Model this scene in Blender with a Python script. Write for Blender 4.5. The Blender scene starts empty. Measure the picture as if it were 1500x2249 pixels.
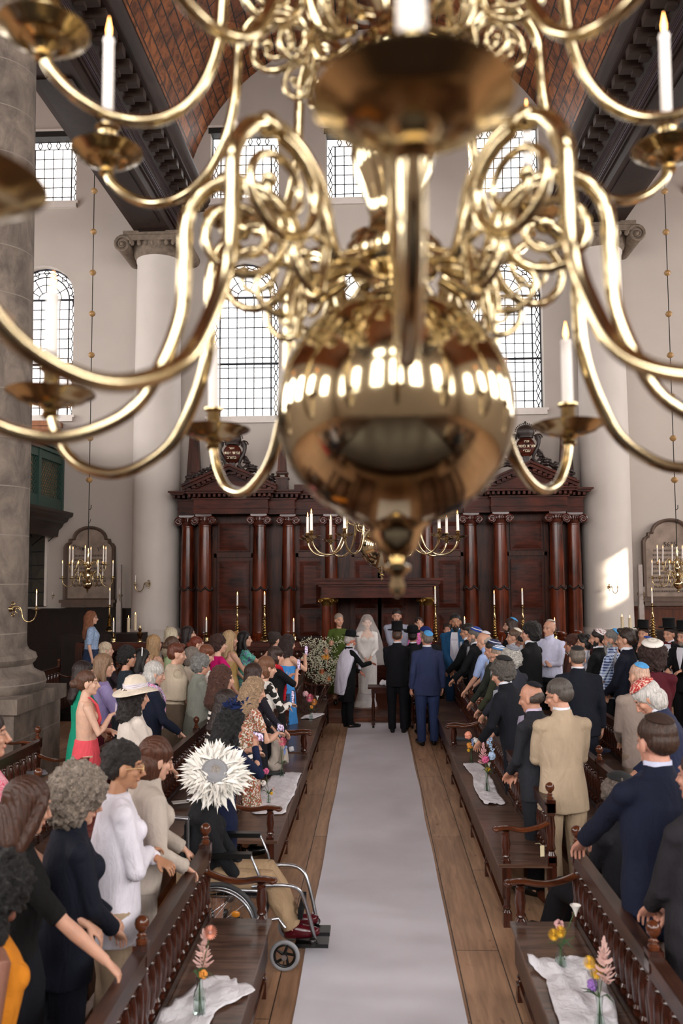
import bpy, math, random
import numpy as np
from mathutils import Vector, Matrix, noise
from math import sin, cos, pi, radians as R
random.seed(7)
S = bpy.context.scene
COL = S.collection
# ------------------------------------------------------------------ camera
F_PX, CX, CY = 1900.0, 750.0, 1124.5
CAM = Vector((0, 0, 2.55))
CR = (Matrix.Rotation(R(2.26), 3, 'Z') @ Matrix.Rotation(R(90 + 4.33), 3, 'X') @ Matrix.Rotation(R(-0.3), 3, 'Z'))
cd = bpy.data.cameras.new('camera'); cam = bpy.data.objects.new('camera', cd); COL.objects.link(cam)
cam.matrix_world = Matrix.Translation(CAM) @ CR.to_4x4()
cd.sensor_fit = 'HORIZONTAL'; cd.sensor_width = 24.0; cd.lens = F_PX / 1500 * 24
cd.clip_start = 0.05; cd.clip_end = 200
cd.dof.use_dof = True; cd.dof.focus_distance = 11.0; cd.dof.aperture_fstop = 2.6
S.camera = cam
# ------------------------------------------------------------------ world, sun, exposure
S.view_settings.view_transform = 'Standard'; S.view_settings.look = 'None'
S.view_settings.exposure = 0.18; S.view_settings.gamma = 1.0; S.view_settings.use_curve_mapping = False
W = bpy.data.worlds.new('overcast_sky'); S.world = W; W.use_nodes = True
bg = W.node_tree.nodes['Background']; bg.inputs[0].default_value = (0.86, 0.93, 1.0, 1); bg.inputs[1].default_value = 1.0
WINDOW_GLOW = 3.0
SIDE_GLOW = 17.0
SUN_DIR = Vector((-8.72, 10.6, -4.95)).normalized()
sl = bpy.data.lights.new('sun', 'SUN'); sl.energy = 16.0; sl.angle = R(0.53); sl.color = (1.0, 0.86, 0.68)
so = bpy.data.objects.new('sun', sl); COL.objects.link(so); so.rotation_euler = SUN_DIR.to_track_quat('-Z', 'Y').to_euler(); so.location = (30, -10, 30)

def ray(px, py):
    return CR @ Vector(((px - CX) / F_PX, -(py - CY) / F_PX, -1.0))
def at(px, py, Y):                       # measured picture point -> place at depth Y
    d = ray(px, py); return CAM + d * (Y / d.y)
def atz(px, py, z):
    d = ray(px, py); return CAM + d * ((z - CAM.z) / d.z)

# ------------------------------------------------------------------ materials
def srgb(h):
    if isinstance(h, str):
        h = h.lstrip('#'); c = [int(h[i:i + 2], 16) / 255 for i in (0, 2, 4)]
    else: c = list(h)
    return tuple((x / 12.92 if x <= .04045 else ((x + .055) / 1.055) ** 2.4) for x in c) + (1,)
_M = {}
def newmat(name):
    m = bpy.data.materials.new(name); m.use_nodes = True
    n = m.node_tree; return m, n, n.nodes['Principled BSDF']
def mapping(n, scale, coord='Object', rot=(0, 0, 0)):
    tc = n.nodes.new('ShaderNodeTexCoord'); mp = n.nodes.new('ShaderNodeMapping')
    mp.inputs['Scale'].default_value = scale; mp.inputs['Rotation'].default_value = rot
    n.links.new(tc.outputs[coord], mp.inputs[0]); return mp.outputs[0]
def noise_n(n, vec, scale=5, detail=3, rough=.55, dist=0):
    t = n.nodes.new('ShaderNodeTexNoise'); t.inputs['Scale'].default_value = scale; t.inputs['Detail'].default_value = detail
    t.inputs['Roughness'].default_value = rough; t.inputs['Distortion'].default_value = dist
    n.links.new(vec, t.inputs['Vector']); return t.outputs['Fac']
def ramp(n, fac, stops, interp='LINEAR'):
    r = n.nodes.new('ShaderNodeValToRGB'); e = r.color_ramp.elements; r.color_ramp.interpolation = interp
    while len(e) < len(stops): e.new(.5)
    for i, (p, c) in enumerate(stops):
        e[i].position = p; e[i].color = c if len(c) == 4 else (*c, 1)
    n.links.new(fac, r.inputs[0]); return r.outputs[0]
def bump(n, fac, bs, strength=.3, dist=.01):
    b = n.nodes.new('ShaderNodeBump'); b.inputs['Strength'].default_value = strength; b.inputs['Distance'].default_value = dist
    n.links.new(fac, b.inputs['Height']); n.links.new(b.outputs[0], bs.inputs['Normal'])
def mul(c, k): return (c[0] * k, c[1] * k, c[2] * k, 1)
def plain(col, rough=.6, metal=0, var=.12, sc=8, bs=0, bd=.005, spec=None, name=None, sheen=0):
    key = ('plain', str(col), rough, metal, var, sc, bs)
    if key in _M: return _M[key]
    m, n, b = newmat(name or 'paint'); c = srgb(col)
    b.inputs['Roughness'].default_value = rough; b.inputs['Metallic'].default_value = metal
    if spec is not None: b.inputs['Specular IOR Level'].default_value = spec
    v = mapping(n, (1, 1, 1)); f = noise_n(n, v, sc, 4)
    n.links.new(ramp(n, f, [(.3, mul(c, 1 - var)), (.7, mul(c, 1 + var))]), b.inputs['Base Color'])
    if bs: bump(n, noise_n(n, v, sc * 6, 5), b, bs, bd)
    _M[key] = m; return m
def cloth(col, rough=.85, kind='weave'):
    key = ('cloth', str(col), rough, kind)
    if key in _M: return _M[key]
    m, n, b = newmat('cloth'); c = srgb(col); b.inputs['Roughness'].default_value = rough
    b.inputs['Specular IOR Level'].default_value = .25 if rough > .6 else .5
    v = mapping(n, (1, 1, .45)); f = noise_n(n, v, 7, 5, .6, .6)
    n.links.new(ramp(n, f, [(.3, mul(c, .82)), (.7, mul(c, 1.12))]), b.inputs['Base Color'])
    bump(n, noise_n(n, v, 11, 4, .55, 1.2), b, .55, .03)
    _M[key] = m; return m
def hairm(col):
    key = ('hair', str(col))
    if key in _M: return _M[key]
    m, n, b = newmat('hair'); c = srgb(col); b.inputs['Roughness'].default_value = .42
    b.inputs['Specular IOR Level'].default_value = .35
    v = mapping(n, (60, 60, 5)); f = noise_n(n, v, 1.6, 4, .6, .4)
    n.links.new(ramp(n, f, [(.3, mul(c, .55)), (.72, mul(c, 1.45))]), b.inputs['Base Color'])
    bump(n, f, b, .7, .012); _M[key] = m; return m
def curlm(col):
    key = ('curl', str(col))
    if key in _M: return _M[key]
    m, n, b = newmat('curly_hair'); c = srgb(col); b.inputs['Roughness'].default_value = .5
    v = mapping(n, (1, 1, 1)); f = noise_n(n, v, 55, 4, .6, 1.6)
    n.links.new(ramp(n, f, [(.35, mul(c, .4)), (.65, mul(c, 1.5))]), b.inputs['Base Color'])
    bump(n, f, b, .9, .02); _M[key] = m; return m
def skinm(tone, lip=None):
    key = ('skin', tone)
    if key in _M: return _M[key]
    m, n, b = newmat('skin'); c = srgb(tone); b.inputs['Roughness'].default_value = .5
    b.inputs['Subsurface Weight'].default_value = .08; b.inputs['Subsurface Radius'].default_value = (.01, .004, .002)
    v = mapping(n, (1, 1, 1)); f = noise_n(n, v, 16, 3)
    base = ramp(n, f, [(.3, mul(c, .88)), (.7, (min(1, c[0] * 1.08), c[1] * 1.02, c[2] * 1.0, 1))])
    a = n.nodes.new('ShaderNodeVertexColor'); a.layer_name = 'mark'
    sp = n.nodes.new('ShaderNodeSeparateColor'); n.links.new(a.outputs[0], sp.inputs[0])
    cur = base
    for i, cc in enumerate(((.02, .015, .012, 1), (c[0] * .72, c[1] * .38, c[2] * .36, 1), (.75, .72, .7, 1))):
        mx = n.nodes.new('ShaderNodeMix'); mx.data_type = 'RGBA'
        n.links.new(sp.outputs[i], mx.inputs[0]); n.links.new(cur, mx.inputs[6]); mx.inputs[7].default_value = cc; cur = mx.outputs[2]
    n.links.new(cur, b.inputs['Base Color']); _M[key] = m; return m
def wood(name, c1, c2, rough=.3, axis=2, sc=3, coat=0, coord='Object', ratio=10, spec=.32):
    key = ('wood', name)
    if key in _M: return _M[key]
    m, n, b = newmat(name); s = [sc * ratio] * 3; s[axis] = sc
    v = mapping(n, s, coord); f = noise_n(n, v, 1.0, 6, .62, .5)
    v2 = mapping(n, (1, 1, 1), coord); f2 = noise_n(n, v2, 1.7, 2)
    ma = n.nodes.new('ShaderNodeMath'); ma.operation = 'ADD'; ma.use_clamp = True
    n.links.new(f, ma.inputs[0]); s2 = n.nodes.new('ShaderNodeMath'); s2.operation = 'MULTIPLY_ADD'
    n.links.new(f2, s2.inputs[0]); s2.inputs[1].default_value = .6; s2.inputs[2].default_value = -.3; n.links.new(s2.outputs[0], ma.inputs[1])
    n.links.new(ramp(n, ma.outputs[0], [(.28, srgb(c1)), (.75, srgb(c2))]), b.inputs['Base Color'])
    b.inputs['Specular IOR Level'].default_value = spec
    b.inputs['Roughness'].default_value = rough; b.inputs['Coat Weight'].default_value = coat; b.inputs['Coat Roughness'].default_value = .12
    bump(n, f, b, .12, .004); _M[key] = m; return m
def brassm(name, col, rough, bs=.05):
    m, n, b = newmat(name); b.inputs['Metallic'].default_value = 1
    v = mapping(n, (1, 1, 1)); f = noise_n(n, v, 9, 4)
    c = srgb(col); n.links.new(ramp(n, f, [(.3, mul(c, .82)), (.7, c)]), b.inputs['Base Color'])
    rr = ramp(n, f, [(.3, (rough * 1.5,) * 3 + (1,)), (.7, (rough,) * 3 + (1,))]); n.links.new(rr, b.inputs['Roughness'])
    bump(n, noise_n(n, v, 6, 2), b, bs, .004); return m
def emis(name, col, strength, sample=True):
    m, n, b = newmat(name); b.inputs['Base Color'].default_value = (0, 0, 0, 1); b.inputs['Specular IOR Level'].default_value = 0
    b.inputs['Emission Color'].default_value = col; b.inputs['Emission Strength'].default_value = strength
    if not sample: m.cycles.emission_sampling = 'NONE'
    return m
def glassm():
    m, n, b = newmat('clear_glass'); b.inputs['Base Color'].default_value = (.86, .93, .9, 1); b.inputs['Roughness'].default_value = .03
    b.inputs['IOR'].default_value = 1.2; b.inputs['Transmission Weight'].default_value = 1
    return m

MAHOG = wood('mahogany', '#1b0b07', '#52291b', .36, 2, 2.2, 0, spec=.18)
MAHOG_H = wood('mahogany_crosswise', '#1b0b07', '#5a2719', .4, 0, 2.2, .0, spec=.15)
JAC = wood('jacaranda_column', '#240c06', '#6f2f18', .2, 2, 1.3, .08, ratio=14)
CARVE = plain('#22130e', .4, var=.35, sc=30, bs=.4, name='dark_carved_wood')
PEW = wood('pew_oak', '#130a07', '#3a2117', .26, 1, 2.5, .2)
PEWV = wood('turned_oak', '#1a0c08', '#55291a', .2, 2, 3, .6)
SEAT = wood('worn_seat_board', '#2a1810', '#765848', .3, 0, 3, .1, spec=.5)
APRON = wood('bench_apron', '#1d0f0a', '#4b2e22', .34, 1, 3, .08)
ARMW = wood('arm_rest_wood', '#2c130b', '#69381f', .2, 0, 4, .4)
BEAMW = wood('beam_wood', '#1b110d', '#382620', .5, 1, .7, 0, spec=.22)
DARKW = wood('wainscot_oak', '#0b0605', '#25130d', .42, 2, 1.5, 0, spec=.2)
WARMW = wood('warm_oak', '#6b3d20', '#9c5f36', .4, 2, 2.5)
BRASS = brassm('polished_brass', '#c6b592', .075)
BRASS2 = brassm('cast_brass', '#bda77c', .14, .12)
GILT = brassm('gilt', '#b08a4c', .3)
IRON = plain('#15120f', .5, .6, name='black_iron')
CHROME = brassm('brushed_steel', '#b9bcc2', .25)
LEAD = plain('#23242c', .6, name='window_lead')
WAX = plain('#e9e2dc', .4, var=.04, name='white_wax')
WAXC = plain('#d9c6a4', .4, var=.05, name='cream_wax')
STONE = None
PLASTER = plain('#b6aca4', .9, var=.035, sc=1.2, bs=.12, bd=.004, name='plaster')
WHITEP = plain('#c4bbb4', .8, var=.03, sc=2, bs=.08, name='limewashed_column')
TRIMW = plain('#d6cdc6', .6, var=.03, name='painted_trim')
GREEN = plain('#24413a', .45, var=.1, name='green_paint')
LATT = plain('#2f4a42', .5, name='green_lattice')
FLAME = emis('candle_flame', (1, .42, .12, 1), 9, False)
FLAMEC = emis('flame_core', (1, .85, .6, 1), 14, False)
PANE = emis('daylit_glass', (1.0, .98, .96, 1), WINDOW_GLOW)
PANEW = emis('daylit_glass_warm', (1, .93, .89, 1), WINDOW_GLOW)
PANES = emis('daylit_side_glass', (1.0, .975, .95, 1), SIDE_GLOW)
GLASS = glassm()
BLACK = plain('#060606', .35, name='black_gloss'); BLACKM = cloth('#0a0a0c')
LINEN = cloth('#e6e4ea', .9); STEM = plain('#3e5a2c', .6, name='green_stem')
SHOE = plain('#0d0b0b', .25, name='black_leather'); 
def stonem():
    m, n, b = newmat('bentheim_sandstone'); b.inputs['Roughness'].default_value = .85
    v = mapping(n, (1, 1, .6)); f = noise_n(n, v, 3.2, 7, .65, .5)
    col = ramp(n, f, [(.26, srgb('#3f3733')), (.5, srgb('#6b6057')), (.74, srgb('#8b7d71'))])
    # drum joints: thin lines every 0.62 m in height
    tc = n.nodes.new('ShaderNodeTexCoord'); sx = n.nodes.new('ShaderNodeSeparateXYZ'); n.links.new(tc.outputs['Object'], sx.inputs[0])
    a = n.nodes.new('ShaderNodeMath'); a.operation = 'MULTIPLY'; n.links.new(sx.outputs[2], a.inputs[0]); a.inputs[1].default_value = 1 / .62
    fr = n.nodes.new('ShaderNodeMath'); fr.operation = 'FRACT'; n.links.new(a.outputs[0], fr.inputs[0])
    lt = n.nodes.new('ShaderNodeMath'); lt.operation = 'LESS_THAN'; n.links.new(fr.outputs[0], lt.inputs[0]); lt.inputs[1].default_value = .022
    mx = n.nodes.new('ShaderNodeMix'); mx.data_type = 'RGBA'; n.links.new(lt.outputs[0], mx.inputs[0]); n.links.new(col, mx.inputs[6]); mx.inputs[7].default_value = srgb('#7f756c')
    n.links.new(mx.outputs[2], b.inputs['Base Color']); bump(n, noise_n(n, v, 20, 6), b, .35, .01); return m
STONE = stonem()
TABLET = plain('#8a7a6e', .8, var=.25, sc=5, bs=.3, name='weathered_tablet'); TABFR = plain('#5d4c42', .7, var=.2, sc=6, bs=.2, name='tablet_frame')
def plankfloor():
    m, n, b = newmat('pine_boards'); tc = n.nodes.new('ShaderNodeTexCoord'); mp = n.nodes.new('ShaderNodeMapping')
    mp.inputs['Rotation'].default_value = (0, 0, R(90)); mp.inputs['Location'].default_value = (.0, .055, 0); n.links.new(tc.outputs['Object'], mp.inputs[0])
    br = n.nodes.new('ShaderNodeTexBrick'); br.inputs['Scale'].default_value = 1; br.inputs['Brick Width'].default_value = 2.6; br.inputs['Row Height'].default_value = .29
    br.inputs['Mortar Size'].default_value = .004; br.inputs['Mortar Smooth'].default_value = .2; br.offset = .37
    br.inputs['Color1'].default_value = srgb('#bd9879'); br.inputs['Color2'].default_value = srgb('#a57f62'); br.inputs['Mortar'].default_value = srgb('#281a12')
    n.links.new(mp.outputs[0], br.inputs['Vector'])
    v = mapping(n, (14, 1.1, 1)); f = noise_n(n, v, 1.6, 6, .6, .7); g = ramp(n, f, [(.3, (.62, .6, .58, 1)), (.7, (1.12, 1.1, 1.08, 1))])
    v3 = mapping(n, (5, 2.4, 1)); k = noise_n(n, v3, 2.2, 2); kn = ramp(n, k, [(.66, (1, 1, 1, 1)), (.74, (.35, .28, .22, 1))])
    m1 = n.nodes.new('ShaderNodeMix'); m1.data_type = 'RGBA'; m1.blend_type = 'MULTIPLY'; m1.inputs[0].default_value = 1
    n.links.new(br.outputs['Color'], m1.inputs[6]); n.links.new(g, m1.inputs[7])
    m2 = n.nodes.new('ShaderNodeMix'); m2.data_type = 'RGBA'; m2.blend_type = 'MULTIPLY'; m2.inputs[0].default_value = .7
    n.links.new(m1.outputs[2], m2.inputs[6]); n.links.new(kn, m2.inputs[7]); n.links.new(m2.outputs[2], b.inputs['Base Color'])
    b.inputs['Roughness'].default_value = .55; bump(n, br.outputs['Fac'], b, -.4, .004); return m
def vaultm():
    m, n, b = newmat('vault_boards'); v = mapping(n, (1, 1, 1), 'UV')
    br = n.nodes.new('ShaderNodeTexBrick'); br.inputs['Scale'].default_value = 1; br.inputs['Brick Width'].default_value = .95; br.inputs['Row Height'].default_value = .27
    br.inputs['Mortar Size'].default_value = .018; br.inputs['Color1'].default_value = srgb('#a2602f'); br.inputs['Color2'].default_value = srgb('#7c4523'); br.inputs['Mortar'].default_value = srgb('#170c08')
    n.links.new(v, br.inputs['Vector']); f = noise_n(n, v, 3.5, 5, .65, 1); g = ramp(n, f, [(.38, (.25, .22, .2, 1)), (.58, (1.1, 1.05, 1, 1))])
    m1 = n.nodes.new('ShaderNodeMix'); m1.data_type = 'RGBA'; m1.blend_type = 'MULTIPLY'; m1.inputs[0].default_value = .9
    n.links.new(br.outputs['Color'], m1.inputs[6]); n.links.new(g, m1.inputs[7]); n.links.new(m1.outputs[2], b.inputs['Base Color'])
    b.inputs['Roughness'].default_value = .5; return m
def leadedm():
    m, n, b = newmat('dark_leaded_glass'); v = mapping(n, (1, 1, 1)); vo = n.nodes.new('ShaderNodeTexVoronoi'); vo.inputs['Scale'].default_value = 2.4; n.links.new(v, vo.inputs['Vector'])
    n.links.new(ramp(n, vo.outputs['Color'], [(.2, srgb('#14150f')), (.6, srgb('#2d2c1d')), (.95, srgb('#5a4d33'))]), b.inputs['Base Color']); b.inputs['Roughness'].default_value = .15; return m
FLOORM = plankfloor(); VAULTM = vaultm()
def pattern(kind, a, b_, c_='#ffffff', sc=10, rough=.8):
    key = ('pat', kind, a, b_, c_, sc)
    if key in _M: return _M[key]
    m, n, bs = newmat(kind + '_fabric'); bs.inputs['Roughness'].default_value = rough; v = mapping(n, (1, 1, 1))
    A, B, Cc = srgb(a), srgb(b_), srgb(c_)
    if kind == 'zebra':
        w = n.nodes.new('ShaderNodeTexWave'); w.inputs['Scale'].default_value = sc; w.inputs['Distortion'].default_value = 7; w.inputs['Detail'].default_value = 1; w.inputs['Detail Scale'].default_value = .8
        w.bands_direction = 'Z'; n.links.new(v, w.inputs['Vector']); out = ramp(n, w.outputs['Fac'], [(.48, A), (.54, B)])
    elif kind == 'speckle':
        vo = n.nodes.new('ShaderNodeTexVoronoi'); vo.inputs['Scale'].default_value = sc; n.links.new(v, vo.inputs['Vector'])
        out = ramp(n, vo.outputs['Color'], [(.0, A), (.38, B), (.62, Cc)], 'CONSTANT')
    elif kind == 'swirl':
        f = noise_n(n, v, sc, 2, .5, 4); out = ramp(n, f, [(.3, A), (.44, B), (.5, Cc), (.6, A), (.7, B)])
    elif kind == 'plaid':
        cur = None
        for ax, c0 in (('X', .5), ('Z', .5)):
            w = n.nodes.new('ShaderNodeTexWave'); w.inputs['Scale'].default_value = sc; w.bands_direction = ax; n.links.new(v, w.inputs['Vector'])
            o = ramp(n, w.outputs['Fac'], [(.35, A), (.45, B), (.8, B), (.9, Cc)])
            if cur is None: cur = o
            else:
                mx = n.nodes.new('ShaderNodeMix'); mx.data_type = 'RGBA'; mx.inputs[0].default_value = .5
                n.links.new(cur, mx.inputs[6]); n.links.new(o, mx.inputs[7]); cur = mx.outputs[2]
        out = cur
    elif kind == 'rings':      # concentric on a skullcap, pole along local z
        tc = n.nodes.new('ShaderNodeTexCoord'); sx = n.nodes.new('ShaderNodeSeparateXYZ'); n.links.new(tc.outputs['Object'], sx.inputs[0])
        cb = n.nodes.new('ShaderNodeCombineXYZ'); n.links.new(sx.outputs[0], cb.inputs[0]); n.links.new(sx.outputs[1], cb.inputs[1])
        ln = n.nodes.new('ShaderNodeVectorMath'); ln.operation = 'LENGTH'; n.links.new(cb.outputs[0], ln.inputs[0])
        mm = n.nodes.new('ShaderNodeMath'); mm.operation = 'MULTIPLY'; mm.inputs[1].default_value = 1 / .08; n.links.new(ln.outputs['Value'], mm.inputs[0])
        st = [(0, B), (.12, A), (.3, B), (.42, A), (.55, Cc), (.72, A), (.85, Cc), (.95, A)] if sc >= 10 else [(0, A), (.1, A), (.83, A), (.84, B), (.95, B), (.96, A)]
        out = ramp(n, mm.outputs[0], st, 'CONSTANT')
    n.links.new(out, bs.inputs['Base Color']); bump(n, noise_n(n, v, 14, 4), bs, .4, .02); _M[key] = m; return m

# ------------------------------------------------------------------ mesh helpers
class MB:
    def __init__(s): s.v = []; s.f = []
    def add(s, vs, fs, M=None):
        o = len(s.v)
        s.v += [tuple(M @ Vector(p)) for p in vs] if M is not None else [tuple(p) for p in vs]
        s.f += [tuple(i + o for i in f) for f in fs]; return s
    def box(s, a, b, M=None):
        x0, y0, z0 = a; x1, y1, z1 = b
        return s.add([(x0, y0, z0), (x1, y0, z0), (x1, y1, z0), (x0, y1, z0), (x0, y0, z1), (x1, y0, z1), (x1, y1, z1), (x0, y1, z1)],
                     [(0, 3, 2, 1), (4, 5, 6, 7), (0, 1, 5, 4), (1, 2, 6, 5), (2, 3, 7, 6), (3, 0, 4, 7)], M)
    def loft(s, rings, M=None, close=False):
        n = len(rings[0]); vs = [p for r in rings for p in r]; fs = []
        K = len(rings)
        for i in range(K if close else K - 1):
            j = (i + 1) % K
            for k in range(n):
                fs.append((i * n + k, i * n + (k + 1) % n, j * n + (k + 1) % n, j * n + k))
        if not close:
            fs.append(tuple(range(n - 1, -1, -1))); fs.append(tuple((K - 1) * n + k for k in range(n)))
        return s.add(vs, fs, M)
    def lathe(s, prof, c=(0, 0, 0), seg=20, M=None):
        c = Vector(c); rings = []
        for r, z in prof:
            r = max(r, .0004); rings.append([c + Vector((r * cos(2 * pi * k / seg), r * sin(2 * pi * k / seg), z)) for k in range(seg)])
        return s.loft(rings, M)
    def ell(s, c, r, seg=14, rg=9, M=None):
        if not hasattr(r, '__len__'): r = (r, r, r)
        rings = []
        for i in range(rg + 1):
            t = pi * (i / rg) ; t = max(.06, min(pi - .06, t)); q = -cos(t); w = sin(t)
            rings.append([Vector((c[0] + r[0] * w * cos(2 * pi * k / seg), c[1] + r[1] * w * sin(2 * pi * k / seg), c[2] + r[2] * q)) for k in range(seg)])
        return s.loft(rings, M)
    def tube(s, pts, rad, seg=8, M=None, flat=1.0, close=False):
        pts = [Vector(p) for p in pts]; n = len(pts)
        if not hasattr(rad, '__len__'): rad = [rad] * n
        rings = []; up = None
        for i, p in enumerate(pts):
            a = pts[(i - 1) % n] if (close or i) else p; b = pts[(i + 1) % n] if (close or i < n - 1) else p
            t = (b - a).normalized()
            if up is None:
                up = Vector((0, 0, 1)) if abs(t.z) < .9 else Vector((0, 1, 0))
            u = (up - t * up.dot(t)).normalized(); w = t.cross(u); up = u
            rings.append([p + (u * cos(2 * pi * k / seg) * flat + w * sin(2 * pi * k / seg)) * rad[i] for k in range(seg)])
        return s.loft(rings, M, close)
    def prism(s, poly, d0, d1, ax='y', M=None):       # poly in the plane across ax, extruded d0..d1
        def P(a, b, d): return {'y': (a, d, b), 'x': (d, a, b), 'z': (a, b, d)}[ax]
        n = len(poly); vs = [P(a, b, d0) for a, b in poly] + [P(a, b, d1) for a, b in poly]
        fs = [tuple(range(n)), tuple(range(2 * n - 1, n - 1, -1))] + [(i, i + n, (i + 1) % n + n, (i + 1) % n) for i in range(n)]
        return s.add(vs, fs, M)
    def quad(s, a, b, c, d): return s.add([a, b, c, d], [(0, 1, 2, 3)])
    def mesh(s, name, angle=35, fix=True):
        me = bpy.data.meshes.new(name); me.from_pydata(s.v, [], s.f); me.update()
        if fix and len(s.f) > 1:
            import bmesh
            bm = bmesh.new(); bm.from_mesh(me); bmesh.ops.recalc_face_normals(bm, faces=bm.faces[:]); bm.to_mesh(me); bm.free()
        if angle:
            me.polygons.foreach_set('use_smooth', [True] * len(me.polygons)); me.set_sharp_from_angle(angle=R(angle))
        return me
    def build(s, name, mat, parent=None, angle=35, fix=True):
        return link(name, s.mesh(name, angle, fix), mat, parent)
def link(name, me, mat=None, parent=None):
    o = bpy.data.objects.new(name, me); COL.objects.link(o)
    if mat is not None:
        if len(me.materials) == 0: me.materials.append(mat)
        elif me.materials[0] is not mat:
            o.material_slots[0].link = 'OBJECT'; o.material_slots[0].material = mat
    if parent is not None: o.parent = parent
    return o
def tag(o, label=None, cat=None, group=None, kind=None):
    if label: o['label'] = label
    if cat: o['category'] = cat
    if group: o['group'] = group
    if kind: o['kind'] = kind
    return o
def thing(name, label, cat, loc=(0, 0, 0), rz=0, group=None, sc=1):
    o = bpy.data.objects.new(name, None); COL.objects.link(o); o.empty_display_size = .1
    o.location = loc; o.rotation_euler = (0, 0, rz); o.scale = (sc,) * 3; return tag(o, label, cat, group)
def struct(name, mb, m, angle=35, fix=True, parent=None):
    o = mb.build(name, m, parent, angle, fix)
    if parent is None: o['kind'] = 'structure'
    return o
KIDS = {}
def copy_tree(o, parent=None):
    c = o.copy(); COL.objects.link(c)
    if parent is not None: c.parent = parent
    for ch in list(o.children): copy_tree(ch, c)
    return c
TMP = bpy.data.scenes.new('tmp')
def remesh(mb, voxel, smooth=2, sub=None):
    me = bpy.data.meshes.new('t'); me.from_pydata(mb.v, [], mb.f)
    import bmesh
    bm = bmesh.new(); bm.from_mesh(me); bmesh.ops.recalc_face_normals(bm, faces=bm.faces[:]); bm.to_mesh(me); bm.free()
    o = bpy.data.objects.new('t', me); TMP.collection.objects.link(o)
    r = o.modifiers.new('r', 'REMESH'); r.mode = 'VOXEL'; r.voxel_size = voxel
    if smooth:
        q = o.modifiers.new('s', 'SMOOTH'); q.factor = .5; q.iterations = smooth
    TMP.view_layers[0].update(); dg = TMP.view_layers[0].depsgraph
    out = bpy.data.meshes.new_from_object(o.evaluated_get(dg))
    bpy.data.objects.remove(o); bpy.data.meshes.remove(me)
    out.polygons.foreach_set('use_smooth', [True] * len(out.polygons)); return out
def textmesh(txt, size, extrude=.003, align='CENTER'):
    c = bpy.data.curves.new('t', 'FONT'); c.body = txt; c.size = size; c.extrude = extrude; c.align_x = align; c.align_y = 'CENTER'; c.resolution_u = 2
    o = bpy.data.objects.new('t', c); TMP.collection.objects.link(o); TMP.view_layers[0].update()
    me = bpy.data.meshes.new_from_object(o.evaluated_get(TMP.view_layers[0].depsgraph)); bpy.data.objects.remove(o); return me
# ================================================================== the room
YW = 20.3; XC = 5.1
s_w = YW / 1900.0
def wx(px): return at(px, 1100, YW).x
def wz(py, px=700): return at(px, py, YW).z
m = MB(); m.box((-14, -7, -.2), (14, 21, 0)); struct('floor', m, FLOORM, 0)
# windows of the east wall: (x0, x1, z0, z1, arched)
def arch_pts(x0, x1, zs, n=14):
    r = (x1 - x0) / 2; c = (x0 + x1) / 2
    return [(c - r * cos(pi * i / n), zs + r * sin(pi * i / n)) for i in range(n + 1)]
def wall_pieces(mb, plane, spans, u0, u1, z0, z1, th, face):
    """spans: sorted list (ua, ub, [(zb, zt, arched)...]).  plane 'y' at value face (room side), thickness th outwards"""
    def P(u, z, d):
        return (u, face + d * th, z) if plane == 'y' else (face + d * th, u, z)
    def quad(a, b, c, d_): mb.quad(a, b, c, d_)
    cur = u0
    def slab(ua, ub, za, zb):
        if ub - ua < 1e-4 or zb - za < 1e-4: return
        quad(P(ua, za, 0), P(ub, za, 0), P(ub, zb, 0), P(ua, zb, 0))
    for ua, ub, ops in spans:
        slab(cur, ua, z0, z1); zc = z0
        for zb, zt, ar in ops:
            slab(ua, ub, zc, zb)
            if ar:
                zs = zt - (ub - ua) / 2; pts = arch_pts(ua, ub, zs)
                ztop = zt + .3
                for (p, q), (p2, q2) in zip(pts[:-1], pts[1:]):
                    quad(P(p, q, 0), P(p2, q2, 0), P(p2, ztop, 0), P(p, ztop, 0)); quad(P(p, q, 0), P(p2, q2, 0), P(p2, q2, 1), P(p, q, 1))
                zc = ztop; zr = zs
            else:
                quad(P(ua, zt, 0), P(ub, zt, 0), P(ub, zt, 1), P(ua, zt, 1)); zc = zt; zr = zt
            quad(P(ua, zb, 0), P(ub, zb, 0), P(ub, zb, 1), P(ua, zb, 1))
            for u in (ua, ub): quad(P(u, zb, 0), P(u, zr, 0), P(u, zr, 1), P(u, zb, 1))
        slab(ua, ub, zc, z1); cur = ub
    slab(cur, u1, z0, z1)
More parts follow.
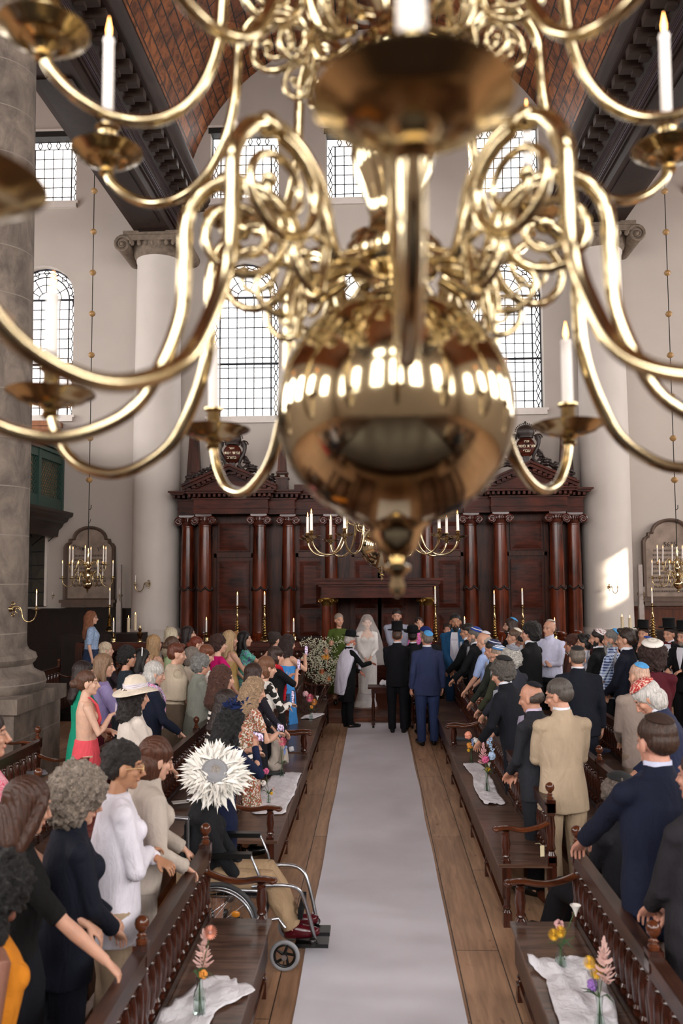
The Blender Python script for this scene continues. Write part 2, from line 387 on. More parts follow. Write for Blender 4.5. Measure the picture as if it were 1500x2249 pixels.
def leading(mb, plane, face, ua, ub, zb, zt, ar, t=.026, side=.21, frame=None):
    def bar(a, b, w=t):
        (u0, z0), (u1, z1) = a, b
        p = [(u0, face, z0), (u1, face, z1)] if plane == 'y' else [(face, u0, z0), (face, u1, z1)]
        mb.tube(p, w / 2, 4)
    zs = zt - (ub - ua) / 2 if ar else zt - side
    w = ub - ua; ia, ib = ua + side, ub - side
    n = max(3, round((ib - ia) / .22)); st = (ib - ia) / n
    for i in range(n + 1): bar((ia + st * i, zb), (ia + st * i, zs), t * (1.5 if i in (0, n) else 1))
    k = max(2, round((zs - zb) / .24)); dz = (zs - zb) / k
    for i in range(k + 1):
        z = zb + dz * i; bar((ia - .07, z), (ib + .07, z))
        if i < k:
            zm = z + dz / 2
            for a, e, sg in ((ia, ua, -1), (ib, ub, 1)):
                l = a + sg * .07; c = a + sg * side * .55; o_ = e - sg * .04
                bar((l, z), (c, zm)); bar((c, zm), (l, z + dz)); bar((o_, z), (c, zm)); bar((c, zm), (o_, z + dz)); bar((o_, z), (e, z))
    if ar:
        c = (ua + ub) / 2; r = w / 2
        for f, a in ((.74, 1.4), (.49, 1), (.24, 1)):
            pts = [(c - r * f * cos(pi * i / 12), zs + r * f * sin(pi * i / 12)) for i in range(13)]
            for p, q in zip(pts[:-1], pts[1:]): bar(p, q, t * a)
        for i in range(1, 6):
            an = pi * i / 6; bar((c - r * .24 * cos(an), zs + r * .24 * sin(an)), (c - r * .74 * cos(an), zs + r * .74 * sin(an)))
        m_ = 9
        for i in range(m_):
            an = pi * (i + .5) / m_; d = pi / m_ * .3
            pt = lambda f, A: (c - r * f * cos(A), zs + r * f * sin(A))
            bar(pt(.8, an), pt(.88, an - d)); bar(pt(.88, an - d), pt(.97, an)); bar(pt(.97, an), pt(.88, an + d)); bar(pt(.88, an + d), pt(.8, an)); bar(pt(.8, an), pt(.74, an))
            bar(pt(.88, an + d), pt(.88, an + 2 * pi / m_ / 2 * 1.4))
        bar((ua, zs), (ub, zs), .06)
        bar((ua, zb + (zs - zb) * .45), (ub, zb + (zs - zb) * .45), .06)
    else:
        z = zs
        for i in range(n):
            u = ia + st * (i + .5); bar((u - st * .25, z + side * .5), (u, z)); bar((u, z), (u + st * .25, z + side * .5)); bar((u - st * .25, z + side * .5), (u, zt)); bar((u + st * .25, z + side * .5), (u, zt))
        bar((ua, zt - .01), (ub, zt - .01), .05); bar((ua, zb + .01), (ub, zb + .01), .03)
WN = [0]
def window(plane, face, ua, ub, zb, zt, ar, sill=True, pane=PANE, lead=True, clear=False, dirn=1):
    """glass set .3 m into the wall; dirn = outward sign"""
    WN[0] += 1; o = bpy.data.objects.new('window_%d' % WN[0], None); COL.objects.link(o); o['kind'] = 'structure'
    g = face + .3 * dirn
    def P(u, z, d=0): return (u, g + d, z) if plane == 'y' else (g + d, u, z)
    m = MB(); 
    if ar:
        pts = [(ua, zb)] + arch_pts(ua, ub, zt - (ub - ua) / 2) + [(ub, zb)]
    else: pts = [(ua, zb), (ua, zt), (ub, zt), (ub, zb)]
    if clear:       # added gap in the glass, sized to shape the sun patch on the column
        g_ = [(ua, 6.85, ub, 6.85, ub, zb, ua, zb), None, (ua, 7.9, ua + .55, 7.9, ua + .55, 6.85, ua, 6.85), (ub, 7.9, ub - .6, 7.9, ub - .6, 6.85, ub, 6.85)]
        for q in (g_[0], g_[2], g_[3]): m.add([P(q[k], q[k + 1]) for k in (0, 2, 4, 6)], [(0, 1, 2, 3)])
        ap = [(ua, 7.9)] + arch_pts(ua, ub, zt - (ub - ua) / 2) + [(ub, 7.9)]; m.add([P(*p) for p in ap], [tuple(range(len(ap)))]); m.build('pane', pane, o, 0, False)
    if not clear: m.add([P(*p) for p in pts], [tuple(range(len(pts)))]); m.build('pane', pane, o, 0, False)
    if lead:
        m = MB(); leading(m, plane, g - .03 * dirn, ua, ub, zb, zt, ar); m.build('leading', LEAD, o, 0)
    m = MB(); fr = [(ua, zb)] + (arch_pts(ua, ub, zt - (ub - ua) / 2) if ar else [(ua, zt), (ub, zt)]) + [(ub, zb)]
    m.tube([P(u, z, -.02 * dirn) for u, z in fr], .035, 4, close=True)
    off = .06; q = [(u, z) for u, z in fr]
    m.build('frame', LEAD, o)
    if sill:
        m = MB(); a, b = (face - .09 * dirn, face + .3 * dirn)
        lo, hi = min(a, b), max(a, b)
        for e, z0, z1 in ((.08, zb - .06, zb), (.04, zb - .16, zb - .06)):
            if plane == 'y': m.box((ua - e, lo, z0), (ub + e, hi, z1))
            else: m.box((lo, ua - e, z0), (hi, ub + e, z1))
        m.build('sill', TRIMW, o)
    return o
cx0 = wx(832)
cols = []
A = [((wx(10), wx(153)), (wz(913, 90), wz(583, 90))), ((wx(463), wx(612)), (wz(915, 540), wz(572, 540))),
     ((wx(722), wx(926)), (wz(905, 820), wz(590, 820) + .3)), ((wx(1048), wx(1209)), (wz(897, 1130), wz(566, 1130)))]
B = [((wx(14), wx(155)), (wz(445, 90), wz(300, 90))), ((wx(452), wx(611)), (wz(437, 540), wz(290, 540))),
     ((wx(716), wx(924)), (wz(435, 820), wz(290, 820))), ((wx(1036), wx(1194)), (wz(424, 1130), wz(272, 1130)))]
right_mirror = ((-A[0][0][1] + 2 * cx0, -A[0][0][0] + 2 * cx0))
spans = []; wl = []
def addw(a, b, ops): spans.append((a, b, ops)); wl.append((a, b, ops))
for i in range(4):
    a = (A[i][0][0] + B[i][0][0]) / 2; b = (A[i][0][1] + B[i][0][1]) / 2
    if i == 2:
        c = (a + b) / 2; addw(a, b, [(A[2][1][0], wz(572, 820), True), (B[2][1][0], B[2][1][1], False)])
    else: addw(a, b, [(A[i][1][0], A[i][1][1], True), (B[i][1][0], B[i][1][1], False)])
a, b = right_mirror; addw(a, b, [(A[0][1][0], A[0][1][1], True), (B[0][1][0], B[0][1][1], False)])
a3 = -A[0][0][0]
addw(-11.9, -10.2, [(A[0][1][0], A[0][1][1], True)]); addw(10.2, 11.9, [(A[0][1][0], A[0][1][1], True)])
# small oculus-like lunette window high up behind the chandelier
spans.sort()
m = MB(); wall_pieces(m, 'y', spans, -14, 14, 0, 17.2, .35, YW); struct('wall_east', m, PLASTER, 0, False)
for (a, b, ops) in sorted(wl):
    for zb, zt, ar in ops: window('y', YW, a, b, zb, zt, ar, pane=PANEW if a < -6 else PANE)
# dark blind boxes above upper windows
for (a, b, ops) in wl:
    for zb, zt, ar in ops:
        if not ar:
            m = MB(); m.box((a - .05, YW - .02, zt - .02), (b + .05, YW + .28, zt + .12)); o = struct('trim_1', m, plain('#14120f', .7, name='dark_blind_box'), 0)
            m = MB(); m.box((a - .12, YW - .04, zt + .12), (b + .12, YW + .02, zt + .17)); struct('trim_2', m, TRIMW, 0)
# side walls with tall windows; the fourth south window has an added gap that shapes the sun patch
def sidewall(sx, name):
    sp = []; w_ = []
    for k in range(6):
        u = -4.6 + k * 4.15; sp.append((u, u + 1.9, [(5.2, 9.0, True)])); w_.append((u, u + 1.9))
    m = MB(); wall_pieces(m, 'x', sp, -7, 21, 0, 17.2, .35 * sx, 13.6 * sx); struct(name, m, PLASTER, 0, False)
    for i, (a, b) in enumerate(w_):
        clear = False
        window('x', 13.6 * sx, a, b, 5.2, 9.0, True, True, PANES, lead=(sx > 0 and i == 3), clear=(sx > 0 and i == 3), dirn=sx)
sidewall(-1, 'wall_north'); sidewall(1, 'wall_south')
# west wall behind the camera, seen only in the brass
sp = [(-11.2, -9.2, [(4.5, 9, True)]), (-7.9, -5.9, [(4.5, 9, True)]), (-3.6, -2.0, [(4.8, 9.4, True), (10.4, 12.2, False)]), (-.8, .8, [(4.8, 9.4, True), (10.4, 12.2, False)]), (2.0, 3.6, [(4.8, 9.4, True), (10.4, 12.2, False)]), (5.9, 7.9, [(4.5, 9, True)]), (9.2, 11.2, [(4.5, 9, True)])]
m = MB(); wall_pieces(m, 'y', sp, -14, 14, 0, 17.2, -.35, -7); struct('wall_west', m, PLASTER, 0, False)
for a, b, ops in sp:
    for zb, zt, ar in ops: window('y', -7, a, b, zb, zt, ar, False, pane=PANES, lead=False, dirn=-1)
# vaults ------------------------------------------------------------
def vault(name, xc, zc, r, y0, y1):
    n = 40; ny = 12; vs = []; fs = []
    for j in range(ny + 1):
        y = y0 + (y1 - y0) * j / ny
        for i in range(n + 1):
            a = pi * i / n; vs.append((xc - r * cos(a), y, zc + r * sin(a)))
    for j in range(ny):
        for i in range(n): fs.append((j * (n + 1) + i, j * (n + 1) + i + 1, (j + 1) * (n + 1) + i + 1, (j + 1) * (n + 1) + i))
    mb = MB(); mb.add(vs, fs); o = struct(name, mb, VAULTM, 60, False)
    uv = o.data.uv_layers.new(name='UVMap')
    for l in o.data.loops:
        v = l.vertex_index; i = v % (n + 1); j = v // (n + 1); uv.data[l.index].uv = ((y0 + (y1 - y0) * j / ny), pi * i / n * r)
    return o
vault('ceiling', cx0, 11.25, 4.72, -7, 20.29); vault('ceiling_north', cx0 - 9.35, 11.05, 3.95, -7, 20.29); vault('ceiling_south', cx0 + 9.35, 11.05, 3.95, -7, 20.29)
# outer roof keeps daylight out of the vault gaps
m = MB(); m.box((-14, -7.4, 17.2), (14, 20.7, 17.4)); struct('ceiling_roof', m, DARKW, 0)
# great entablature beams over the columns --------------------------------
half = [(-.42, 10.5), (.42, 10.5), (.42, 10.72), (.46, 10.72), (.46, 10.92), (.5, 10.95), (.5, 11.2), (.56, 11.24), (.6, 11.26), (.6, 11.42), (.98, 11.44), (.98, 11.5), (1.02, 11.52), (1.1, 11.62), (1.12, 11.66), (1.12, 11.72), (.55, 11.95)]
prof = half + [(-x, z) for x, z in reversed(half[2:])]
for nm, sx, lb in (('entablature_beam', -1, 'dark moulded wooden beam running down the left side above the column'), ('entablature_beam', 1, 'dark moulded wooden beam running down the right side above the column')):
    xb = cx0 + sx * 5.14
    t = thing(nm, lb, 'beam', (xb, 7, 0))
    m = MB(); m.prism(prof, -14, 13.28, 'y'); m.build('beam', BEAMW, t, 25)
    # grooves under the frieze
    for q in (-1, 1):
        m = MB()
        for zz in (10.8, 10.86, 11.02, 11.08, 11.14): m.box((q * .46 - .02 + (.03 if q > 0 else -.03), -14, zz), (q * .46 + .02 + (.03 if q > 0 else -.03), 13.2, zz + .02))
        m.build('moulding', plain('#4d4048', .35, name='rubbed_moulding'), t, 0)
        ny = 62; src = None
        for k in range(ny):
            y = -14 + k * .44
            if src is None:
                b = MB(); b.box((.56, -.1, 11.27), (.92, .1, 11.43)); b.box((.56, -.07, 11.2), (.72, .07, 11.27)); src = b.mesh('modillion', 30)
            o = link('modillion', src, plain('#352720', .5, name='modillion_wood'), t); o.location = (0, y, 0); o.scale = (q, 1, 1)
    m = MB()
    for y in range(-12, 13, 3): m.box((-.3, y, 10.47), (.3, y + 2.6, 10.505))
    m.build('soffit_panel', DARKW, t, 0)
# responds (white half columns) and their ionic capitals -------------------
def volute(m, c, r, axis, sg):
    pts = []; 
    for i in range(30):
        a = i / 29 * 4.2 * pi; rr = r * (1 - i / 29 * .85); pts.append(Vector((sg * rr * cos(a), 0, rr * sin(a))) + Vector(c))
    if axis == 'x': pts = [Vector((c[0], c[1] + p.x - c[0], p.z)) for p in pts]
    m.tube(pts, [r * .2 * (1 - i / 29 * .5) for i in range(30)], 6)
def ionic(t, zt, r, mat, hh=.34, disk=True):
    m = MB(); w = r * 1.25
    m.box((-w, -w, zt - hh * .18), (w, w, zt)); m.lathe([(r * .98, zt - hh), (r * 1.08, zt - hh * .8), (r * 1.2, zt - hh * .5), (r * 1.15, zt - hh * .3), (r * 1.1, zt - hh * .18)], seg=24)
    vr = hh * .42
    for sx in (-1, 1):
        c = (sx * (w + vr * .1), -w * .92, zt - hh * .58); volute(m, c, vr, 'y', -sx)
        m.tube([(c[0], -w * .9, c[2]), (c[0], w * .9, c[2])], [vr * .8] * 2, 14); m.ell((c[0], -w * .95, c[2]), vr * .25)
    m.box((-w, -w * .95, zt - hh * .42), (w, -w * .8, zt - hh * .18))
    for k in range(7): m.ell((-w * .7 + k * w * 1.4 / 6, -w * .9, zt - hh * .52), (w * .08, w * .08, hh * .14), 8, 6)
    return m.build('capital', mat, t, 40)
CAPM = plain('#6d5f52', .8, var=.3, sc=10, bs=.4, name='stone_capital')
for px, lb in ((345, 'white plastered wall column on the left, with a grey ionic capital'), (1327, 'white plastered wall column on the right, with a sun patch low on it')):
    p = at(px, 1000, 19.75); t = thing('wall_column', lb, 'column', (p.x, 19.75, 0))
    m = MB(); m.lathe([(.66, 1.0), (.66, 1.2), (.6, 1.25), (.62, 1.34), (.545, 1.42), (.54, 2), (.54, 6), (.5, 9.9), (.52, 9.95), (.52, 10.1)], seg=48); m.build('shaft', WHITEP, t, 30)
    m = MB(); m.box((-.72, -.62, 0), (.72, .5, 1.0)); m.build('pedestal', WHITEP, t, 30)
    ionic(t, 10.5, .54, CAPM, .5)
# free-standing sandstone column, left foreground
t = thing('stone_column', 'large sandstone column at the left edge of the picture', 'column', (-5.14 + cx0, 11.0, 0))
m = MB(); m.lathe([(.56, 1.62), (.545, 1.75), (.545, 5), (.5, 9.9), (.54, 9.95), (.54, 10.1)], seg=64); m.build('shaft', STONE, t, 30)
m = MB(); m.lathe([(.74, 1.12), (.78, 1.16), (.8, 1.24), (.77, 1.33), (.7, 1.36), (.64, 1.4), (.62, 1.46), (.66, 1.5), (.68, 1.54), (.66, 1.6), (.58, 1.64), (.56, 1.68)], seg=64); m.build('base', STONE, t, 40)
m = MB(); m.box((-.82, -.82, .95), (.82, .82, 1.13)); m.box((-.76, -.76, 0), (.76, .76, .95)); m.build('plinth', STONE, t, 30)
ionic(t, 10.5, .54, CAPM, .5)
t2 = copy_tree(t); t2.location.x = 5.14 + cx0; t2['label'] = 'sandstone column standing opposite on the south side, outside the frame'
# wainscot and wall benches along the east wall
for sx, nm in ((-1, 'wainscot_left'), (1, 'wainscot_right')):
    m = MB(); x0, x1 = (-13.5, -5.5) if sx < 0 else (5.75, 13.5)
    m.box((x0, 20.2, 0), (x1, 20.3, 1.8)); m.box((x0, 20.14, 1.8), (x1, 20.3, 1.86)); m.box((x0, 20.16, 1.0), (x1, 20.22, 1.06)); 
    k = x0 + .2
    while k < x1 - .3: m.box((k, 20.17, .15), (k + .9, 20.21, .92)); k += 1.0
    o = struct('trim_3' if sx < 0 else 'trim_4', m, DARKW if sx < 0 else wood('warm_wainscot', '#3a1c10', '#6d371d', .35, 2, 1.5, .2), 20)
# women's gallery on the left (green lattice front)
xg = at(138, 1040, 20.25).x
t = thing('gallery', "green women's gallery with lattice screens over a dark cornice, on the left", 'gallery', (xg, 14.8, 0))
zt, zbm, zc1 = 5.55, 4.12, 3.72
m = MB(); m.box((-.12, -6.2, zbm), (0, 5.5, zbm + .3)); m.box((-.12, -6.2, zt - .28), (.0, 5.5, zt)); m.box((-.2, -6.2, zt), (.12, 5.5, zt + .08)); m.box((-.16, -6.2, zt - .1), (.06, 5.5, zt - .02))
for k in range(9): y = -6.2 + k * 1.46; m.box((-.13, y - .07, zbm), (.02, y + .07, zt))
m.build('parapet_frame', GREEN, t, 20)
for k in range(8):
    y0 = -6.13 + k * 1.46; y1 = y0 + 1.32; m = MB(); w, h = y1 - y0, zt - .28 - zbm - .3; z0 = zbm + .3; st = .12
    for d in (1, -1):
        u = -h
        while u < w:
            a = max(u, 0); b = min(u + h, w)
            if b > a:
                za = (a - u); zb_ = (b - u)
                if d < 0: za, zb_ = h - za, h - zb_
                m.tube([(-.05, y0 + a, z0 + za), (-.05, y0 + b, z0 + zb_)], .0105, 4)
            u += st
    m.build('lattice', LATT, t, 0)
m = MB(); m.box((-.15, -6.2, zbm), (-.13, 5.5, zt - .1)); m.build('back_panelling', plain('#b47a4c', .6, name='lightened_oak_panel'), t, 0)  # oak lightened in colour and set close behind the lattice to look lit
m = MB(); m.prism([(-.3, 3.55), (-.1, 3.55), (-.08, 3.7), (.0, 3.78), (.04, 3.86), (.12, 3.9), (.16, 3.98), (.24, 4.02), (.26, 4.06), (.26, 4.12), (-.3, 4.12)], -6.2, 5.48, 'y'); m.box((-4.5, -6.2, 3.8), (-.2, 5.48, 4.1)); m.build('cornice', wood('gallery_cornice', '#140c0a', '#2f2019', .4, 1, 1), t, 20)
# warm cabinet above gallery and emergency exit sign
p0 = at(56, 928, 20.1); p1 = at(127, 990, 20.1)
t = thing('cabinet', 'light oak cabinet against the wall behind the gallery', 'cabinet', (0, 0, 0)); m = MB(); m.box((p0.x, 19.9, p1.z - .4), (p1.x, 20.28, p0.z)); m.box((p0.x - .05, 19.85, p0.z - .12), (p1.x + .05, 20.28, p0.z)); m.build('carcass', WARMW, t, 20)
m = MB(); m.box((p0.x + .1, 19.88, p1.z - .3), (p1.x - .1, 19.9, p0.z - .2)); m.build('door', WARMW, t, 20)
p = at(40, 927, 20.2); t = thing('exit_sign', 'small green emergency exit sign with a running figure', 'sign', p)
m = MB(); m.box((-.16, -.03, -.09), (.16, .03, .09)); m.build('housing', TRIMW, t, 0)
m = MB(); m.box((-.145, -.035, -.075), (.145, -.03, .075)); m.build('face', plain('#1f5a3c', .5, name='sign_green'), t, 0)
m = MB(); m.box((.08, -.04, -.06), (.13, -.035, .06)); m.box((-.03, -.04, -.05), (-.01, -.035, .05)); m.box((-.03, -.04, -.05), (.03, -.035, -.03)); m.ell((-.09, -.038, .035), (.013, .003, .013), 8, 6)
m.tube([(-.1, -.038, .02), (-.08, -.038, -.015), (-.11, -.038, -.05)], .008, 5); m.tube([(-.08, -.038, -.015), (-.05, -.038, -.04)], .007, 5); m.tube([(-.12, -.038, -.005), (-.06, -.038, .005)], .006, 5); m.build('pictogram', TRIMW, t, 0)
# low dark leaded window under the gallery
a, b = wx(-40), wx(104); z0, z1 = wz(1331, 60), wz(1157, 60)
o = bpy.data.objects.new('window_90', None); COL.objects.link(o); o['kind'] = 'structure'
m = MB(); m.box((a, 20.25, z0), (b, 20.29, z1)); m.build('pane', leadedm(), o, 0)
m = MB(); k = a
while k < b: m.tube([(k, 20.24, z0), (k, 20.24, z1 - .45)], .012, 4); k += .42
z = z0
while z < z1 - .4: m.tube([(a, 20.24, z), (b, 20.24, z)], .012, 4); z += .32
k = a
while k < b - .1:
    for s_ in (1, -1): m.tube([(k + .14, 20.24, z1 - (.45 if s_ > 0 else 0)), (k + .42 if s_ else k, 20.24, z1 - .22), (k + .14, 20.24, z1 - (0 if s_ > 0 else .45))], .012, 4)
    k += .28
m.build('leading', LEAD, o, 0)
m = MB(); m.box((a, 20.2, z1), (b + .06, 20.3, z1 + .06)); m.box((b, 20.2, z0), (b + .06, 20.3, z1)); m.build('frame', TRIMW, o, 0)
# ark platform with two steps, and the white aisle runner
m = MB(); m.box((-1.75, 15.42, 0), (1.75, 18.8, .1)); m.box((-1.75, 15.72, .1), (1.75, 18.8, .2)); tag(m.build('platform_step', wood('step_wood', '#2b120a', '#7a4228', .35, 0, 2, .2), None, 20), 'low reddish wooden step in front of the ark, at the end of the runner', 'step')
m = MB(); ny = 60; vs = []; fs = []
for j in range(ny + 1):
    y = 2.0 + (15.42 - 2.0) * j / ny
    for i in range(9):
        x = -.5 + i / 8; h = .012 + .006 * noise.noise(Vector((x * 1.5, y * 2.2, 3))) * (1 if y > 9 else .5)
        vs.append((x + .012 * noise.noise(Vector((i > 4, y * .7, 0))), y, h))
for j in range(ny):
    for i in range(8): a = j * 9 + i; fs.append((a, a + 1, a + 10, a + 9))
m.add(vs, fs); tag(m.build('aisle_runner', plain('#dbd9e2', .85, var=.06, sc=1.4, bs=.1, name='white_runner'), None, 60, False), 'long white cloth runner down the middle of the aisle', 'carpet')
# memorial tablets
def tablet(px0, px1, pt, pb, lab, heb, big):
    c = at((px0 + px1) / 2, pb, 20.2); w = (px1 - px0) / 93.6 / 2; h = (pb - pt) / 93.6
    t = thing('memorial_tablet', lab, 'plaque', (c.x, 20.22, c.z))
    def outline(k):
        W_ = w * k; o = w * (1 - k); pts = [(-W_, .12 + o)]
        pts += [(-W_, h * .74 - o * .3), (-W_ * .93, h * .78 - o * .3), (-W_ * .82, h * .80 - o * .3), (-W_ * .80, h * .84 - o * .4), (-W_ * .66, h * .845 - o * .4)]
        r = W_ * .66
        for i in range(1, 14): a = pi * i / 14; pts.append((-r * cos(a), h * .845 - o * .4 + (h * .155 - o * .5) * sin(a)))
        pts += [(-x, z) for x, z in reversed(pts[:6])]
        return pts
    m = MB(); o = outline(1); i_ = outline(.86); i2 = outline(.93)
    n = len(o)
    for A_, B_, ya, yb in ((o, o, 0, -.14), (o, i2, -.14, -.12), (i2, i_, -.12, -.05)):
        m.add([(a[0], ya, a[1]) for a in A_] + [(b[0], yb, b[1]) for b in B_], [(k, (k + 1) % n, (k + 1) % n + n, k + n) for k in range(n)])
    m.build('frame', TABFR, t, 25)
    m = MB(); m.add([(a[0], -.045, a[1]) for a in i_], [tuple(range(n))]); m.build('slab', TABLET, t, 0, False)
    m = MB(); m.box((-w * 1.02, -.2, 0), (w * 1.02, .05, .1)); m.box((-w * 1.1, -.22, .1), (w * 1.1, .05, .17)); m.build('ledge', TABFR, t, 20)
    m = MB(); rs = random.Random(px0)
    for r_ in range(10 if big else 8):
        z = h * (.62 - r_ * .052); x = -w * .66 + rs.random() * .05; e = w * .66 - rs.random() * .1
        while x < e: l = rs.uniform(.015, .035); m.box((x, -.049, z), (x + l, -.044, z + .045)); x += l + .012
    tag(m.build('inscription', plain('#51463e', .8, name='engraved_lines'), t, 0), kind='stuff')
    for tx, sx_, zf, rot, sz in heb:
        me = textmesh(tx, sz, .002); o_ = link('lettering', me, plain('#3d332c', .8, name='engraved_letters'), t); o_.location = (sx_ * w, -.052, h * zf); o_.rotation_euler = (R(90), R(-rot), 0)
tablet(140, 253, 1155, 1333, 'arched grey stone memorial tablet on the left wall behind the small chandelier', [('םיכות', -.45, .73, -18, .13), ('ץועי', .45, .73, 12, .13)], False)
tablet(1415, 1535, 1143, 1330, 'arched brown stone memorial tablet on the right wall, dated 5635', [('5635', .0, .7, 0, .15)], True)
# ================================================================== the ark
YA = 19.1; AC = at(832, 1100, YA).x
def az(py): return at(832, py, YA).z
ark = thing('torah_ark', 'huge carved mahogany ark with two pedimented cabinets, filling the end wall', 'ark', (AC, YA, 0))
zc, zf, zd, zt = az(1128), az(1102), az(1090), az(1076)
def P_(c, y=0): return Matrix.Translation((c, y, 0))
# body panelling ---------------------------------------------------
m = MB(); m.box((-4.35, .35, 0), (4.35, 1.1, zt)); m.build('carcass', MAHOG, ark, 20)
m = MB(); m.box((-4.55, -.25, .2), (-1.8, .9, 1.15)); m.box((1.8, -.25, .2), (4.55, .9, 1.15)); m.box((-1.8, 0, .2), (1.8, .9, 1.15))
for q in (-1, 1): m.box((q * 3.2 - 1.42, -.3, 1.08), (q * 3.2 + 1.42, .9, 1.18))
m.build('plinth', MAHOG_H, ark, 20)
def panel(mb, x0, x1, z0, z1, y, d=.05, inset=.32):
    w = x1 - x0; h = z1 - z0; i = min(w, h) * inset
    mb.box((x0 - .03, y - .03, z0 - .03), (x1 + .03, y + .05, z1 + .03))
    a = [(x0, y - .03, z0), (x1, y - .03, z0), (x1, y - .03, z1), (x0, y - .03, z1)]; b = [(x0 + i, y + .04, z0 + i), (x1 - i, y + .04, z0 + i), (x1 - i, y + .04, z1 - i), (x0 + i, y + .04, z1 - i)]
    b2 = [(p[0], y - d, p[2]) for p in b]
    mb.add(a + b2, [(k, (k + 1) % 4, (k + 1) % 4 + 4, k + 4) for k in range(4)] + [(4, 5, 6, 7)])
def door(x0, x1, y, name='door'):
    m = MB(); m.box((x0, y, 1.18), (x1, y + .1, zc)); m.box((x0, y - .05, az(1222)), (x1, y + .1, az(1213))); m.box((x0 - .04, y - .05, 1.18), (x0 + .06, y + .1, zc)); m.box((x1 - .06, y - .05, 1.18), (x1 + .04, y + .1, zc))
    o = m.build(name, MAHOG, ark, 20)
    w = x1 - x0; e = w * .14
    for a, b in ((az(1206), az(1146)), (az(1336), az(1232)), (az(1398), az(1350))):
        m = MB(); panel(m, x0 + e, x1 - e, a, b, y - .02, .055, .2); m.build('raised_panel', MAHOG_H, o, 15)
    return o
for q in (-1, 1):
    door(q * 3.25 - .45, q * 3.25 + .45, .22); door(q * 1.55 - .32, q * 1.55 + .32, .3)
    m = MB(); 
    for a in (-.62, .62): m.box((q * 3.25 + a - .09, .16, 1.18), (q * 3.25 + a + .09, .4, zc))
    m.build('pilaster', MAHOG, ark, 20)
door(-.62, .0, .3); door(.0, .62, .3)
# columns ----------------------------------------------------------
def ark_column(x, y, zb, zt_, r):
    m = MB(); h = zt_ - zb
    m.lathe([(r * 1.3, 0), (r * 1.35, .04), (r * 1.12, .08), (r * 1.2, .13), (r * 1.02, .17), (r, .2), (r, h * .3), (r * .97, h * .6), (r * .84, h - .28), (r * .9, h - .27), (r * .9, h - .24)], seg=32, M=Matrix.Translation((x, y, zb)))
    o = m.build('column', JAC, ark, 30)
    m = MB(); hh = .26; w = r * 1.12; z = zt_
    m.box((x - w, y - w, z - .05), (x + w, y + w, z)); m.lathe([(r * .85, -.26), (r * 1.0, -.2), (r * 1.08, -.12), (r, -.05)], c=(x, y, z), seg=20)
    for sx in (-1, 1):
        volute(m, (x + sx * w * 1.05, y - w, z - .14), .095, 'y', -sx); m.tube([(x + sx * w * 1.05, y - w * .95, z - .14), (x + sx * w * 1.05, y + w, z - .14)], .085, 12); m.ell((x + sx * w * 1.05, y - w * 1.02, z - .14), .025)
    for k in range(5): m.ell((x - w * .6 + k * w * .3, y - w * .95, z - .12), (.02, .03, .05), 8, 6)
    m.build('capital', plain('#4a2118', .22, var=.25, sc=25, name='carved_capital'), o, 40)
    m = MB()                                       # carved festoon hung around the shaft
    zf_ = zb + (zt_ - zb) * .4; k = 5
    for i in range(40):
        a = 2 * pi * i / 40; dz = -.07 * abs(sin(a * k / 2)) ; m.ell((x + r * 1.05 * cos(a), y + r * 1.05 * sin(a), zf_ + dz + .06), (.028, .028, .022), 6, 5)
    m.build('festoon', CARVE, o, 60)
cb = 1.18
for q in (-1, 1):
    for c, y, r in ((4.30, .22, .155), (3.86, -.08, .16), (2.64, -.08, .16), (2.02, .12, .155), (1.07, .18, .145)): ark_column(q * c, y, cb, zc, r)
# entablatures -----------------------------------------------------
def entab(x0, x1, y, zs, zt_):
    h = zt_ - zs; m = MB()
    m.box((x0, y, zs), (x1, 1.0, zs + h * .22)); m.box((x0 - .02, y - .02, zs + h * .22), (x1 + .02, 1.0, zs + h * .28)); m.box((x0, y, zs + h * .28), (x1, 1.0, zs + h * .62))
    m.box((x0 - .04, y - .04, zs + h * .6), (x1 + .04, 1.0, zs + h * .66)); m.box((x0 - .14, y - .14, zs + h * .84), (x1 + .14, 1.0, zs + h * .93)); m.box((x0 - .19, y - .19, zs + h * .93), (x1 + .19, 1.0, zs + h))
    x = x0 - .1
    while x < x1 + .08: m.box((x, y - .12, zs + h * .7), (x + .055, y, zs + h * .82)); x += .11
    o = m.build('entablature', MAHOG_H, ark, 15); return o
for q in (-1, 1):
    c = q * 3.25; entab(c - .82, c + .82, -.3, zc, zt)
    a, b = sorted((q * 4.48, q * 4.0)); entab(a, b, .0, zc, zt); a, b = sorted((q * 2.5, q * 1.86)); entab(a, b, -.1, zc, zt)
entab(-1.86, 1.86, .1, zc, zt - .02)
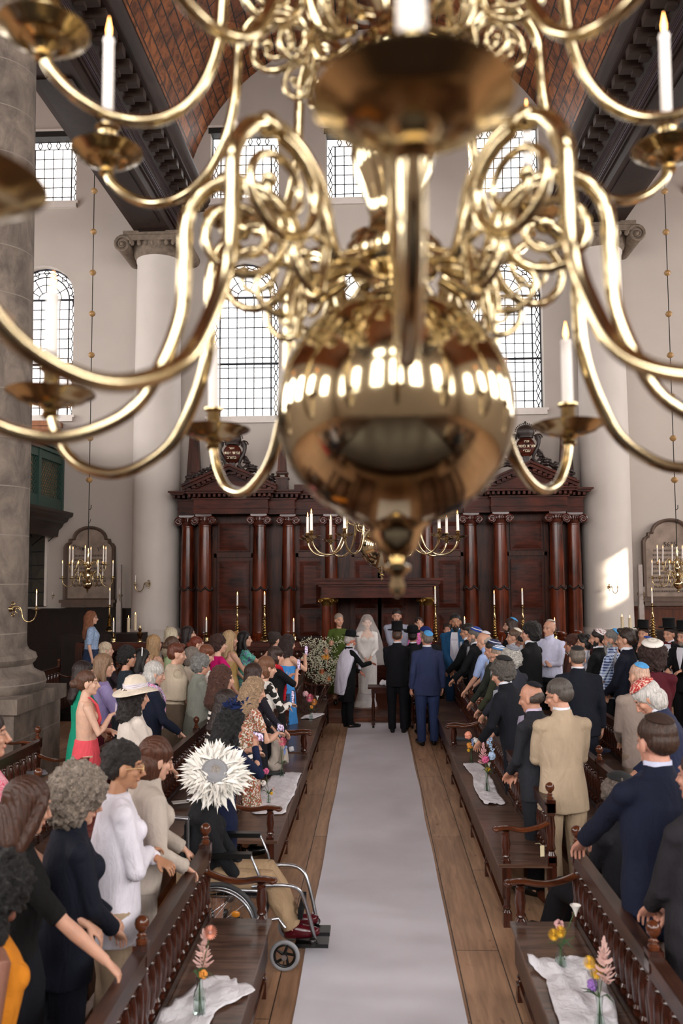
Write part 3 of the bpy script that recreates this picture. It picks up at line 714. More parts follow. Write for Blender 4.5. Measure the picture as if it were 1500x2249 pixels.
# pediments, crests, obelisks ---------------------------------------
def pediment(c, w, y, z0, h):
    m = MB(); m.prism([(c - w + .1, z0), (c + w - .1, z0), (c, z0 + h * .82)], y + .05, y + .7, 'y')
    for sx in (-1, 1):
        for off, th, d in ((0, .07, -.12), (.07, .05, -.2), (-.09, .03, -.03)):
            a = (c + sx * (w + .04), z0 + off); b = (c, z0 + h * .86 + off)
            m.prism([a, b, (b[0], b[1] + th), (a[0], a[1] + th)], y + d, y + .75, 'y')
        for k in range(1, 9):
            f = k / 9; xx = c + sx * w * (1 - f); zz = z0 + h * .86 * f; m.prism([(xx - .05, zz - .06 - .0), (xx + .04, zz - .06), (xx + .04, zz + .0), (xx - .05, zz)], y - .1, y + .1, 'y')
    return m.build('pediment', MAHOG_H, ark, 15)
def leafspray(m, p0, p1, n, r, rs):
    p0, p1 = Vector(p0), Vector(p1)
    for i in range(n):
        t = rs.random(); p = p0.lerp(p1, t) + Vector((rs.uniform(-r, r), rs.uniform(-r, r) * .6, rs.uniform(-r, r) * .9)); s = rs.uniform(.025, .055)
        m.ell(p, (s, s * .7, s * rs.uniform(.5, 1)), 6, 5)
def crest(c, y, z, lines, S_=1):
    t = MB(); rs = random.Random(int(c * 10))
    m = MB(); m.ell((c, y, z), (.215, .12, .23), 24, 14); o = m.build('shield', MAHOG_H, ark, 60)
    m = MB(); m.lathe([(.17, .2), (.18, .26), (.2, .3), (.2, .33)], (c, y, z), 24)
    m.ell((c, y, z + .34), (.2, .12, .17), 20, 10)
    for k in range(15): a = pi * (k + .5) / 15; m.ell((c - .225 * cos(a), y, z + .34 + .19 * sin(a)), (.018, .018, .018), 6, 4)
    m.tube([(c, y, z + .5), (c, y, z + .58)], .012, 6); m.ell((c, y, z + .55), .03, 8, 6)
    for sx in (-1, 1):
        pts = [(c + sx * (.22 + .06 * sin(i / 9 * 5)), y - .03, z + .28 - i * .06) for i in range(10)]; m.tube(pts, [.05, .06, .055, .045, .04, .045, .05, .045, .035, .02], 7)
        volute(m, (c + sx * .27, y - .05, z + .2), .09, 'y', sx)
        leafspray(m, (c + sx * .3, y, z - .05), (c + sx * .34, y, z - .3), 26, .06, rs)
        leafspray(m, (c + sx * .34, y, z - .3), (c + sx * .62, y - .02, z - .38), 40, .08, rs)
        leafspray(m, (c + sx * .6, y - .02, z - .4), (c + sx * 1.0, y - .02, z - .62), 50, .08, rs)
        m.tube([(c + sx * .12, y, z - .25), (c + sx * .3, y, z - .42), (c + sx * .5, y, z - .38), (c + sx * .7, y, z - .52), (c + sx * .95, y, z - .66)], [.05, .045, .04, .035, .02], 7)
    m.box((c - .06, y - .05, z - .5), (c + .06, y + .05, z - .2)); m.build('carved_crest', CARVE, ark, 50)
    for i, (tx, sz) in enumerate(lines):
        me = textmesh(tx, sz, .004); o_ = link('lettering', me, plain('#e9dcbc', .5, name='gilt_letters'), o); o_.location = (c, y - .12 - .004, z + .11 - i * .105); o_.rotation_euler = (R(90), 0, 0)
zp = az(1076)
for q, ln in ((-1, [('רשא', .07), ('ותוא יתיוצ', .092), ('ברוחב', .085)]), (1, [('ורכז', .07), ('השמ תרות', .092), ('ידבע', .085)])):
    c = q * 3.25 + (-.03 if q < 0 else 0.02); pediment(c, 1.0, -.25, zp, .52); crest(c, .1, az(992 if q < 0 else 984), ln)
    for ox, oy in ((4.34 * q, .75), (4.12 * q, .2), (2.15 * q, .05)):
        m = MB(); m.box((ox - .13, oy - .13, zp - .02), (ox + .13, oy + .13, zp + .26)); m.box((ox - .15, oy - .15, zp + .26), (ox + .15, oy + .15, zp + .3))
        for sx in (-1, 1):
            for sy in (-1, 1): m.ell((ox + sx * .09, oy + sy * .09, zp + .34), .035, 8, 6)
        m.loft([[(ox - s, oy - s, z), (ox + s, oy - s, z), (ox + s, oy + s, z), (ox - s, oy + s, z)] for s, z in ((.13, zp + .38), (.13, zp + .42), (.1, zp + .44), (.045, zp + 1.45), (.005, zp + 1.52))])
        m.build('obelisk', MAHOG, ark, 20)
m = MB(); m.box((-1.9, .2, zp), (1.9, .9, zp + .16)); m.box((-1.0, .2, zp + .16), (1.0, .8, zp + .95)); m.box((-1.08, .12, zp + .95), (1.08, .85, zp + 1.02)); m.build('attic', MAHOG_H, ark, 20)
pediment(0, 1.05, .15, zp + 1.02, .45)
# portico around the middle doors ------------------------------------
YP = 17.9; pc = at(828, 1300, YP).x
pt = thing('portico', 'small dark wooden portico with gilt capitals in front of the ark', 'canopy', (pc, YP, 0))
def pz(py): return at(828, py, YP).z
zz = pz(1313); hw = (at(973, 1270, YP).x - at(683, 1270, YP).x) / 2
m = MB(); m.box((-hw * .86, 0, zz), (hw * .86, 1.0, zz + .05)); m.box((-hw * .84, 0, zz + .05), (hw * .84, 1.0, pz(1288))); m.box((-hw * .89, -.05, pz(1288)), (hw * .89, 1.0, pz(1283)))
m.box((-hw * .95, -.11, pz(1283)), (hw * .95, 1.0, pz(1275))); m.box((-hw, -.16, pz(1275)), (hw, 1.0, pz(1270))); m.build('entablature', MAHOG_H, pt, 15)
for q in (-1, 1):
    for dx, dy in ((0, 0), (.16, .25)):
        x = q * (hw * .755 - dx * .5 + .03); m = MB(); m.lathe([(.12, .2), (.12, .28), (.1, .32), (.1, 1.2), (.088, zz - .16)], (x, dy + .12, 0), 24); o = m.build('column', JAC, pt, 30)
        m = MB(); m.lathe([(.09, 0), (.1, .04), (.12, .1), (.14, .13), (.14, .16)], (x, dy + .12, zz - .16), 16)
        for s_ in (-1, 1): volute(m, (x + s_ * .12, dy + .0, zz - .06), .045, 'y', -s_)
        m.build('capital', GILT, o, 40)
    m = MB(); m.box((q * hw * .75 - .2, -.05, .2), (q * hw * .75 + .2, .6, .9)); m.build('pedestal', MAHOG, pt, 20)
# balustrade of the platform -----------------------------------------
YB = 16.9; zr = at(600, 1410, YB).z
_BAL = {}
def baluster_mesh(h, r=.028):
    k = (round(h, 3), r)
    if k not in _BAL:
        m = MB(); m.lathe([(r * .9, 0), (r * 1.15, .02), (r * .8, h * .07), (r * 1.2, h * .12), (r * .8, h * .17), (r * 1.1, h * .24), (r * 1.35, h * .55), (r * 1.15, h * .72), (r * .75, h * .84), (r * 1.15, h * .88), (r * .8, h * .93), (r * 1.0, h)], seg=10)
        _BAL[k] = m.mesh('baluster', 40)
    return _BAL[k]
def altar_rail(x0, x1, lab):
    t = thing('altar_rail', lab, 'railing', ((x0 + x1) / 2, YB, .2)); w = (x1 - x0) / 2; H = zr - .2
    m = MB(); m.box((-w, -.12, H - .09), (w, .12, H)); m.box((-w, -.09, H - .16), (w, .09, H - .09)); m.build('rail', MAHOG_H, t, 20)
    m = MB(); m.box((-w, -.08, 0), (w, .08, .14)); m.build('bottom_rail', MAHOG_H, t, 20)
    n = int((x1 - x0) / .17)
    for i in range(n):
        o = link('baluster', baluster_mesh(H - .3, .045), PEWV, t); o.location = (-w + (i + .5) * 2 * w / n, 0, .14)
    for s_ in (-1, 1):
        m = MB(); m.box((s_ * w - .07, -.1, 0), (s_ * w + .07, .1, H)); m.build('post', MAHOG, t, 20)
altar_rail(-5.8, -1.28, 'dark wooden balustrade carrying brass candlesticks, left of the chuppah'); altar_rail(1.28, 5.8, 'dark wooden balustrade carrying brass candlesticks, right of the chuppah')
# dignitaries' bench with sloping box on the left, and pale poles
m = MB(); m.box((-6.6, 18.0, 0), (-4.9, 18.5, 1.385)); m.prism([(-6.6, 1.385), (-4.9, 1.385), (-4.9, 1.41), (-6.0, 1.40)], 18.0, 18.5, 'y'); tag(m.build('reading_bench', DARKW, None, 20), 'dark wooden bench with sloping top below the big pale candles on the left', 'bench')
m = MB(); m.box((4.4, 17.35, 0), (6.6, 17.9, 1.47)); tag(m.build('reading_bench', DARKW, None, 20), 'dark wooden bench carrying two cream candles in front of the right column', 'bench')
for px, y0, y1, lab in ((263, 1240, 1395, 'pale grey square pole in front of the left wall tablet'), (1405, 1240, 1360, 'pale grey square pole left of the right wall tablet')):
    a = at(px, y0, 19.9); m = MB(); zb = 1.2 if px < 900 else 1.2; m.box((-.055, -.055, 0), (.055, .055, a.z - .9)); m.box((-.045, -.045, a.z - .9), (.045, .045, a.z)); m.box((-.12, -.12, 0), (.12, .12, .1)); o = m.build('pole', plain('#a59a94', .6, name='pale_pole'), None, 20); o.location = (a.x, 19.9, 0); tag(o, lab, 'pole')
# ------------------------------------------------------------------ candles & candlesticks
def candle_mesh(h, r):
    m = MB(); m.lathe([(r, 0), (r * .96, h * .75), (r * .94, h * .93), (r * 1.08, h * .955), (r * .85, h * .99), (r * .3, h)], seg=12); return m.mesh('candle', 40)
def flame_meshes(s):
    m = MB(); m.lathe([(.0005, 0), (.0055 * s, .008 * s), (.006 * s, .016 * s), (.003 * s, .032 * s), (.0004, .045 * s)], seg=8); a = m.mesh('flame', 60)
    m = MB(); m.lathe([(.0004, .004 * s), (.0035 * s, .012 * s), (.0005, .024 * s)], seg=8); return a
_CN = {}
def ringnames(n):
    return {10: ['back', 'back left', 'left rear', 'left front', 'front left', 'front', 'front right', 'right front', 'right rear', 'back right'], 8: ['back', 'back left', 'left', 'front left', 'front', 'front right', 'right', 'back right'], 6: ['right', 'rear right', 'rear left', 'left', 'front left', 'front right']}[n]
def candle(loc, h, r, lit, label, group=None, mat=WAX, fs=1.0, tilt=0):
    k = (h, r, lit, fs, mat.name)
    if k not in _CN:
        _CN[k] = (candle_mesh(h, r), flame_meshes(fs) if lit else None)
    me, fm = _CN[k]; o = link('candle', me, mat); o.location = loc; o.rotation_euler = (tilt, tilt * .6, 0); tag(o, label, 'candle', group)
    if lit: f = link('flame', fm, FLAME, o); f.location = (0, 0, h)
    else: f = link('wick', MBW, IRON, o); f.location = (0, 0, h)
    return o
_w = MB(); _w.tube([(0, 0, -.002), (.001, 0, .01)], .0015, 5); MBW = _w.mesh('wick')
def candlestick(px, pyb, pyp, pyf, Y, lab, clab):
    b = at(px, pyb, Y); h = at(px, pyp, Y).z - b.z; t = thing('candlestick', lab, 'candlestick', b)
    r = .085 if h > .5 else .06
    pr = [(r, 0), (r, .015), (r * .8, .03), (r * .9, .06), (r * .5, .09)]
    n = 7 if h > .5 else 2
    for i in range(n):
        z0 = .1 + (h - .22) * (i / n) * .75; rr = r * (.9 - .5 * i / n); pr += [(rr * .45, z0), (rr, z0 + (h * .03)), (rr * .45, z0 + h * .06)]
    pr += [(r * .22, h * .78), (r * .16, h - .06)]
    m = MB(); m.lathe(pr, seg=20); m.build('stem', BRASS2, t, 50)
    m = MB(); m.lathe([(.015, h - .07), (r * .9, h - .05), (r * .95, h - .045), (.02, h - .045), (.02, h - .02), (.026, h), (.018, h)], seg=20); m.build('drip_pan', BRASS2, t, 50)
    hc = at(px, pyf, Y).z - b.z - h - .05
    candle((b.x, b.y, b.z + h - .01), round(hc, 2), .016, True, clab, None, WAX, 1.4)
ST = [(521, 1408, 1330, 1299, 'tall brass candlestick on the left balustrade, leftmost of two tall ones'), (581, 1408, 1328, 1299, 'tall brass candlestick on the left balustrade, right of two tall ones'),
      (453, 1408, 1388, 1355, 'short brass candlestick at the left part of the left balustrade'), (645, 1406, 1388, 1357, 'short brass candlestick nearest the flowers on the left balustrade'),
      (957, 1409, 1326, 1287, 'tall brass candlestick just right of the portico column'), (1087, 1408, 1328, 1296, 'tall brass candlestick on the right balustrade behind the brown-haired men'),
      (1149, 1407, 1328, 1291, 'tall brass candlestick on the right balustrade, rightmost tall one there'), (1021, 1410, 1388, 1354, 'short brass candlestick on the right balustrade beside the bearded man'),
      (1219, 1406, 1386, 1356, 'short brass candlestick behind the bald man in a white shirt')]
for px, a, b, c, l in ST: candlestick(px, a, b, c, YB, l, 'lit candle in the ' + l.replace('brass ', ''))
candlestick(240, 1386, 1328, 1290, 18.2, 'tall brass candlestick on the bench beside the woman in light blue knit', 'lit candle in the tall candlestick beside the woman in light blue')
candlestick(249, 1410, 1388, 1356, YB, 'short brass candlestick right of the woman in light blue knit', 'lit white candle in the short candlestick near the woman in light blue')
candlestick(1435, 1406, 1325, 1290, YB, 'tall brass candlestick between the men in top hats', 'lit white candle above the men in top hats')
for px, y0, y1, Y, l in ((282, 1388, 1357, 18.3, 'thick cream candle on the left bench, left of two'), (297, 1384, 1350, 18.3, 'thick cream candle on the left bench, taller of two'), (1367, 1382, 1354, 17.6, 'thick cream candle at the foot of the right white column, left of two'), (1384, 1382, 1356, 17.6, 'thick cream candle left of the top hatted man, right of two')):
    b = at(px, y0, Y); h = at(px, y1, Y).z - b.z; candle(b, round(h, 2), .032, True, l, None, WAXC, 1.2)
for px, y0, y1, Y, l in ((307, 1410, 1372, YB, 'turned brass finial knob on the left bench'), (367, 1410, 1376, YB, 'turned brass finial knob below the left white column')):
    b = at(px, y0, Y); h = at(px, y1, Y).z - b.z; m = MB(); m.lathe([(.05, 0), (.05, .02), (.02, h * .2), (.05, h * .4), (.06, h * .5), (.025, h * .6), (.04, h * .72), (.012, h * .85), (.018, h * .92), (.003, h)], seg=16); o = m.build('finial', BRASS2, None, 50); o.location = b; tag(o, l, 'ornament')
# wall sconces ---------------------------------------------------------
def sconce(px, py, Y, side, lab, lit, sc=1.0, face=0):
    b = at(px, py, Y); t = thing('wall_sconce', lab, 'sconce', b, face, sc=sc)
    m = MB(); m.lathe([(.0, 0), (.07, .0), (.06, .03), (.03, .05), (.035, .08)], M=Matrix.Rotation(R(90) * side, 4, 'Y') @ Matrix.Rotation(0, 4, 'Z')); 
    volute(m, (side * .05, -.0, .1), .05, 'y', side); volute(m, (side * .06, -.0, -.12), .04, 'y', -side); m.build('backplate', BRASS2, t, 50)
    pts = [(0, 0, 0), (.1, 0, .05), (.2, 0, .04), (.24, 0, -.05), (.26, 0, -.16), (.33, 0, -.24), (.42, 0, -.25), (.5, 0, -.2), (.54, 0, -.1), (.54, 0, -.03)]
    pts = smooth_path([(x * side, y, z) for x, y, z in pts], 4)
    m = MB(); m.tube(pts, .0135, 10); sp = [(.16 + .05 * cos(a), 0, -.03 + .05 * sin(a)) for a in [i * .45 for i in range(12)]]; m.tube([(x * side, y, z) for x, y, z in sp], .009, 8); m.build('arm', BRASS2, t, 60)
    m = MB(); m.lathe([(.012, -.04), (.03, -.02), (.1, 0), (.1, .006), (.02, .01), (.02, .06), (.028, .065), (.018, .07)], (.54 * side, 0, 0), 20); m.build('drip_pan', BRASS2, t, 50)
    Mx = Matrix.Rotation(face, 3, 'Z'); p = b + Mx @ Vector((.54 * side, 0, .06)) * sc
    candle(p, round(.26 * sc, 2), .0125 * sc, lit, ('lit' if lit else 'unlit') + ' white candle on the ' + lab.replace('brass ', ''), None, WAX, 1.2)
def smooth_path(pts, k=4):
    P = [Vector(p) for p in pts]; out = []
    for i in range(len(P) - 1):
        p0 = P[max(i - 1, 0)]; p1 = P[i]; p2 = P[i + 1]; p3 = P[min(i + 2, len(P) - 1)]
        for j in range(k):
            t = j / k; out.append(.5 * ((2 * p1) + (p2 - p0) * t + (2 * p0 - 5 * p1 + 4 * p2 - p3) * t * t + (3 * p1 - p0 - 3 * p2 + p3) * t ** 3))
    out.append(P[-1]); return out
sconce(22, 1338, 10.75, 1, 'brass sconce on the sandstone column at the left edge', True, .62)
sconce(330, 1283, 19.1, -1, 'brass sconce on the left white column', False, .62)
sconce(118, 1308, 20.1, 1, 'brass sconce between the dark window and the left tablet', False, .3, R(-80))
sconce(266, 1308, 20.05, 1, 'brass sconce right of the left tablet', False, .5, R(-80))
sconce(1336, 1290, 19.1, 1, 'brass sconce in the sun patch on the right white column', False, .5, R(-60))
sconce(1402, 1304, 20.05, 1, 'brass sconce left of the right tablet', False, .5, R(-80))
# ================================================================== chandeliers
LOW = [(.09, 3.09), (.15, 3.065), (.172, 3.10), (.19, 3.165), (.235, 3.21), (.285, 3.222), (.335, 3.20), (.365, 3.15), (.368, 3.08), (.372, 2.99), (.396, 2.907), (.44, 2.824), (.51, 2.777), (.582, 2.763), (.66, 2.785), (.71, 2.835), (.733, 2.89), (.737, 2.92)]
def scaled_arm(pts, kx, zoff, kz): return [((r - .09) * kx + .09, (z - 2.92) * kz + zoff) for r, z in pts]
UP = [(.07, 3.50), (.12, 3.48), (.14, 3.51), (.155, 3.56), (.19, 3.60), (.23, 3.61), (.27, 3.595), (.295, 3.555), (.30, 3.50), (.305, 3.43), (.325, 3.355), (.36, 3.295), (.41, 3.26), (.469, 3.255), (.52, 3.275), (.56, 3.31), (.576, 3.34), (.578, 3.365)]
TOP = scaled_arm(UP, .62, 3.86, .8)
def arm_meshes(P, thick, pan, big):
    path = smooth_path([(r, 0, z) for r, z in P], 6); n = len(path)
    rad = [thick * (1.0 - .25 * i / n) for i in range(n)]
    m = MB(); m.tube(path, rad, 14)
    # moulded ring where the tube leaves the scroll
    q = path[int(n * .32)]; m.ell(q, thick * 1.35, 10, 8)
    # inner scroll curling off the top of the bend
    top = P[5]; c = (top[0] - .01, top[1] - .095 * (1 if big else .8)); R0 = .085 if big else .066
    sp = []
    for i in range(34):
        a = pi * .5 - i / 33 * 3.6 * pi; rr = R0 * (1 - .72 * i / 33); sp.append((c[0] - rr * cos(a), 0, c[1] + rr * sin(a)))
    m.tube(sp, [thick * (.75 - .4 * i / 33) for i in range(34)], 10); m.ell(sp[-1], thick * .9, 10, 8)
    # lower tendril
    t0 = P[2]; sp = []
    for i in range(26):
        a = -pi * .4 - i / 25 * 2.6 * pi; rr = R0 * .62 * (1 - .6 * i / 25); sp.append((t0[0] + .03 - rr * cos(a), 0, t0[1] - .055 + rr * sin(a)))
    m.tube([(t0[0], 0, t0[1])] + sp, [thick * .6] + [thick * (.55 - .3 * i / 25) for i in range(26)], 8); m.ell(sp[-1], thick * .7, 8, 6)
    arm = m.mesh('arm', 60)
    e = P[-1]; m = MB()
    m.lathe([(thick * .8, -.035), (thick * 1.3, -.028), (thick * 1.0, -.018), (thick * 1.6, -.01), (.025, -.006)], (e[0], 0, e[1]), 20)
    m.lathe([(.02, -.008), (pan * .35, -.004), (pan * .5, .001), (pan * .52, -.003), (pan * .75, .004), (pan * .8, .010), (pan * .97, .016), (pan, .019), (pan * .97, .021), (pan * .7, .012), (.02, .008)], (e[0], 0, e[1]), 48)
    pn = m.mesh('drip_pan', 50); m = MB()
    m.lathe([(.012, .008), (.02, .012), (.013, .02), (.017, .028), (.0165, .06), (.0185, .064), (.0245, .067), (.0245, .071), (.015, .074)], (e[0], 0, e[1]), 20); sk = m.mesh('candle_socket', 50)
    return arm, pn, sk, e
UP = [(r * 1.04, z + .042) for r, z in UP]
ARM_L = arm_meshes(LOW, .0145, .09, True); ARM_U = arm_meshes(UP, .0120, .072, False); ARM_T = arm_meshes(TOP, .010, .055, False)
def finish_lathe(pr, seg=48):
    m = MB(); m.lathe(pr, seg=seg); return m
def chandelier(x, y, label, grp, rot, main, cl, tiers=3, near=False):
    t = thing('chandelier', label, 'chandelier', (x, y, 0), rot); TL = Matrix.Identity(4)
    if near:
        TL = Matrix.Translation((x, y, 2.9)) @ Matrix.Rotation(R(-2.2), 4, 'X') @ Matrix.Translation((-x, -y, -2.9)); t.matrix_world = TL @ Matrix.Translation((x, y, 0))
    sz = 2.84
    def P(name, pr, seg=48): 
        m = MB(); m.lathe(pr, seg=seg); return m.build(name, BRASS, t, 50)
    m = MB(); m.ell((0, 0, sz), .208, 96, 48); m.build('sphere', BRASS, t, 90)
    P('finial', [(.001, 2.515), (.010, 2.52), (.014, 2.535), (.010, 2.548), (.012, 2.553), (.024, 2.562), (.025, 2.568), (.012, 2.574), (.018, 2.582), (.036, 2.598), (.045, 2.622), (.048, 2.632), (.06, 2.64), (.063, 2.647), (.056, 2.653), (.04, 2.658), (.036, 2.668), (.032, 2.675), (.03, 2.682), (.047, 2.688), (.048, 2.694), (.03, 2.70)])
    P('baluster', [(.05, 3.035), (.052, 3.045), (.038, 3.06), (.045, 3.075), (.075, 3.085), (.085, 3.10), (.088, 3.13), (.075, 3.15), (.05, 3.165), (.042, 3.19), (.048, 3.22), (.07, 3.27), (.078, 3.31), (.072, 3.35), (.045, 3.39), (.034, 3.42), (.04, 3.44), (.065, 3.455), (.075, 3.47), (.075, 3.51), (.06, 3.53), (.035, 3.55), (.03, 3.58), (.05, 3.63), (.055, 3.67), (.035, 3.72), (.025, 3.78), (.05, 3.8), (.06, 3.83), (.05, 3.87), (.025, 3.9), (.022, 4.0), (.045, 4.05), (.05, 4.1), (.02, 4.16), (.01, 4.2)])
    m = MB(); m.tube([(0, 0, 4.15), (0, 0, 15.9)], .008, 6)
    k = 5.0
    while k < 15.8: m.ell((0, 0, k), .05, 12, 8); k += 1.2
    m.build('hanging_rod', IRON, t, 50)
    for (am, pn, sk, e), n, ph, ch, cr, ring in [(ARM_L, 10, 0, .165, .0135, 'lower'), (ARM_U, 10, R(2), .2, .0115, 'middle'), (ARM_T, 8, R(12), .12, .0095, 'top')][:tiers]:
        for i in range(n):
            a = ph + 2 * pi * i / n + pi / 2
            o = link('arm', am, BRASS, t); o.rotation_euler = (0, 0, a); kx = (1.04 if i == 5 else 1.09) if (near and ring == 'lower' and i in (4, 5, 6)) else 1.0; o.scale = (kx, 1, 1); p = link('drip_pan', pn, BRASS2, o); s_ = link('candle_socket', sk, BRASS2, p)
            w = TL @ (Vector((x, y, 0)) + Matrix.Rotation(a + rot, 3, 'Z') @ Vector((e[0] * kx, 0, e[1] + .066)))
            if main or True:
                candle(w, ch, cr, True, cl + ', ' + ring + ' ring, ' + ringnames(n)[i], grp + ', ' + ring + ' ring', WAX, 1.0 if not near else 1.0, random.uniform(-.03, .03))
    return t
c0 = at(868, 900, 1.5)
chandelier(c0.x, 1.5, 'huge out of focus polished brass chandelier with large sphere hanging close in front', 'candles of the near chandelier', 0, True, 'lit white candle on the huge near brass chandelier', 3, True)
c1 = at(838, 1190, 8.4)
chandelier(c1.x, 8.4, 'brass chandelier half hidden behind the near sphere, above the couple', 'candles of the middle chandelier', R(9), False, 'lit white candle on the middle chandelier behind the near sphere', 2)
# two small chandeliers by the tablets -------------------------------
def small_chandelier(px, label, grp, ph):
    Y = 16.9; k = Y / 1900; b = at(px, 1302, Y); t = thing('small_chandelier', label, 'chandelier', (b.x, Y, b.z)); z = lambda py: at(px, py, Y).z - b.z
    m = MB(); m.lathe([(.003, 0), (.02, .02), (.015, .04), (.03, .05), (.012, .065), (.05, .085), (.085, .12), (.098, .165), (.09, .21), (.05, .24), (.03, .26), (.045, .3), (.05, .34), (.03, .39), (.045, .42), (.06, .46), (.05, .5), (.02, .55), (.03, .62), (.02, .7), (.03, .8), (.012, .84), (.02, .87), (.005, .9)], seg=24); m.build('stem_and_sphere', BRASS, t, 50)
    def mk(P, th, pan):
        pth = smooth_path([(r, 0, zz) for r, zz in P], 5); m = MB(); m.tube(pth, th, 8)
        c = (P[3][0] - .0, P[3][1] - .06); sp = [(c[0] - .055 * (1 - .7 * i / 20) * cos(pi * .5 - i / 20 * 3 * pi), 0, c[1] + .055 * (1 - .7 * i / 20) * sin(pi * .5 - i / 20 * 3 * pi)) for i in range(21)]
        m.tube(sp, th * .8, 6); a = m.mesh('arm', 60); e = P[-1]; m = MB(); m.lathe([(.008, -.02), (.03, -.012), (pan, 0), (pan, .006), (.016, .006), (.016, .04), (.012, .042)], (e[0], 0, e[1]), 20); return a, m.mesh('drip_pan', 50), e
    A = mk([(.04, .27), (.08, .29), (.1, .36), (.15, .42), (.21, .4), (.24, .33), (.26, .22), (.32, .14), (.4, .13), (.47, .2), (.48, .29)], .0075, .07)
    B = mk([(.03, .52), (.07, .53), (.09, .6), (.14, .65), (.2, .63), (.22, .56), (.24, .48), (.29, .43), (.35, .45), (.37, .52), (.37, .56)], .0065, .055)
    for (am, pn, e), n, ph2, ch, ring in ((A, 6, ph, .26, 'lower'), (B, 6, ph + .5, .27, 'upper')):
        for i in range(n):
            a = ph2 + 2 * pi * i / n; o = link('arm', am, BRASS2, t); o.rotation_euler = (0, 0, a); link('drip_pan', pn, BRASS2, o)
            w = b + Matrix.Rotation(a, 3, 'Z') @ Vector((e[0], 0, e[1] + .035)); candle(w, ch, .013, True, 'lit candle, ' + ring + ' ring ' + ringnames(6)[i] + ', of the ' + label.replace('brass ', '').replace('hanging ', ''), grp + ', ' + ring + ' ring', WAX, 1.3, random.uniform(-.03, .05))
    m = MB(); m.tube([(0, 0, .89), (0, 0, z(1150))], .009, 6); hk = [(0, 0, z(1150)), (.03, 0, z(1146)), (.04, 0, z(1140))]; m.tube(hk, .006, 5)
    m.tube([(0, 0, z(1150)), (0, 0, z(1088))], .008, 6); m.tube([(0, 0, z(1118)), (.02, 0, z(1120)), (.045, 0, z(1116)), (.045, 0, z(1109))], .008, 6); m.build('hook_rod', IRON, t, 50)
    m = MB(); m.tube([(0, 0, z(1088)), (0, 0, 9.4)], .009, 5); m.build('cord', IRON, t, 50)
    for k_ in range(12):
        m = MB(); zz = z(1054 - 92 * k_ + k_ * k_ * .2); m.ell((0, 0, zz), (.065, .065, .06), 14, 10); m.lathe([(.068, -.006), (.07, 0), (.068, .006)], (0, 0, zz), 14); m.build('wooden_bead', plain('#9a7648', .4, var=.2, sc=30, name='bead_wood'), t, 50)
small_chandelier(192, 'small brass chandelier hanging before the left memorial tablet', 'candles of the small left chandelier', .2)
small_chandelier(1490, 'small brass chandelier hanging before the right memorial tablet', 'candles of the small right chandelier', .5)
# ================================================================== pews
# local frame: x = across (0 seat front edge, D back), y = along the bench, built for the bench front facing the aisle
SPH = None
def knob_mesh(h=.16):
    m = MB(); m.lathe([(.03, 0), (.034, .02), (.02, .035), (.03, .045), (.018, .055), (.018, .065), (.036, .085), (.042, .11), (.036, .135), (.015, .152), (.002, .155)], seg=18); return m.mesh('knob', 50)
KNOB = knob_mesh()
def post_mesh(h):
    m = MB(); m.box((-.034, -.034, 0), (.034, .034, .12)); m.lathe([(.034, .12), (.02, .14), (.034, .16), (.026, .2), (.036, h * .32), (.028, h * .46), (.034, h * .48)], seg=14); m.box((-.034, -.034, h * .48), (.034, .034, h * .56))
    m.lathe([(.033, h * .56), (.022, h * .59), (.034, h * .61), (.026, h * .66), (.035, h * .78), (.026, h * .86), (.034, h * .88), (.022, h * .9)], seg=14); m.box((-.034, -.034, h * .9), (.034, .034, h)); return m.mesh('post', 35)
_PM = {}
def pm(h):
    if h not in _PM: _PM[h] = post_mesh(h)
    return _PM[h]
def leg_mesh():
    m = MB(); m.box((-.032, -.032, 0), (.032, .032, .1)); m.lathe([(.03, .1), (.018, .12), (.03, .135), (.022, .16), (.032, .24), (.022, .3), (.03, .315)], seg=12); m.box((-.032, -.032, .315), (.032, .032, .43)); return m.mesh('leg', 35)
LEG = leg_mesh()
def armpost():
    m = MB(); m.box((-.03, -.03, .45), (.03, .03, .47)); m.lathe([(.03, .47), (.02, .485), (.032, .5), (.024, .52), (.034, .58), (.026, .64), (.03, .655), (.022, .665), (.03, .68)], seg=14); return m.mesh('arm_post', 40)
ARMP = armpost()
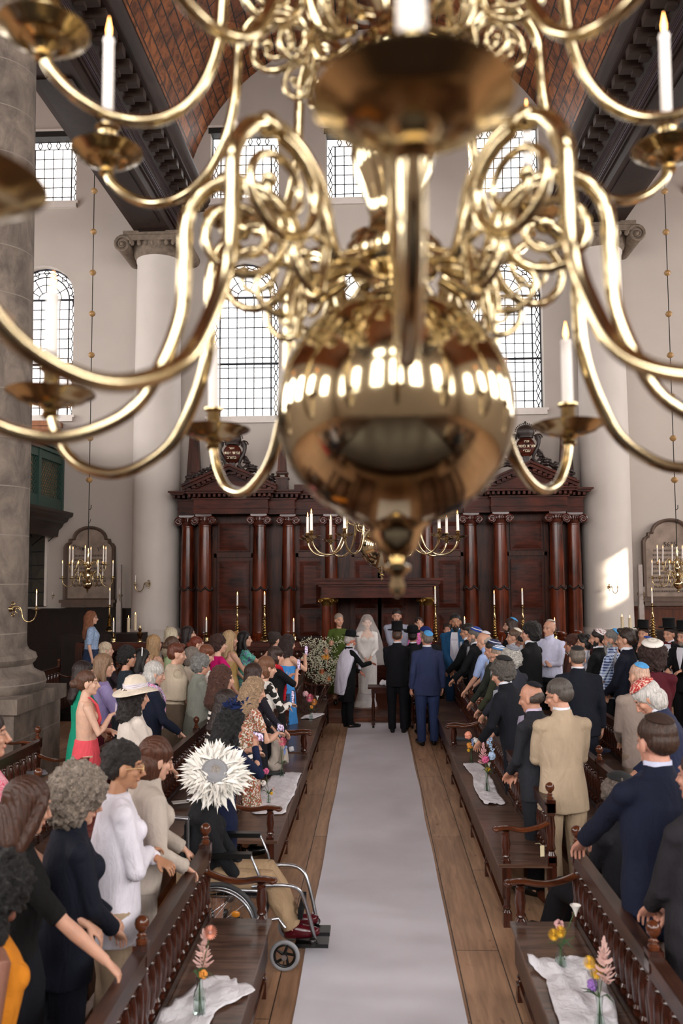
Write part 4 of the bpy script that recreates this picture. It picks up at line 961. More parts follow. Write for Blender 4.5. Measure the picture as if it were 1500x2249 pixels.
def pew(xf, sx, y0, y1, D, label, seat=True, arms=(True, True), rail_h=.88, sp=.105, mids=2, detail=True):
    """xf: front edge x; sx = direction from front edge to back rail (-1 left side, +1 right side)"""
    L = y1 - y0; t = thing('pew', label, 'bench', (xf, y0, 0)); xb = sx * D
    lo, hi = sorted((0, xb))
    if seat:
        m = MB(); y = 0; rs = random.Random(int(y0 * 10 + xf * 7))
        while y < L - .01:
            e = min(L, y + rs.uniform(.35, .8)); 
            if L - e < .2: e = L
            m.box((lo - (.02 if sx > 0 else 0), y + .0015, .425), (hi + (.02 if sx < 0 else 0), e - .0015, .45)); y = e
        m.build('seat', SEAT, t, 20)
        m = MB(); a, b = sorted((sx * .005, sx * .03)); y = 0
        while y < L - .01:
            e = min(L, y + 1.15); m.box((a, y + .01, .2), (b, e - .01, .425)); y = e
        m.build('apron', APRON, t, 20)
        n = max(2, round(L / 1.15))
        for i in range(n + 1):
            yy = min(max(.035, L * i / n), L - .035)
            o = link('leg', LEG, PEWV, t); o.location = (sx * .04, yy, 0)
            o = link('leg', LEG, PEWV, t); o.location = (xb, yy, 0)
        m = MB(); a, b = sorted((sx * .015, sx * .065)); m.box((a, .05, .075), (b, L - .05, .115)); m.build('stretcher', ARMW, t, 25)
    m = MB(); m.box((xb - .028, 0, rail_h - .085), (xb + .028, L, rail_h)); m.box((xb - .034, 0, rail_h - .012), (xb + .034, L, rail_h + .006)); m.build('top_rail', APRON, t, 25)
    m = MB(); m.box((xb - .025, 0, .46), (xb + .025, L, .5)); m.build('lower_rail', PEW, t, 25)
    n = min(98, int(L / sp)); bmsh = baluster_mesh(rail_h - .085 - .5, .021)
    for i in range(n):
        o = link('baluster', bmsh, PEWV, t); o.location = (xb, (i + .5) * L / n, .5)
    k = mids
    for i in range(k + 2):
        yy = min(max(.034, L * i / (k + 1)), L - .034); o = link('post', pm(rail_h + .03), PEWV, t); o.location = (xb, yy, 0)
        q = link('knob', KNOB, ARMW, o); q.location = (0, 0, rail_h + .03); q.scale = (.8,) * 3
    for i, yy in enumerate((.04, L - .04)):
        if not arms[i]: continue
        pts = smooth_path([(sx * -.03, yy, .69), (sx * .05, yy, .70), (sx * D * .45, yy, .685), (sx * D * .75, yy, .705), (xb, yy, .745)], 4)
        m = MB(); m.tube(pts, [.012] + [.036] * (len(pts) - 1), 10, flat=.5); m.ell((sx * -.03, yy, .69), (.03, .042, .021), 10, 8); m.build('arm_rest', ARMW, t, 50)
        o = link('arm_post', ARMP, PEWV, t); o.location = (sx * .04, yy, 0)
    return t
pew(-.68, -1, 1.0, 5.5, .39, 'nearest pew left of the runner, with a flower vase on its seat')
pew(-.83, -1, 7.08, 10.5, .42, 'pew left of the runner beyond the wheelchair, with white cloth and two vases')
pew(-.86, -1, 10.62, 15.2, .42, 'farthest pew left of the runner, with pink flowers on its seat')
pew(.82, 1, 1.0, 5.5, .39, 'nearest pew right of the runner, with yellow flowers on white cloth')
pew(.9, 1, 6.55, 11.0, .37, 'middle pew right of the runner, with two vases on a white cloth')
pew(.93, 1, 11.1, 15.2, .4, 'farthest pew right of the runner, in front of the row of suited men')
pew(1.62, 1, 1.2, 5.4, .37, 'second-row pew at the lower right corner behind the nearest one', mids=1)
pew(1.62, 1, 6.5, 11.0, .37, 'second-row pew on the right behind the man in the beige suit')
for _x, _s, _l in tuple((a * b, b, '%s pew from the aisle beside the reader platform, %s side, outside the frame' % (n, 'north' if b < 0 else 'south')) for a, n in ((4.0, 'third'), (4.8, 'fourth'), (5.8, 'fifth'), (6.8, 'sixth')) for b in (-1, 1)) + ((-2.4, -1, 'pew beside the reader platform on the north side'), (2.4, 1, 'pew beside the reader platform on the south side'), (-3.2, -1, 'second pew beside the reader platform on the north side'), (3.2, 1, 'second pew beside the reader platform on the south side')): pew(_x, _s, -6, .9, .37, _l, sp=.3)
pew(2.4, 1, 6.5, 11.0, .37, 'third-row pew on the right under the man in maroon')
for i, (xr, ya, yb, lb) in enumerate(((-1.62, 1.5, 5.6, 'second-row pew on the near left behind the women at the rail'), (-1.62, 6.4, 11.2, 'second-row pew on the left among the standing women'), (-2.36, 3.2, 8.9, 'third-row pew on the left with a booklet lying on it'),
                                 (-3.14, 3.4, 9.0, 'fourth-row pew on the left, empty, with the balusters showing'), (-3.98, 4.8, 9.9, 'fifth-row empty pew just in front of the stone column'), (-5.7, 12.3, 16.5, 'empty pew behind the stone column'), (-6.9, 12.6, 17.2, 'empty pew along the north aisle behind the stone column'))):
    pew(xr, -1, ya, yb, .37, lb, mids=2, sp=.12 if i < 3 else .15)
for i, (xr, ya, yb, lb) in enumerate(((2.4, 11.2, 15.2, 'third-row pew far right among the guests'), (1.62, 11.2, 15.2, 'second-row pew far right behind the first row of men'), (-1.62, 11.3, 15.2, 'second-row pew far left among the women'), (-2.4, 11.3, 15.2, 'third-row pew far left among the women'))):
    pew(xr, 1 if xr > 0 else -1, ya, yb, .37, lb, mids=1, sp=.16)
pew(-4.45, -1, 14.3, 16.1, .37, 'short pew on the far left where an elderly guest sits', mids=0, sp=.16)
# ================================================================== people
V = Vector
def fist_dir(a, b): return (V(b) - V(a)).normalized()
def ik(sh, tgt, l1, l2, pole):
    sh, tgt, pole = V(sh), V(tgt), V(pole); d = tgt - sh; L = min(d.length, (l1 + l2) * .998); d.normalize(); tgt = sh + d * L
    a = (l1 * l1 - l2 * l2 + L * L) / (2 * L); h = math.sqrt(max(l1 * l1 - a * a, 0)); p = pole - d * pole.dot(d)
    p = p.normalized() if p.length > 1e-4 else V((0, -1, 0)); return sh + d * a + p * h, tgt
POSES = {   # right hand, left hand targets (x to the right), elbow poles
    'down': ((.25, .02, .86), (-.25, .02, .86), (.3, -1, 0)), 'rail': ((.16, .33, .97), (-.16, .33, .97), (.7, -.6, -.6)), 'clasp': ((.05, .24, .94), (-.05, .25, .97), (.8, -.6, -.3)),
    'crossed': ((-.02, .20, 1.14), (.03, .235, 1.10), (1, -.3, -1)), 'phone': ((.04, .37, 1.40), (-.06, .36, 1.34), (.5, .1, -1)), 'phonelow': ((.05, .36, 1.16), (-.08, .34, 1.12), (.6, -.2, -1)), 'chest': ((.1, .22, 1.3), (-.06, .25, 1.12), (.7, -.2, -1)),
    'point': ((.12, .44, 1.20), (-.02, .28, 1.02), (.6, -.3, -1)), 'lean': ((.16, .34, .95), (-.17, .31, .94), (.8, -.5, -.5)), 'reach': ((.25, .02, .86), (-.42, .40, 1.0), (.4, -.6, -.6)), 'onerail': ((.22, .36, .93), (-.1, .2, 1.05), (.7, -.4, -.6)),
    'lap': ((.12, .40, .78), (-.06, .42, .78), (.8, -.6, -.3)), 'book': ((.1, .33, 1.13), (-.1, .33, 1.13), (.6, -.2, -1)), 'back': ((.04, -.17, .92), (-.05, -.19, .95), (.8, -.6, 0)), 'farreach': ((.25, .02, .86), (-.5, .22, 1.10), (-.2, -1, -.5))}
def frame_of(d, n):
    d = V(d).normalized(); n = V(n); n = (n - d * n.dot(d)).normalized(); return d, n, d.cross(n)
def hand(mb, wr, d, up, side, curl=.35, k=1.0):
    """wrist, direction along the hand, back-of-hand normal, side (+1 thumb towards side vector)"""
    d, u, s = frame_of(d, up); s = s * side; wr = V(wr)
    P = lambda a, b, c: wr + (d * a + s * b + u * c) * k
    mb.loft([[P(a, w * cos(t), th * sin(t)) for t in [2 * pi * i / 10 for i in range(10)]] for a, w, th in ((-.02, .026, .022), (.02, .032, .019), (.06, .043, .017), (.09, .044, .015), (.098, .038, .012))])
    for i, (off, L) in enumerate(((.033, .066), (.011, .075), (-.011, .070), (-.032, .055))):
        c1 = curl * (1 + .12 * i); p0 = P(.085, off, 0); a1, a2 = c1, c1 * 2.2; e = (d * cos(a1) - u * sin(a1)); f = (d * cos(a2) - u * sin(a2)); sp = s * (off * .9)
        p1 = p0 + (e * L * .5 + sp * .2) * k; p2 = p1 + f * L * .5 * k; mb.tube([p0, p1, p2], [.0092 * k, .0083 * k, .0066 * k], 7)
    p0 = P(.02, .024, -.004); p1 = p0 + (d * .03 + s * .026 - u * .012) * k; p2 = p1 + (d * .033 + s * .008 - u * .01) * k; mb.tube([p0, p1, p2], [.013 * k, .0115 * k, .009 * k], 7)
class Fig:
    pass
def fig_setup(sex, pose, lean, sit, heavy, hy, hp, twist=0):
    g = Fig(); m = sex == 'm'; g.m = m
    g.shx = (.185 if m else .162) * heavy ** .5; g.hpx = .10 if m else .095; dz = -.40 if sit else 0; g.dz = dz
    hip = V((0, 0, .93)); Rl = Matrix.Rotation(-R(lean), 3, 'X')
    g.T = lambda p: (hip + Rl @ (V(p) - hip)) + V((0, 0, dz))
    g.hc = V((0, .01, 1.53)); Rh = Matrix.Rotation(-R(hy), 3, 'Z') @ Matrix.Rotation(-R(hp), 3, 'X')
    g.Rh = Rh; g.H = lambda p: g.T(g.hc + V((0, 0, -.028)) + (Rh @ (V(p) - g.hc)) * 1.07)
    g.Rl = Rl
    tr, tl, pl = POSES[pose]; g.sh = {}; g.el = {}; g.wr = {}
    for sd, tg in ((1, tr), (-1, tl)):
        sh = g.T((sd * g.shx, -.01, 1.385)); tgt = V(tg) + V((0, 0, dz if sit else 0)); pole = V((sd * pl[0], pl[1], pl[2]))
        e, w = ik(sh, tgt, .285, .255, pole); g.sh[sd], g.el[sd], g.wr[sd] = sh, e, w
    return g
def torso_rings(g, rows, n=18):
    return [[g.T((x0 + rx * cos(2 * pi * k / n), y + ry * sin(2 * pi * k / n), z)) for k in range(n)] for z, rx, ry, y, x0 in [(r + (0,) if len(r) == 4 else r) for r in rows]]
def marks(me, g):
    inv = g.Rh.inverted(); Tinv = None; at_ = me.color_attributes.new('mark', 'FLOAT_COLOR', 'POINT'); n = len(me.vertices)
    co = np.empty(n * 3); me.vertices.foreach_get('co', co); co = co.reshape(-1, 3)
    M = np.array(g.Rh) ; RL = np.array(g.Rl); hip = np.array([0, 0, .93]); p = co - np.array([0, 0, g.dz]); p = (p - hip) @ RL + hip
    hc = np.array(g.hc); q = (p - hc + np.array([0, 0, .028])) / 1.07 @ M + hc
    x, y, z = q[:, 0], q[:, 1], q[:, 2]; ax = np.abs(x); front = y > .045
    eye = np.exp(-(((ax - .031) / .013) ** 2 + ((z - 1.638) / .0065) ** 2) ** 1.5) * front
    brow = .75 * np.exp(-(((ax - .032) / .021) ** 2 + ((z - 1.658 + .15 * np.abs(ax - .03)) / .005) ** 2) ** 1.5) * front
    lip = np.exp(-((x / .024) ** 2 + ((z - 1.573) / .008) ** 2) ** 1.5) * (y > .06)
    c = np.zeros((n, 4)); c[:, 0] = np.clip(eye + brow, 0, 1); c[:, 1] = np.clip(lip, 0, 1); c[:, 3] = 1
    at_.data.foreach_set('color', c.ravel().astype(np.float32))
def body_mesh(g, vox, sit, heavy, curl):
    mb = MB(); h = g.H; m = g.m; hv = heavy
    def e_(c, r, sg=14, rg=10):
        mb2 = MB(); mb2.ell(c, r, sg, rg); mb2.v = [tuple(h(p)) for p in mb2.v]; mb.add(mb2.v, mb2.f)
    e_((0, -.012, 1.658), (.075, .094, .092)); e_((0, .02, 1.605), (.061, .066, .086)); e_((0, .06, 1.545), (.03 if m else .025, .026, .022)); e_((0, .03, 1.56), (.052 if m else .045, .05, .035))
    e_((0, .066, 1.668), (.05, .022, .012), 10, 8); e_((0, .083, 1.574), (.024, .012, .010), 8, 6); e_((.038, .058, 1.61), (.022, .02, .02), 8, 6); e_((-.038, .058, 1.61), (.022, .02, .02), 8, 6)
    mb.tube([h((0, .078, 1.652)), h((0, .095, 1.625)), h((0, .108, 1.603)), h((0, .09, 1.592))], [.009, .0115, .0155, .009], 8)
    for s in (-1, 1): e_((s * .031, .074, 1.638), (.013, .011, .009), 8, 6); e_((s * .078, -.006, 1.62), (.010, .02, .033), 8, 8)
    nr = .058 if m else .047
    mb.tube([g.T((0, -.025, 1.40)), g.T((0, -.018, 1.47)), h((0, -.008, 1.54)), h((0, -.002, 1.60))], [nr * 1.3, nr * 1.05, nr, nr * .9], 14)
    W_ = [(.86, .15, .11, 0), (.93, .165 * hv, .115 * hv, 0), (1.06, .135 * hv, .10 * hv, 0), (1.2, .145 * hv, .105 * hv, 0), (1.32, .15 if m else .14, .105, 0), (1.39, .14 if m else .125, .08, -.01), (1.44, .095, .062, -.015)]
    mb.loft(torso_rings(g, W_))
    if not m:
        for s in (-1, 1): mb.ell(g.T((s * .07, .085, 1.29)), (.06, .05, .055), 10, 8)
    for s in (-1, 1):
        a, e, w = g.sh[s], g.el[s], g.wr[s]; f = .88 if m else .82
        mb.tube([g.T((s * g.shx * .6, -.01, 1.41)), a, a.lerp(e, .35), e, e.lerp(w, .3), e.lerp(w, .75), w], [.045 * f, .052 * f, .046 * f, .038 * f, .040 * f, .031 * f, .0265 * f], 12)
        fd = (w - e).normalized(); dn = fd * .8 + V((0, .25, -.35 if abs(fd.z) < .8 else 0)); up = V((0, -.2, 1)) if abs(fd.z) < .8 else V((s, 0, 0))
        hand(mb, w, dn, up, -s if abs(fd.z) < .8 else s, curl, .95 if m else .84)
    if sit:
        for s in (-1, 1):
            hp_ = V((s * .1, .02, .53)); kn = V((s * .11, .51, .52)); an = V((s * .1, .66, .22)); mb.tube([hp_, hp_.lerp(kn, .5), kn, kn.lerp(an, .3), an], [.085, .075, .058, .055, .038], 12); mb.tube([an, an + V((0, .04, -.06)), an + V((0, .17, -.07))], [.035, .035, .025], 8)
    else:
        for s in (-1, 1):
            mb.tube([(s * g.hpx, 0, .93), (s * g.hpx, .005, .7), (s * g.hpx, .01, .48), (s * g.hpx, -.01, .33), (s * g.hpx, -.01, .1)], [.085, .072, .053, .052, .034], 12); mb.tube([(s * g.hpx, -.02, .06), (s * g.hpx, .06, .04), (s * g.hpx * 1.1, .14, .03)], [.036, .034, .022], 8)
    me = remesh(mb, vox, 1); me.name = 'body'; marks(me, g); return me
def wrinkle(me, amp, f=9, seed=0):
    n = len(me.vertices); co = np.empty(n * 3, np.float32); me.vertices.foreach_get('co', co); no = np.empty(n * 3, np.float32); me.vertices.foreach_get('normal', no)
    co = co.reshape(-1, 3); no = no.reshape(-1, 3); x, y, z = co.T
    t = np.arctan2(y, x); d = np.sin(z * f * 2.3 + 2.2 * np.sin(t * 2 + seed) + x * 14) * .45 + np.sin(x * f * 3.1 + z * f * .9 + seed) * .3 + np.sin(y * f * 3.7 - z * f * 1.3 + seed * 2) * .3
    co += no * (d * amp)[:, None]; me.vertices.foreach_set('co', co.ravel()); me.update()
def sleeve(mb, g, s, L, r0, r1, puff=0):
    a, e, w = g.sh[s], g.el[s], g.wr[s]; P = [g.T((s * g.shx * .5, -.01, 1.405)), a + V((0, 0, .0)), a.lerp(e, .4), e]; r = [r0 * 1.02, r0 * (1.0 + puff * .2), r0 * .9 * (1 + puff * .4), r0 * .80]
    if L == 'long': P += [e.lerp(w, .5), e.lerp(w, .95)]; r += [r1 * 1.12, r1 * (1 + puff * .3)]
    elif L == 'half': P[-1] = a.lerp(e, .95)
    elif L == 'short': P[2] = a.lerp(e, .3); P[3] = a.lerp(e, .55); r[3] = r0 * .92
    elif L == 'three': P += [e.lerp(w, .45)]; r += [r1 * 1.2]
    mb.tube(P, r, 14); mb.ell(a, r0 * .99, 12, 9)
    if L in ('long', 'three'): mb.ell(e, r0 * .84, 12, 9)
def top_mesh(g, vox, kind, heavy, hem, sleeve_len, seed, topz=1.47, flare=1.0, puff=0):
    mb = MB(); m = g.m; hv = heavy; sit = g.dz != 0
    if sit: hem = max(hem, .9)
    if kind == 'jacket':
        rows = [(hem, .185 * hv * flare, .135 * hv * flare, -.0), (.95, .178 * hv, .135 * hv, 0), (1.08, .162 * hv, .128 * hv, .005), (1.2, .172 * hv, .13 * hv, .005), (1.32, .18 * hv ** .5, .13 * hv ** .5, 0), (1.385, .158 * hv ** .5, .11, -.01), (1.435, .115, .088, -.015), (1.475, .08, .076, -.012), (1.512, .072, .07, -.008)]
        r0, r1 = .060, .042
    elif kind == 'shirt':
        rows = [(hem, .172 * hv * flare, .128 * hv * flare, 0), (1.0, .16 * hv, .122 * hv, 0), (1.2, .162 * hv, .123 * hv, .004), (1.32, .172, .12, 0), (1.39, .16, .10, -.01), (1.44, .115, .078, -.015), (1.475, .07, .066, -.015)]; r0, r1 = .061, .038
    else:
        rows = [(hem, .172 * hv * flare, .13 * hv * flare, 0), (.95, .17 * hv, .128 * hv, 0), (1.07, .142 * hv, .11 * hv, 0), (1.2, .148 * hv, .12 * hv, .008), (1.29, .155, .135, .018), (1.37, .155, .11, 0), (1.42, .145, .085, -.01), (1.452, .10, .07, -.015)]; r0, r1 = .055, .034
    rows = [r for r in rows if r[0] <= topz]; mb.loft(torso_rings(g, rows, 24))
    if not m and topz > 1.3:
        k_ = .012 if kind == 'jacket' else 0
        for s in (-1, 1): mb.ell(g.T((s * .07, .09, 1.285)), (.068 + k_, .058 + k_, .062 + k_), 12, 9)
    if sleeve_len != 'none':
        for s in (-1, 1): sleeve(mb, g, s, sleeve_len, r0 * (1.12 if puff else 1), r1, puff)
    me = remesh(mb, vox, 3); me.name = kind; wrinkle(me, .0045 if m else .0035, 9, seed); wrinkle(me, .0035, 4.3, seed + 2); return me
def skirt_mesh(g, vox, heavy, hem, seed, wide=1.0):
    mb = MB(); rows = [(hem, .22 * wide, .2 * wide, 0), (.6, .205 * wide ** .5, .17 * wide ** .5, 0), (.85, .188 * heavy, .15 * heavy, 0), (.97, .17 * heavy, .13 * heavy, 0), (1.04, .145 * heavy, .115 * heavy, 0)]
    n = 40; rs = []
    for z, rx, ry, y in rows:
        f = .05 * max(0, (.95 - z)); rs.append([V((rx * (1 + f * sin(9 * t)) * cos(t), y + ry * (1 + f * sin(9 * t)) * sin(t), z)) for t in [2 * pi * i / n for i in range(n)]])
    mb.loft(rs); me = remesh(mb, vox, 1); me.name = 'skirt'; return me
def trouser_mesh(g, vox, heavy, seed, sit):
    mb = MB(); hv = heavy
    if sit:
        mb.loft([[V((.17 * hv * cos(t), -.01 + .13 * hv * sin(t), z)) for t in [2 * pi * i / 20 for i in range(20)]] for z in (.44, .55, .64)])
        for s in (-1, 1):
            hp_ = V((s * .1, .02, .53)); kn = V((s * .115, .52, .53)); an = V((s * .1, .68, .2)); mb.tube([hp_, hp_.lerp(kn, .5), kn, kn.lerp(an, .35), an], [.105, .092, .078, .078, .07], 14)
    else:
        mb.loft([[V((rx * hv * cos(t), ry * hv * sin(t), z)) for t in [2 * pi * i / 20 for i in range(20)]] for z, rx, ry in ((.82, .165, .122), (.9, .162, .12), (1.02, .14, .105))])
        for s in (-1, 1): mb.tube([(s * g.hpx, 0, .9), (s * g.hpx, 0, .7), (s * g.hpx, .005, .48), (s * g.hpx, -.01, .28), (s * g.hpx, 0, .065)], [.088 * hv, .086 * hv, .074, .07, .068], 16)
    me = remesh(mb, vox, 2); me.name = 'trousers'; wrinkle(me, .004, 8, seed); return me
def shoe_mesh(heel):
    m = MB(); m.loft([[(w * cos(t), y, max(0, .045 + hh * sin(t))) for t in [2 * pi * i / 12 for i in range(12)]] for y, w, hh in ((-.085, .02, .04), (-.07, .037, .06), (0, .04, .062), (.08, .045, .045), (.14, .04, .035), (.17, .018, .02))]); return m.mesh('shoe', 60)
SHM = shoe_mesh(0)
def hair_mesh(g, style, vox, L):
    mb = MB()
    def e_(c, r, sg=16, rg=12):
        b = MB(); b.ell(c, r, sg, rg); mb.add([tuple(g.H(p)) for p in b.v], b.f)
    curly = 0; down = 0
    if style in ('short', 'buzz'):
        k = .006 if style == 'short' else .001
        e_((0, -.022, 1.680), (.076 + k, .092 + k, .077 + k)); e_((0, -.050, 1.642), (.072 + k * .5, .064 + k, .066))
    elif style == 'quiff':
        e_((0, -.018, 1.68), (.082, .094, .088)); e_((0, -.046, 1.64), (.078, .068, .072)); e_((0, .05, 1.735), (.055, .04, .026)); curly = .004
    elif style == 'crop':
        e_((0, -.02, 1.684), (.086, .102, .084)); e_((0, -.052, 1.635), (.078, .066, .072)); curly = .007
    elif style == 'fringe':       # bald crown, hair round the back
        e_((0, -.04, 1.625), (.081, .068, .045)); e_((0, -.06, 1.635), (.066, .052, .055))
    elif style in ('long', 'wavy', 'half'):
        e_((0, -.02, 1.675), (.089, .1, .09)); vol = {'long': 1.0, 'wavy': 1.2, 'half': 1.05}[style]; curly = {'long': .0, 'wavy': .010, 'half': .004}[style]
        n = 18; rings = []
        zz = [1.68, 1.6, 1.5, 1.42, (1.42 + L) / 2, L + .04, L]; ww = [.086, .094, .10, .115, .115, .085, .05]; dd = [.075, .072, .06, .045, .035, .028, .012]; yy = [-.035, -.045, -.06, -.095, -.12, -.12, -.115]
        for z, w, d, y in zip(zz, ww, dd, yy):
            w *= vol; d *= vol ** 1.5
            rings.append([(g.H if z > 1.45 else g.T)((w * cos(2 * pi * i / n) * (1), y + d * sin(2 * pi * i / n), z)) for i in range(n)])
        mb.loft(rings[::-1])
        for s in (-1, 1): mb.tube([g.H((s * .06, .03, 1.72)), g.H((s * .084, .018, 1.66)), g.H((s * .09, -.0, 1.58)), g.T((s * .10, -.01, 1.46)), g.T((s * .11, -.02, 1.40))], [.02, .026, .03, .032 * vol, .02], 8)
    elif style == 'bob':
        e_((0, -.022, 1.672), (.092, .102, .092)); e_((0, -.04, 1.60), (.096, .082, .085)); e_((0, -.035, 1.56), (.088, .07, .06)); curly = .003
    elif style == 'bun':
        e_((0, -.02, 1.67), (.082, .098, .087)); e_((0, -.045, 1.63), (.076, .068, .065)); e_((0, -.125, 1.625), (.042, .035, .04)); curly = .003
    elif style == 'updo':
        e_((0, -.02, 1.67), (.085, .1, .088)); e_((0, -.075, 1.71), (.062, .055, .055)); e_((0, -.05, 1.63), (.07, .066, .06)); curly = .007
    elif style == 'curly':
        e_((0, -.03, 1.68), (.108, .112, .10)); e_((0, -.05, 1.62), (.105, .09, .085)); curly = .012
    elif style == 'afro':
        e_((0, -.035, 1.68), (.145, .14, .125)); e_((0, -.055, 1.6), (.135, .105, .11)); curly = .016
    elif style == 'bigcurl':
        e_((0, -.04, 1.66), (.15, .15, .13)); e_((0, -.07, 1.52), (.165, .12, .16)); e_((0, -.1, 1.38), (.15, .09, .12)); curly = .018
    elif style == 'veilhair':
        e_((0, -.02, 1.672), (.084, .098, .088)); e_((0, -.06, 1.6), (.06, .05, .05))
    me = remesh(mb, vox, 1); me.name = 'hair'
    n = len(me.vertices); co = np.empty(n * 3, np.float32); me.vertices.foreach_get('co', co); no = np.empty(n * 3, np.float32); me.vertices.foreach_get('normal', no); co = co.reshape(-1, 3); no = no.reshape(-1, 3)
    x, y, z = co.T; t = np.arctan2(y + .04, x)
    if curly > .004:
        d = sum(np.sin(x * f + a) * np.sin(y * f * 1.1 + a * 2) * np.sin(z * f * .9 + a) for f, a in ((55, 1), (83, 2), (120, 3))) * curly * .8
    elif curly > 0 or style in ('long', 'short', 'bun', 'half'):
        d = (np.sin(t * 21 + 2 * np.sin(z * 9)) * .5 + np.sin(t * 47 + z * 6)) * (.0022 if style != 'short' else .0013) + curly * np.sin(z * 40 + t * 4)
    else: d = np.zeros(n, np.float32)
    co += no * d[:, None]; me.vertices.foreach_set('co', co.ravel()); me.update(); return me
def beard_mesh(g, full, vox):
    mb = MB()
    def e_(c, r):
        b = MB(); b.ell(c, r, 14, 10); mb.add([tuple(g.H(p)) for p in b.v], b.f)
    e_((0, .052, 1.545), (.05, .042, .034)); e_((0, .055, 1.53), (.036, .036, .028 + .03 * (full > 1)))
    for s in (-1, 1): e_((s * .052, .012, 1.58), (.018, .035, .045)); 
    mb.tube([g.H((-.03, .082, 1.575)), g.H((-.015, .092, 1.588)), g.H((.015, .092, 1.588)), g.H((.03, .082, 1.575))], .007, 6)
    if full > 1: e_((0, .05, 1.49), (.034, .03, .05))
    me = remesh(mb, vox, 1); me.name = 'beard'; wrinkle(me, .003, 40, 1); return me
_PC = {}
def cached(key, fn):
    if key not in _PC: _PC[key] = fn()
    return _PC[key]
def cap_mesh(r=.094, ang=42):
    m = MB(); pr = [(r * sin(R(a)), r * cos(R(a))) for a in range(0, ang + 1, 6)]; pr2 = [((r - .006) * sin(R(a)), (r - .006) * cos(R(a))) for a in range(ang, -1, -6)]
    m.lathe(pr + pr2, seg=28); return m.mesh('skullcap', 50)
CAPM_ = cap_mesh(); CAPBIG = cap_mesh(.108, 58)
def disc_prof(p): m = MB(); m.lathe(p, seg=36); return m.mesh('hat', 35)
TOPHAT = disc_prof([(.0, .0), (.085, .0), (.15, -.004), (.155, .004), (.15, .01), (.092, .012), (.088, .06), (.09, .13), (.093, .135), (.085, .14), (.0, .141)])
BOWLER = disc_prof([(.0, .0), (.09, .0), (.145, .006), (.155, .018), (.148, .02), (.098, .012), (.097, .07), (.085, .105), (.05, .125), (.0, .13)])
def sunhat():
    m = MB(); seg = 48; pr = [(.001, .125), (.05, .12), (.085, .10), (.1, .06), (.104, .01), (.13, -.002), (.17, -.012), (.205, -.03), (.207, -.036), (.17, -.02), (.13, -.01), (.1, 0), (.095, .05), (.001, .11)]
    rings = [[V((r * cos(t), r * sin(t), z + (.012 * sin(2 * t + 1) * max(0, (r - .11) / .09)))) for t in [2 * pi * k / seg for k in range(seg)]] for r, z in pr]; m.loft(rings); return m.mesh('sun_hat', 40)
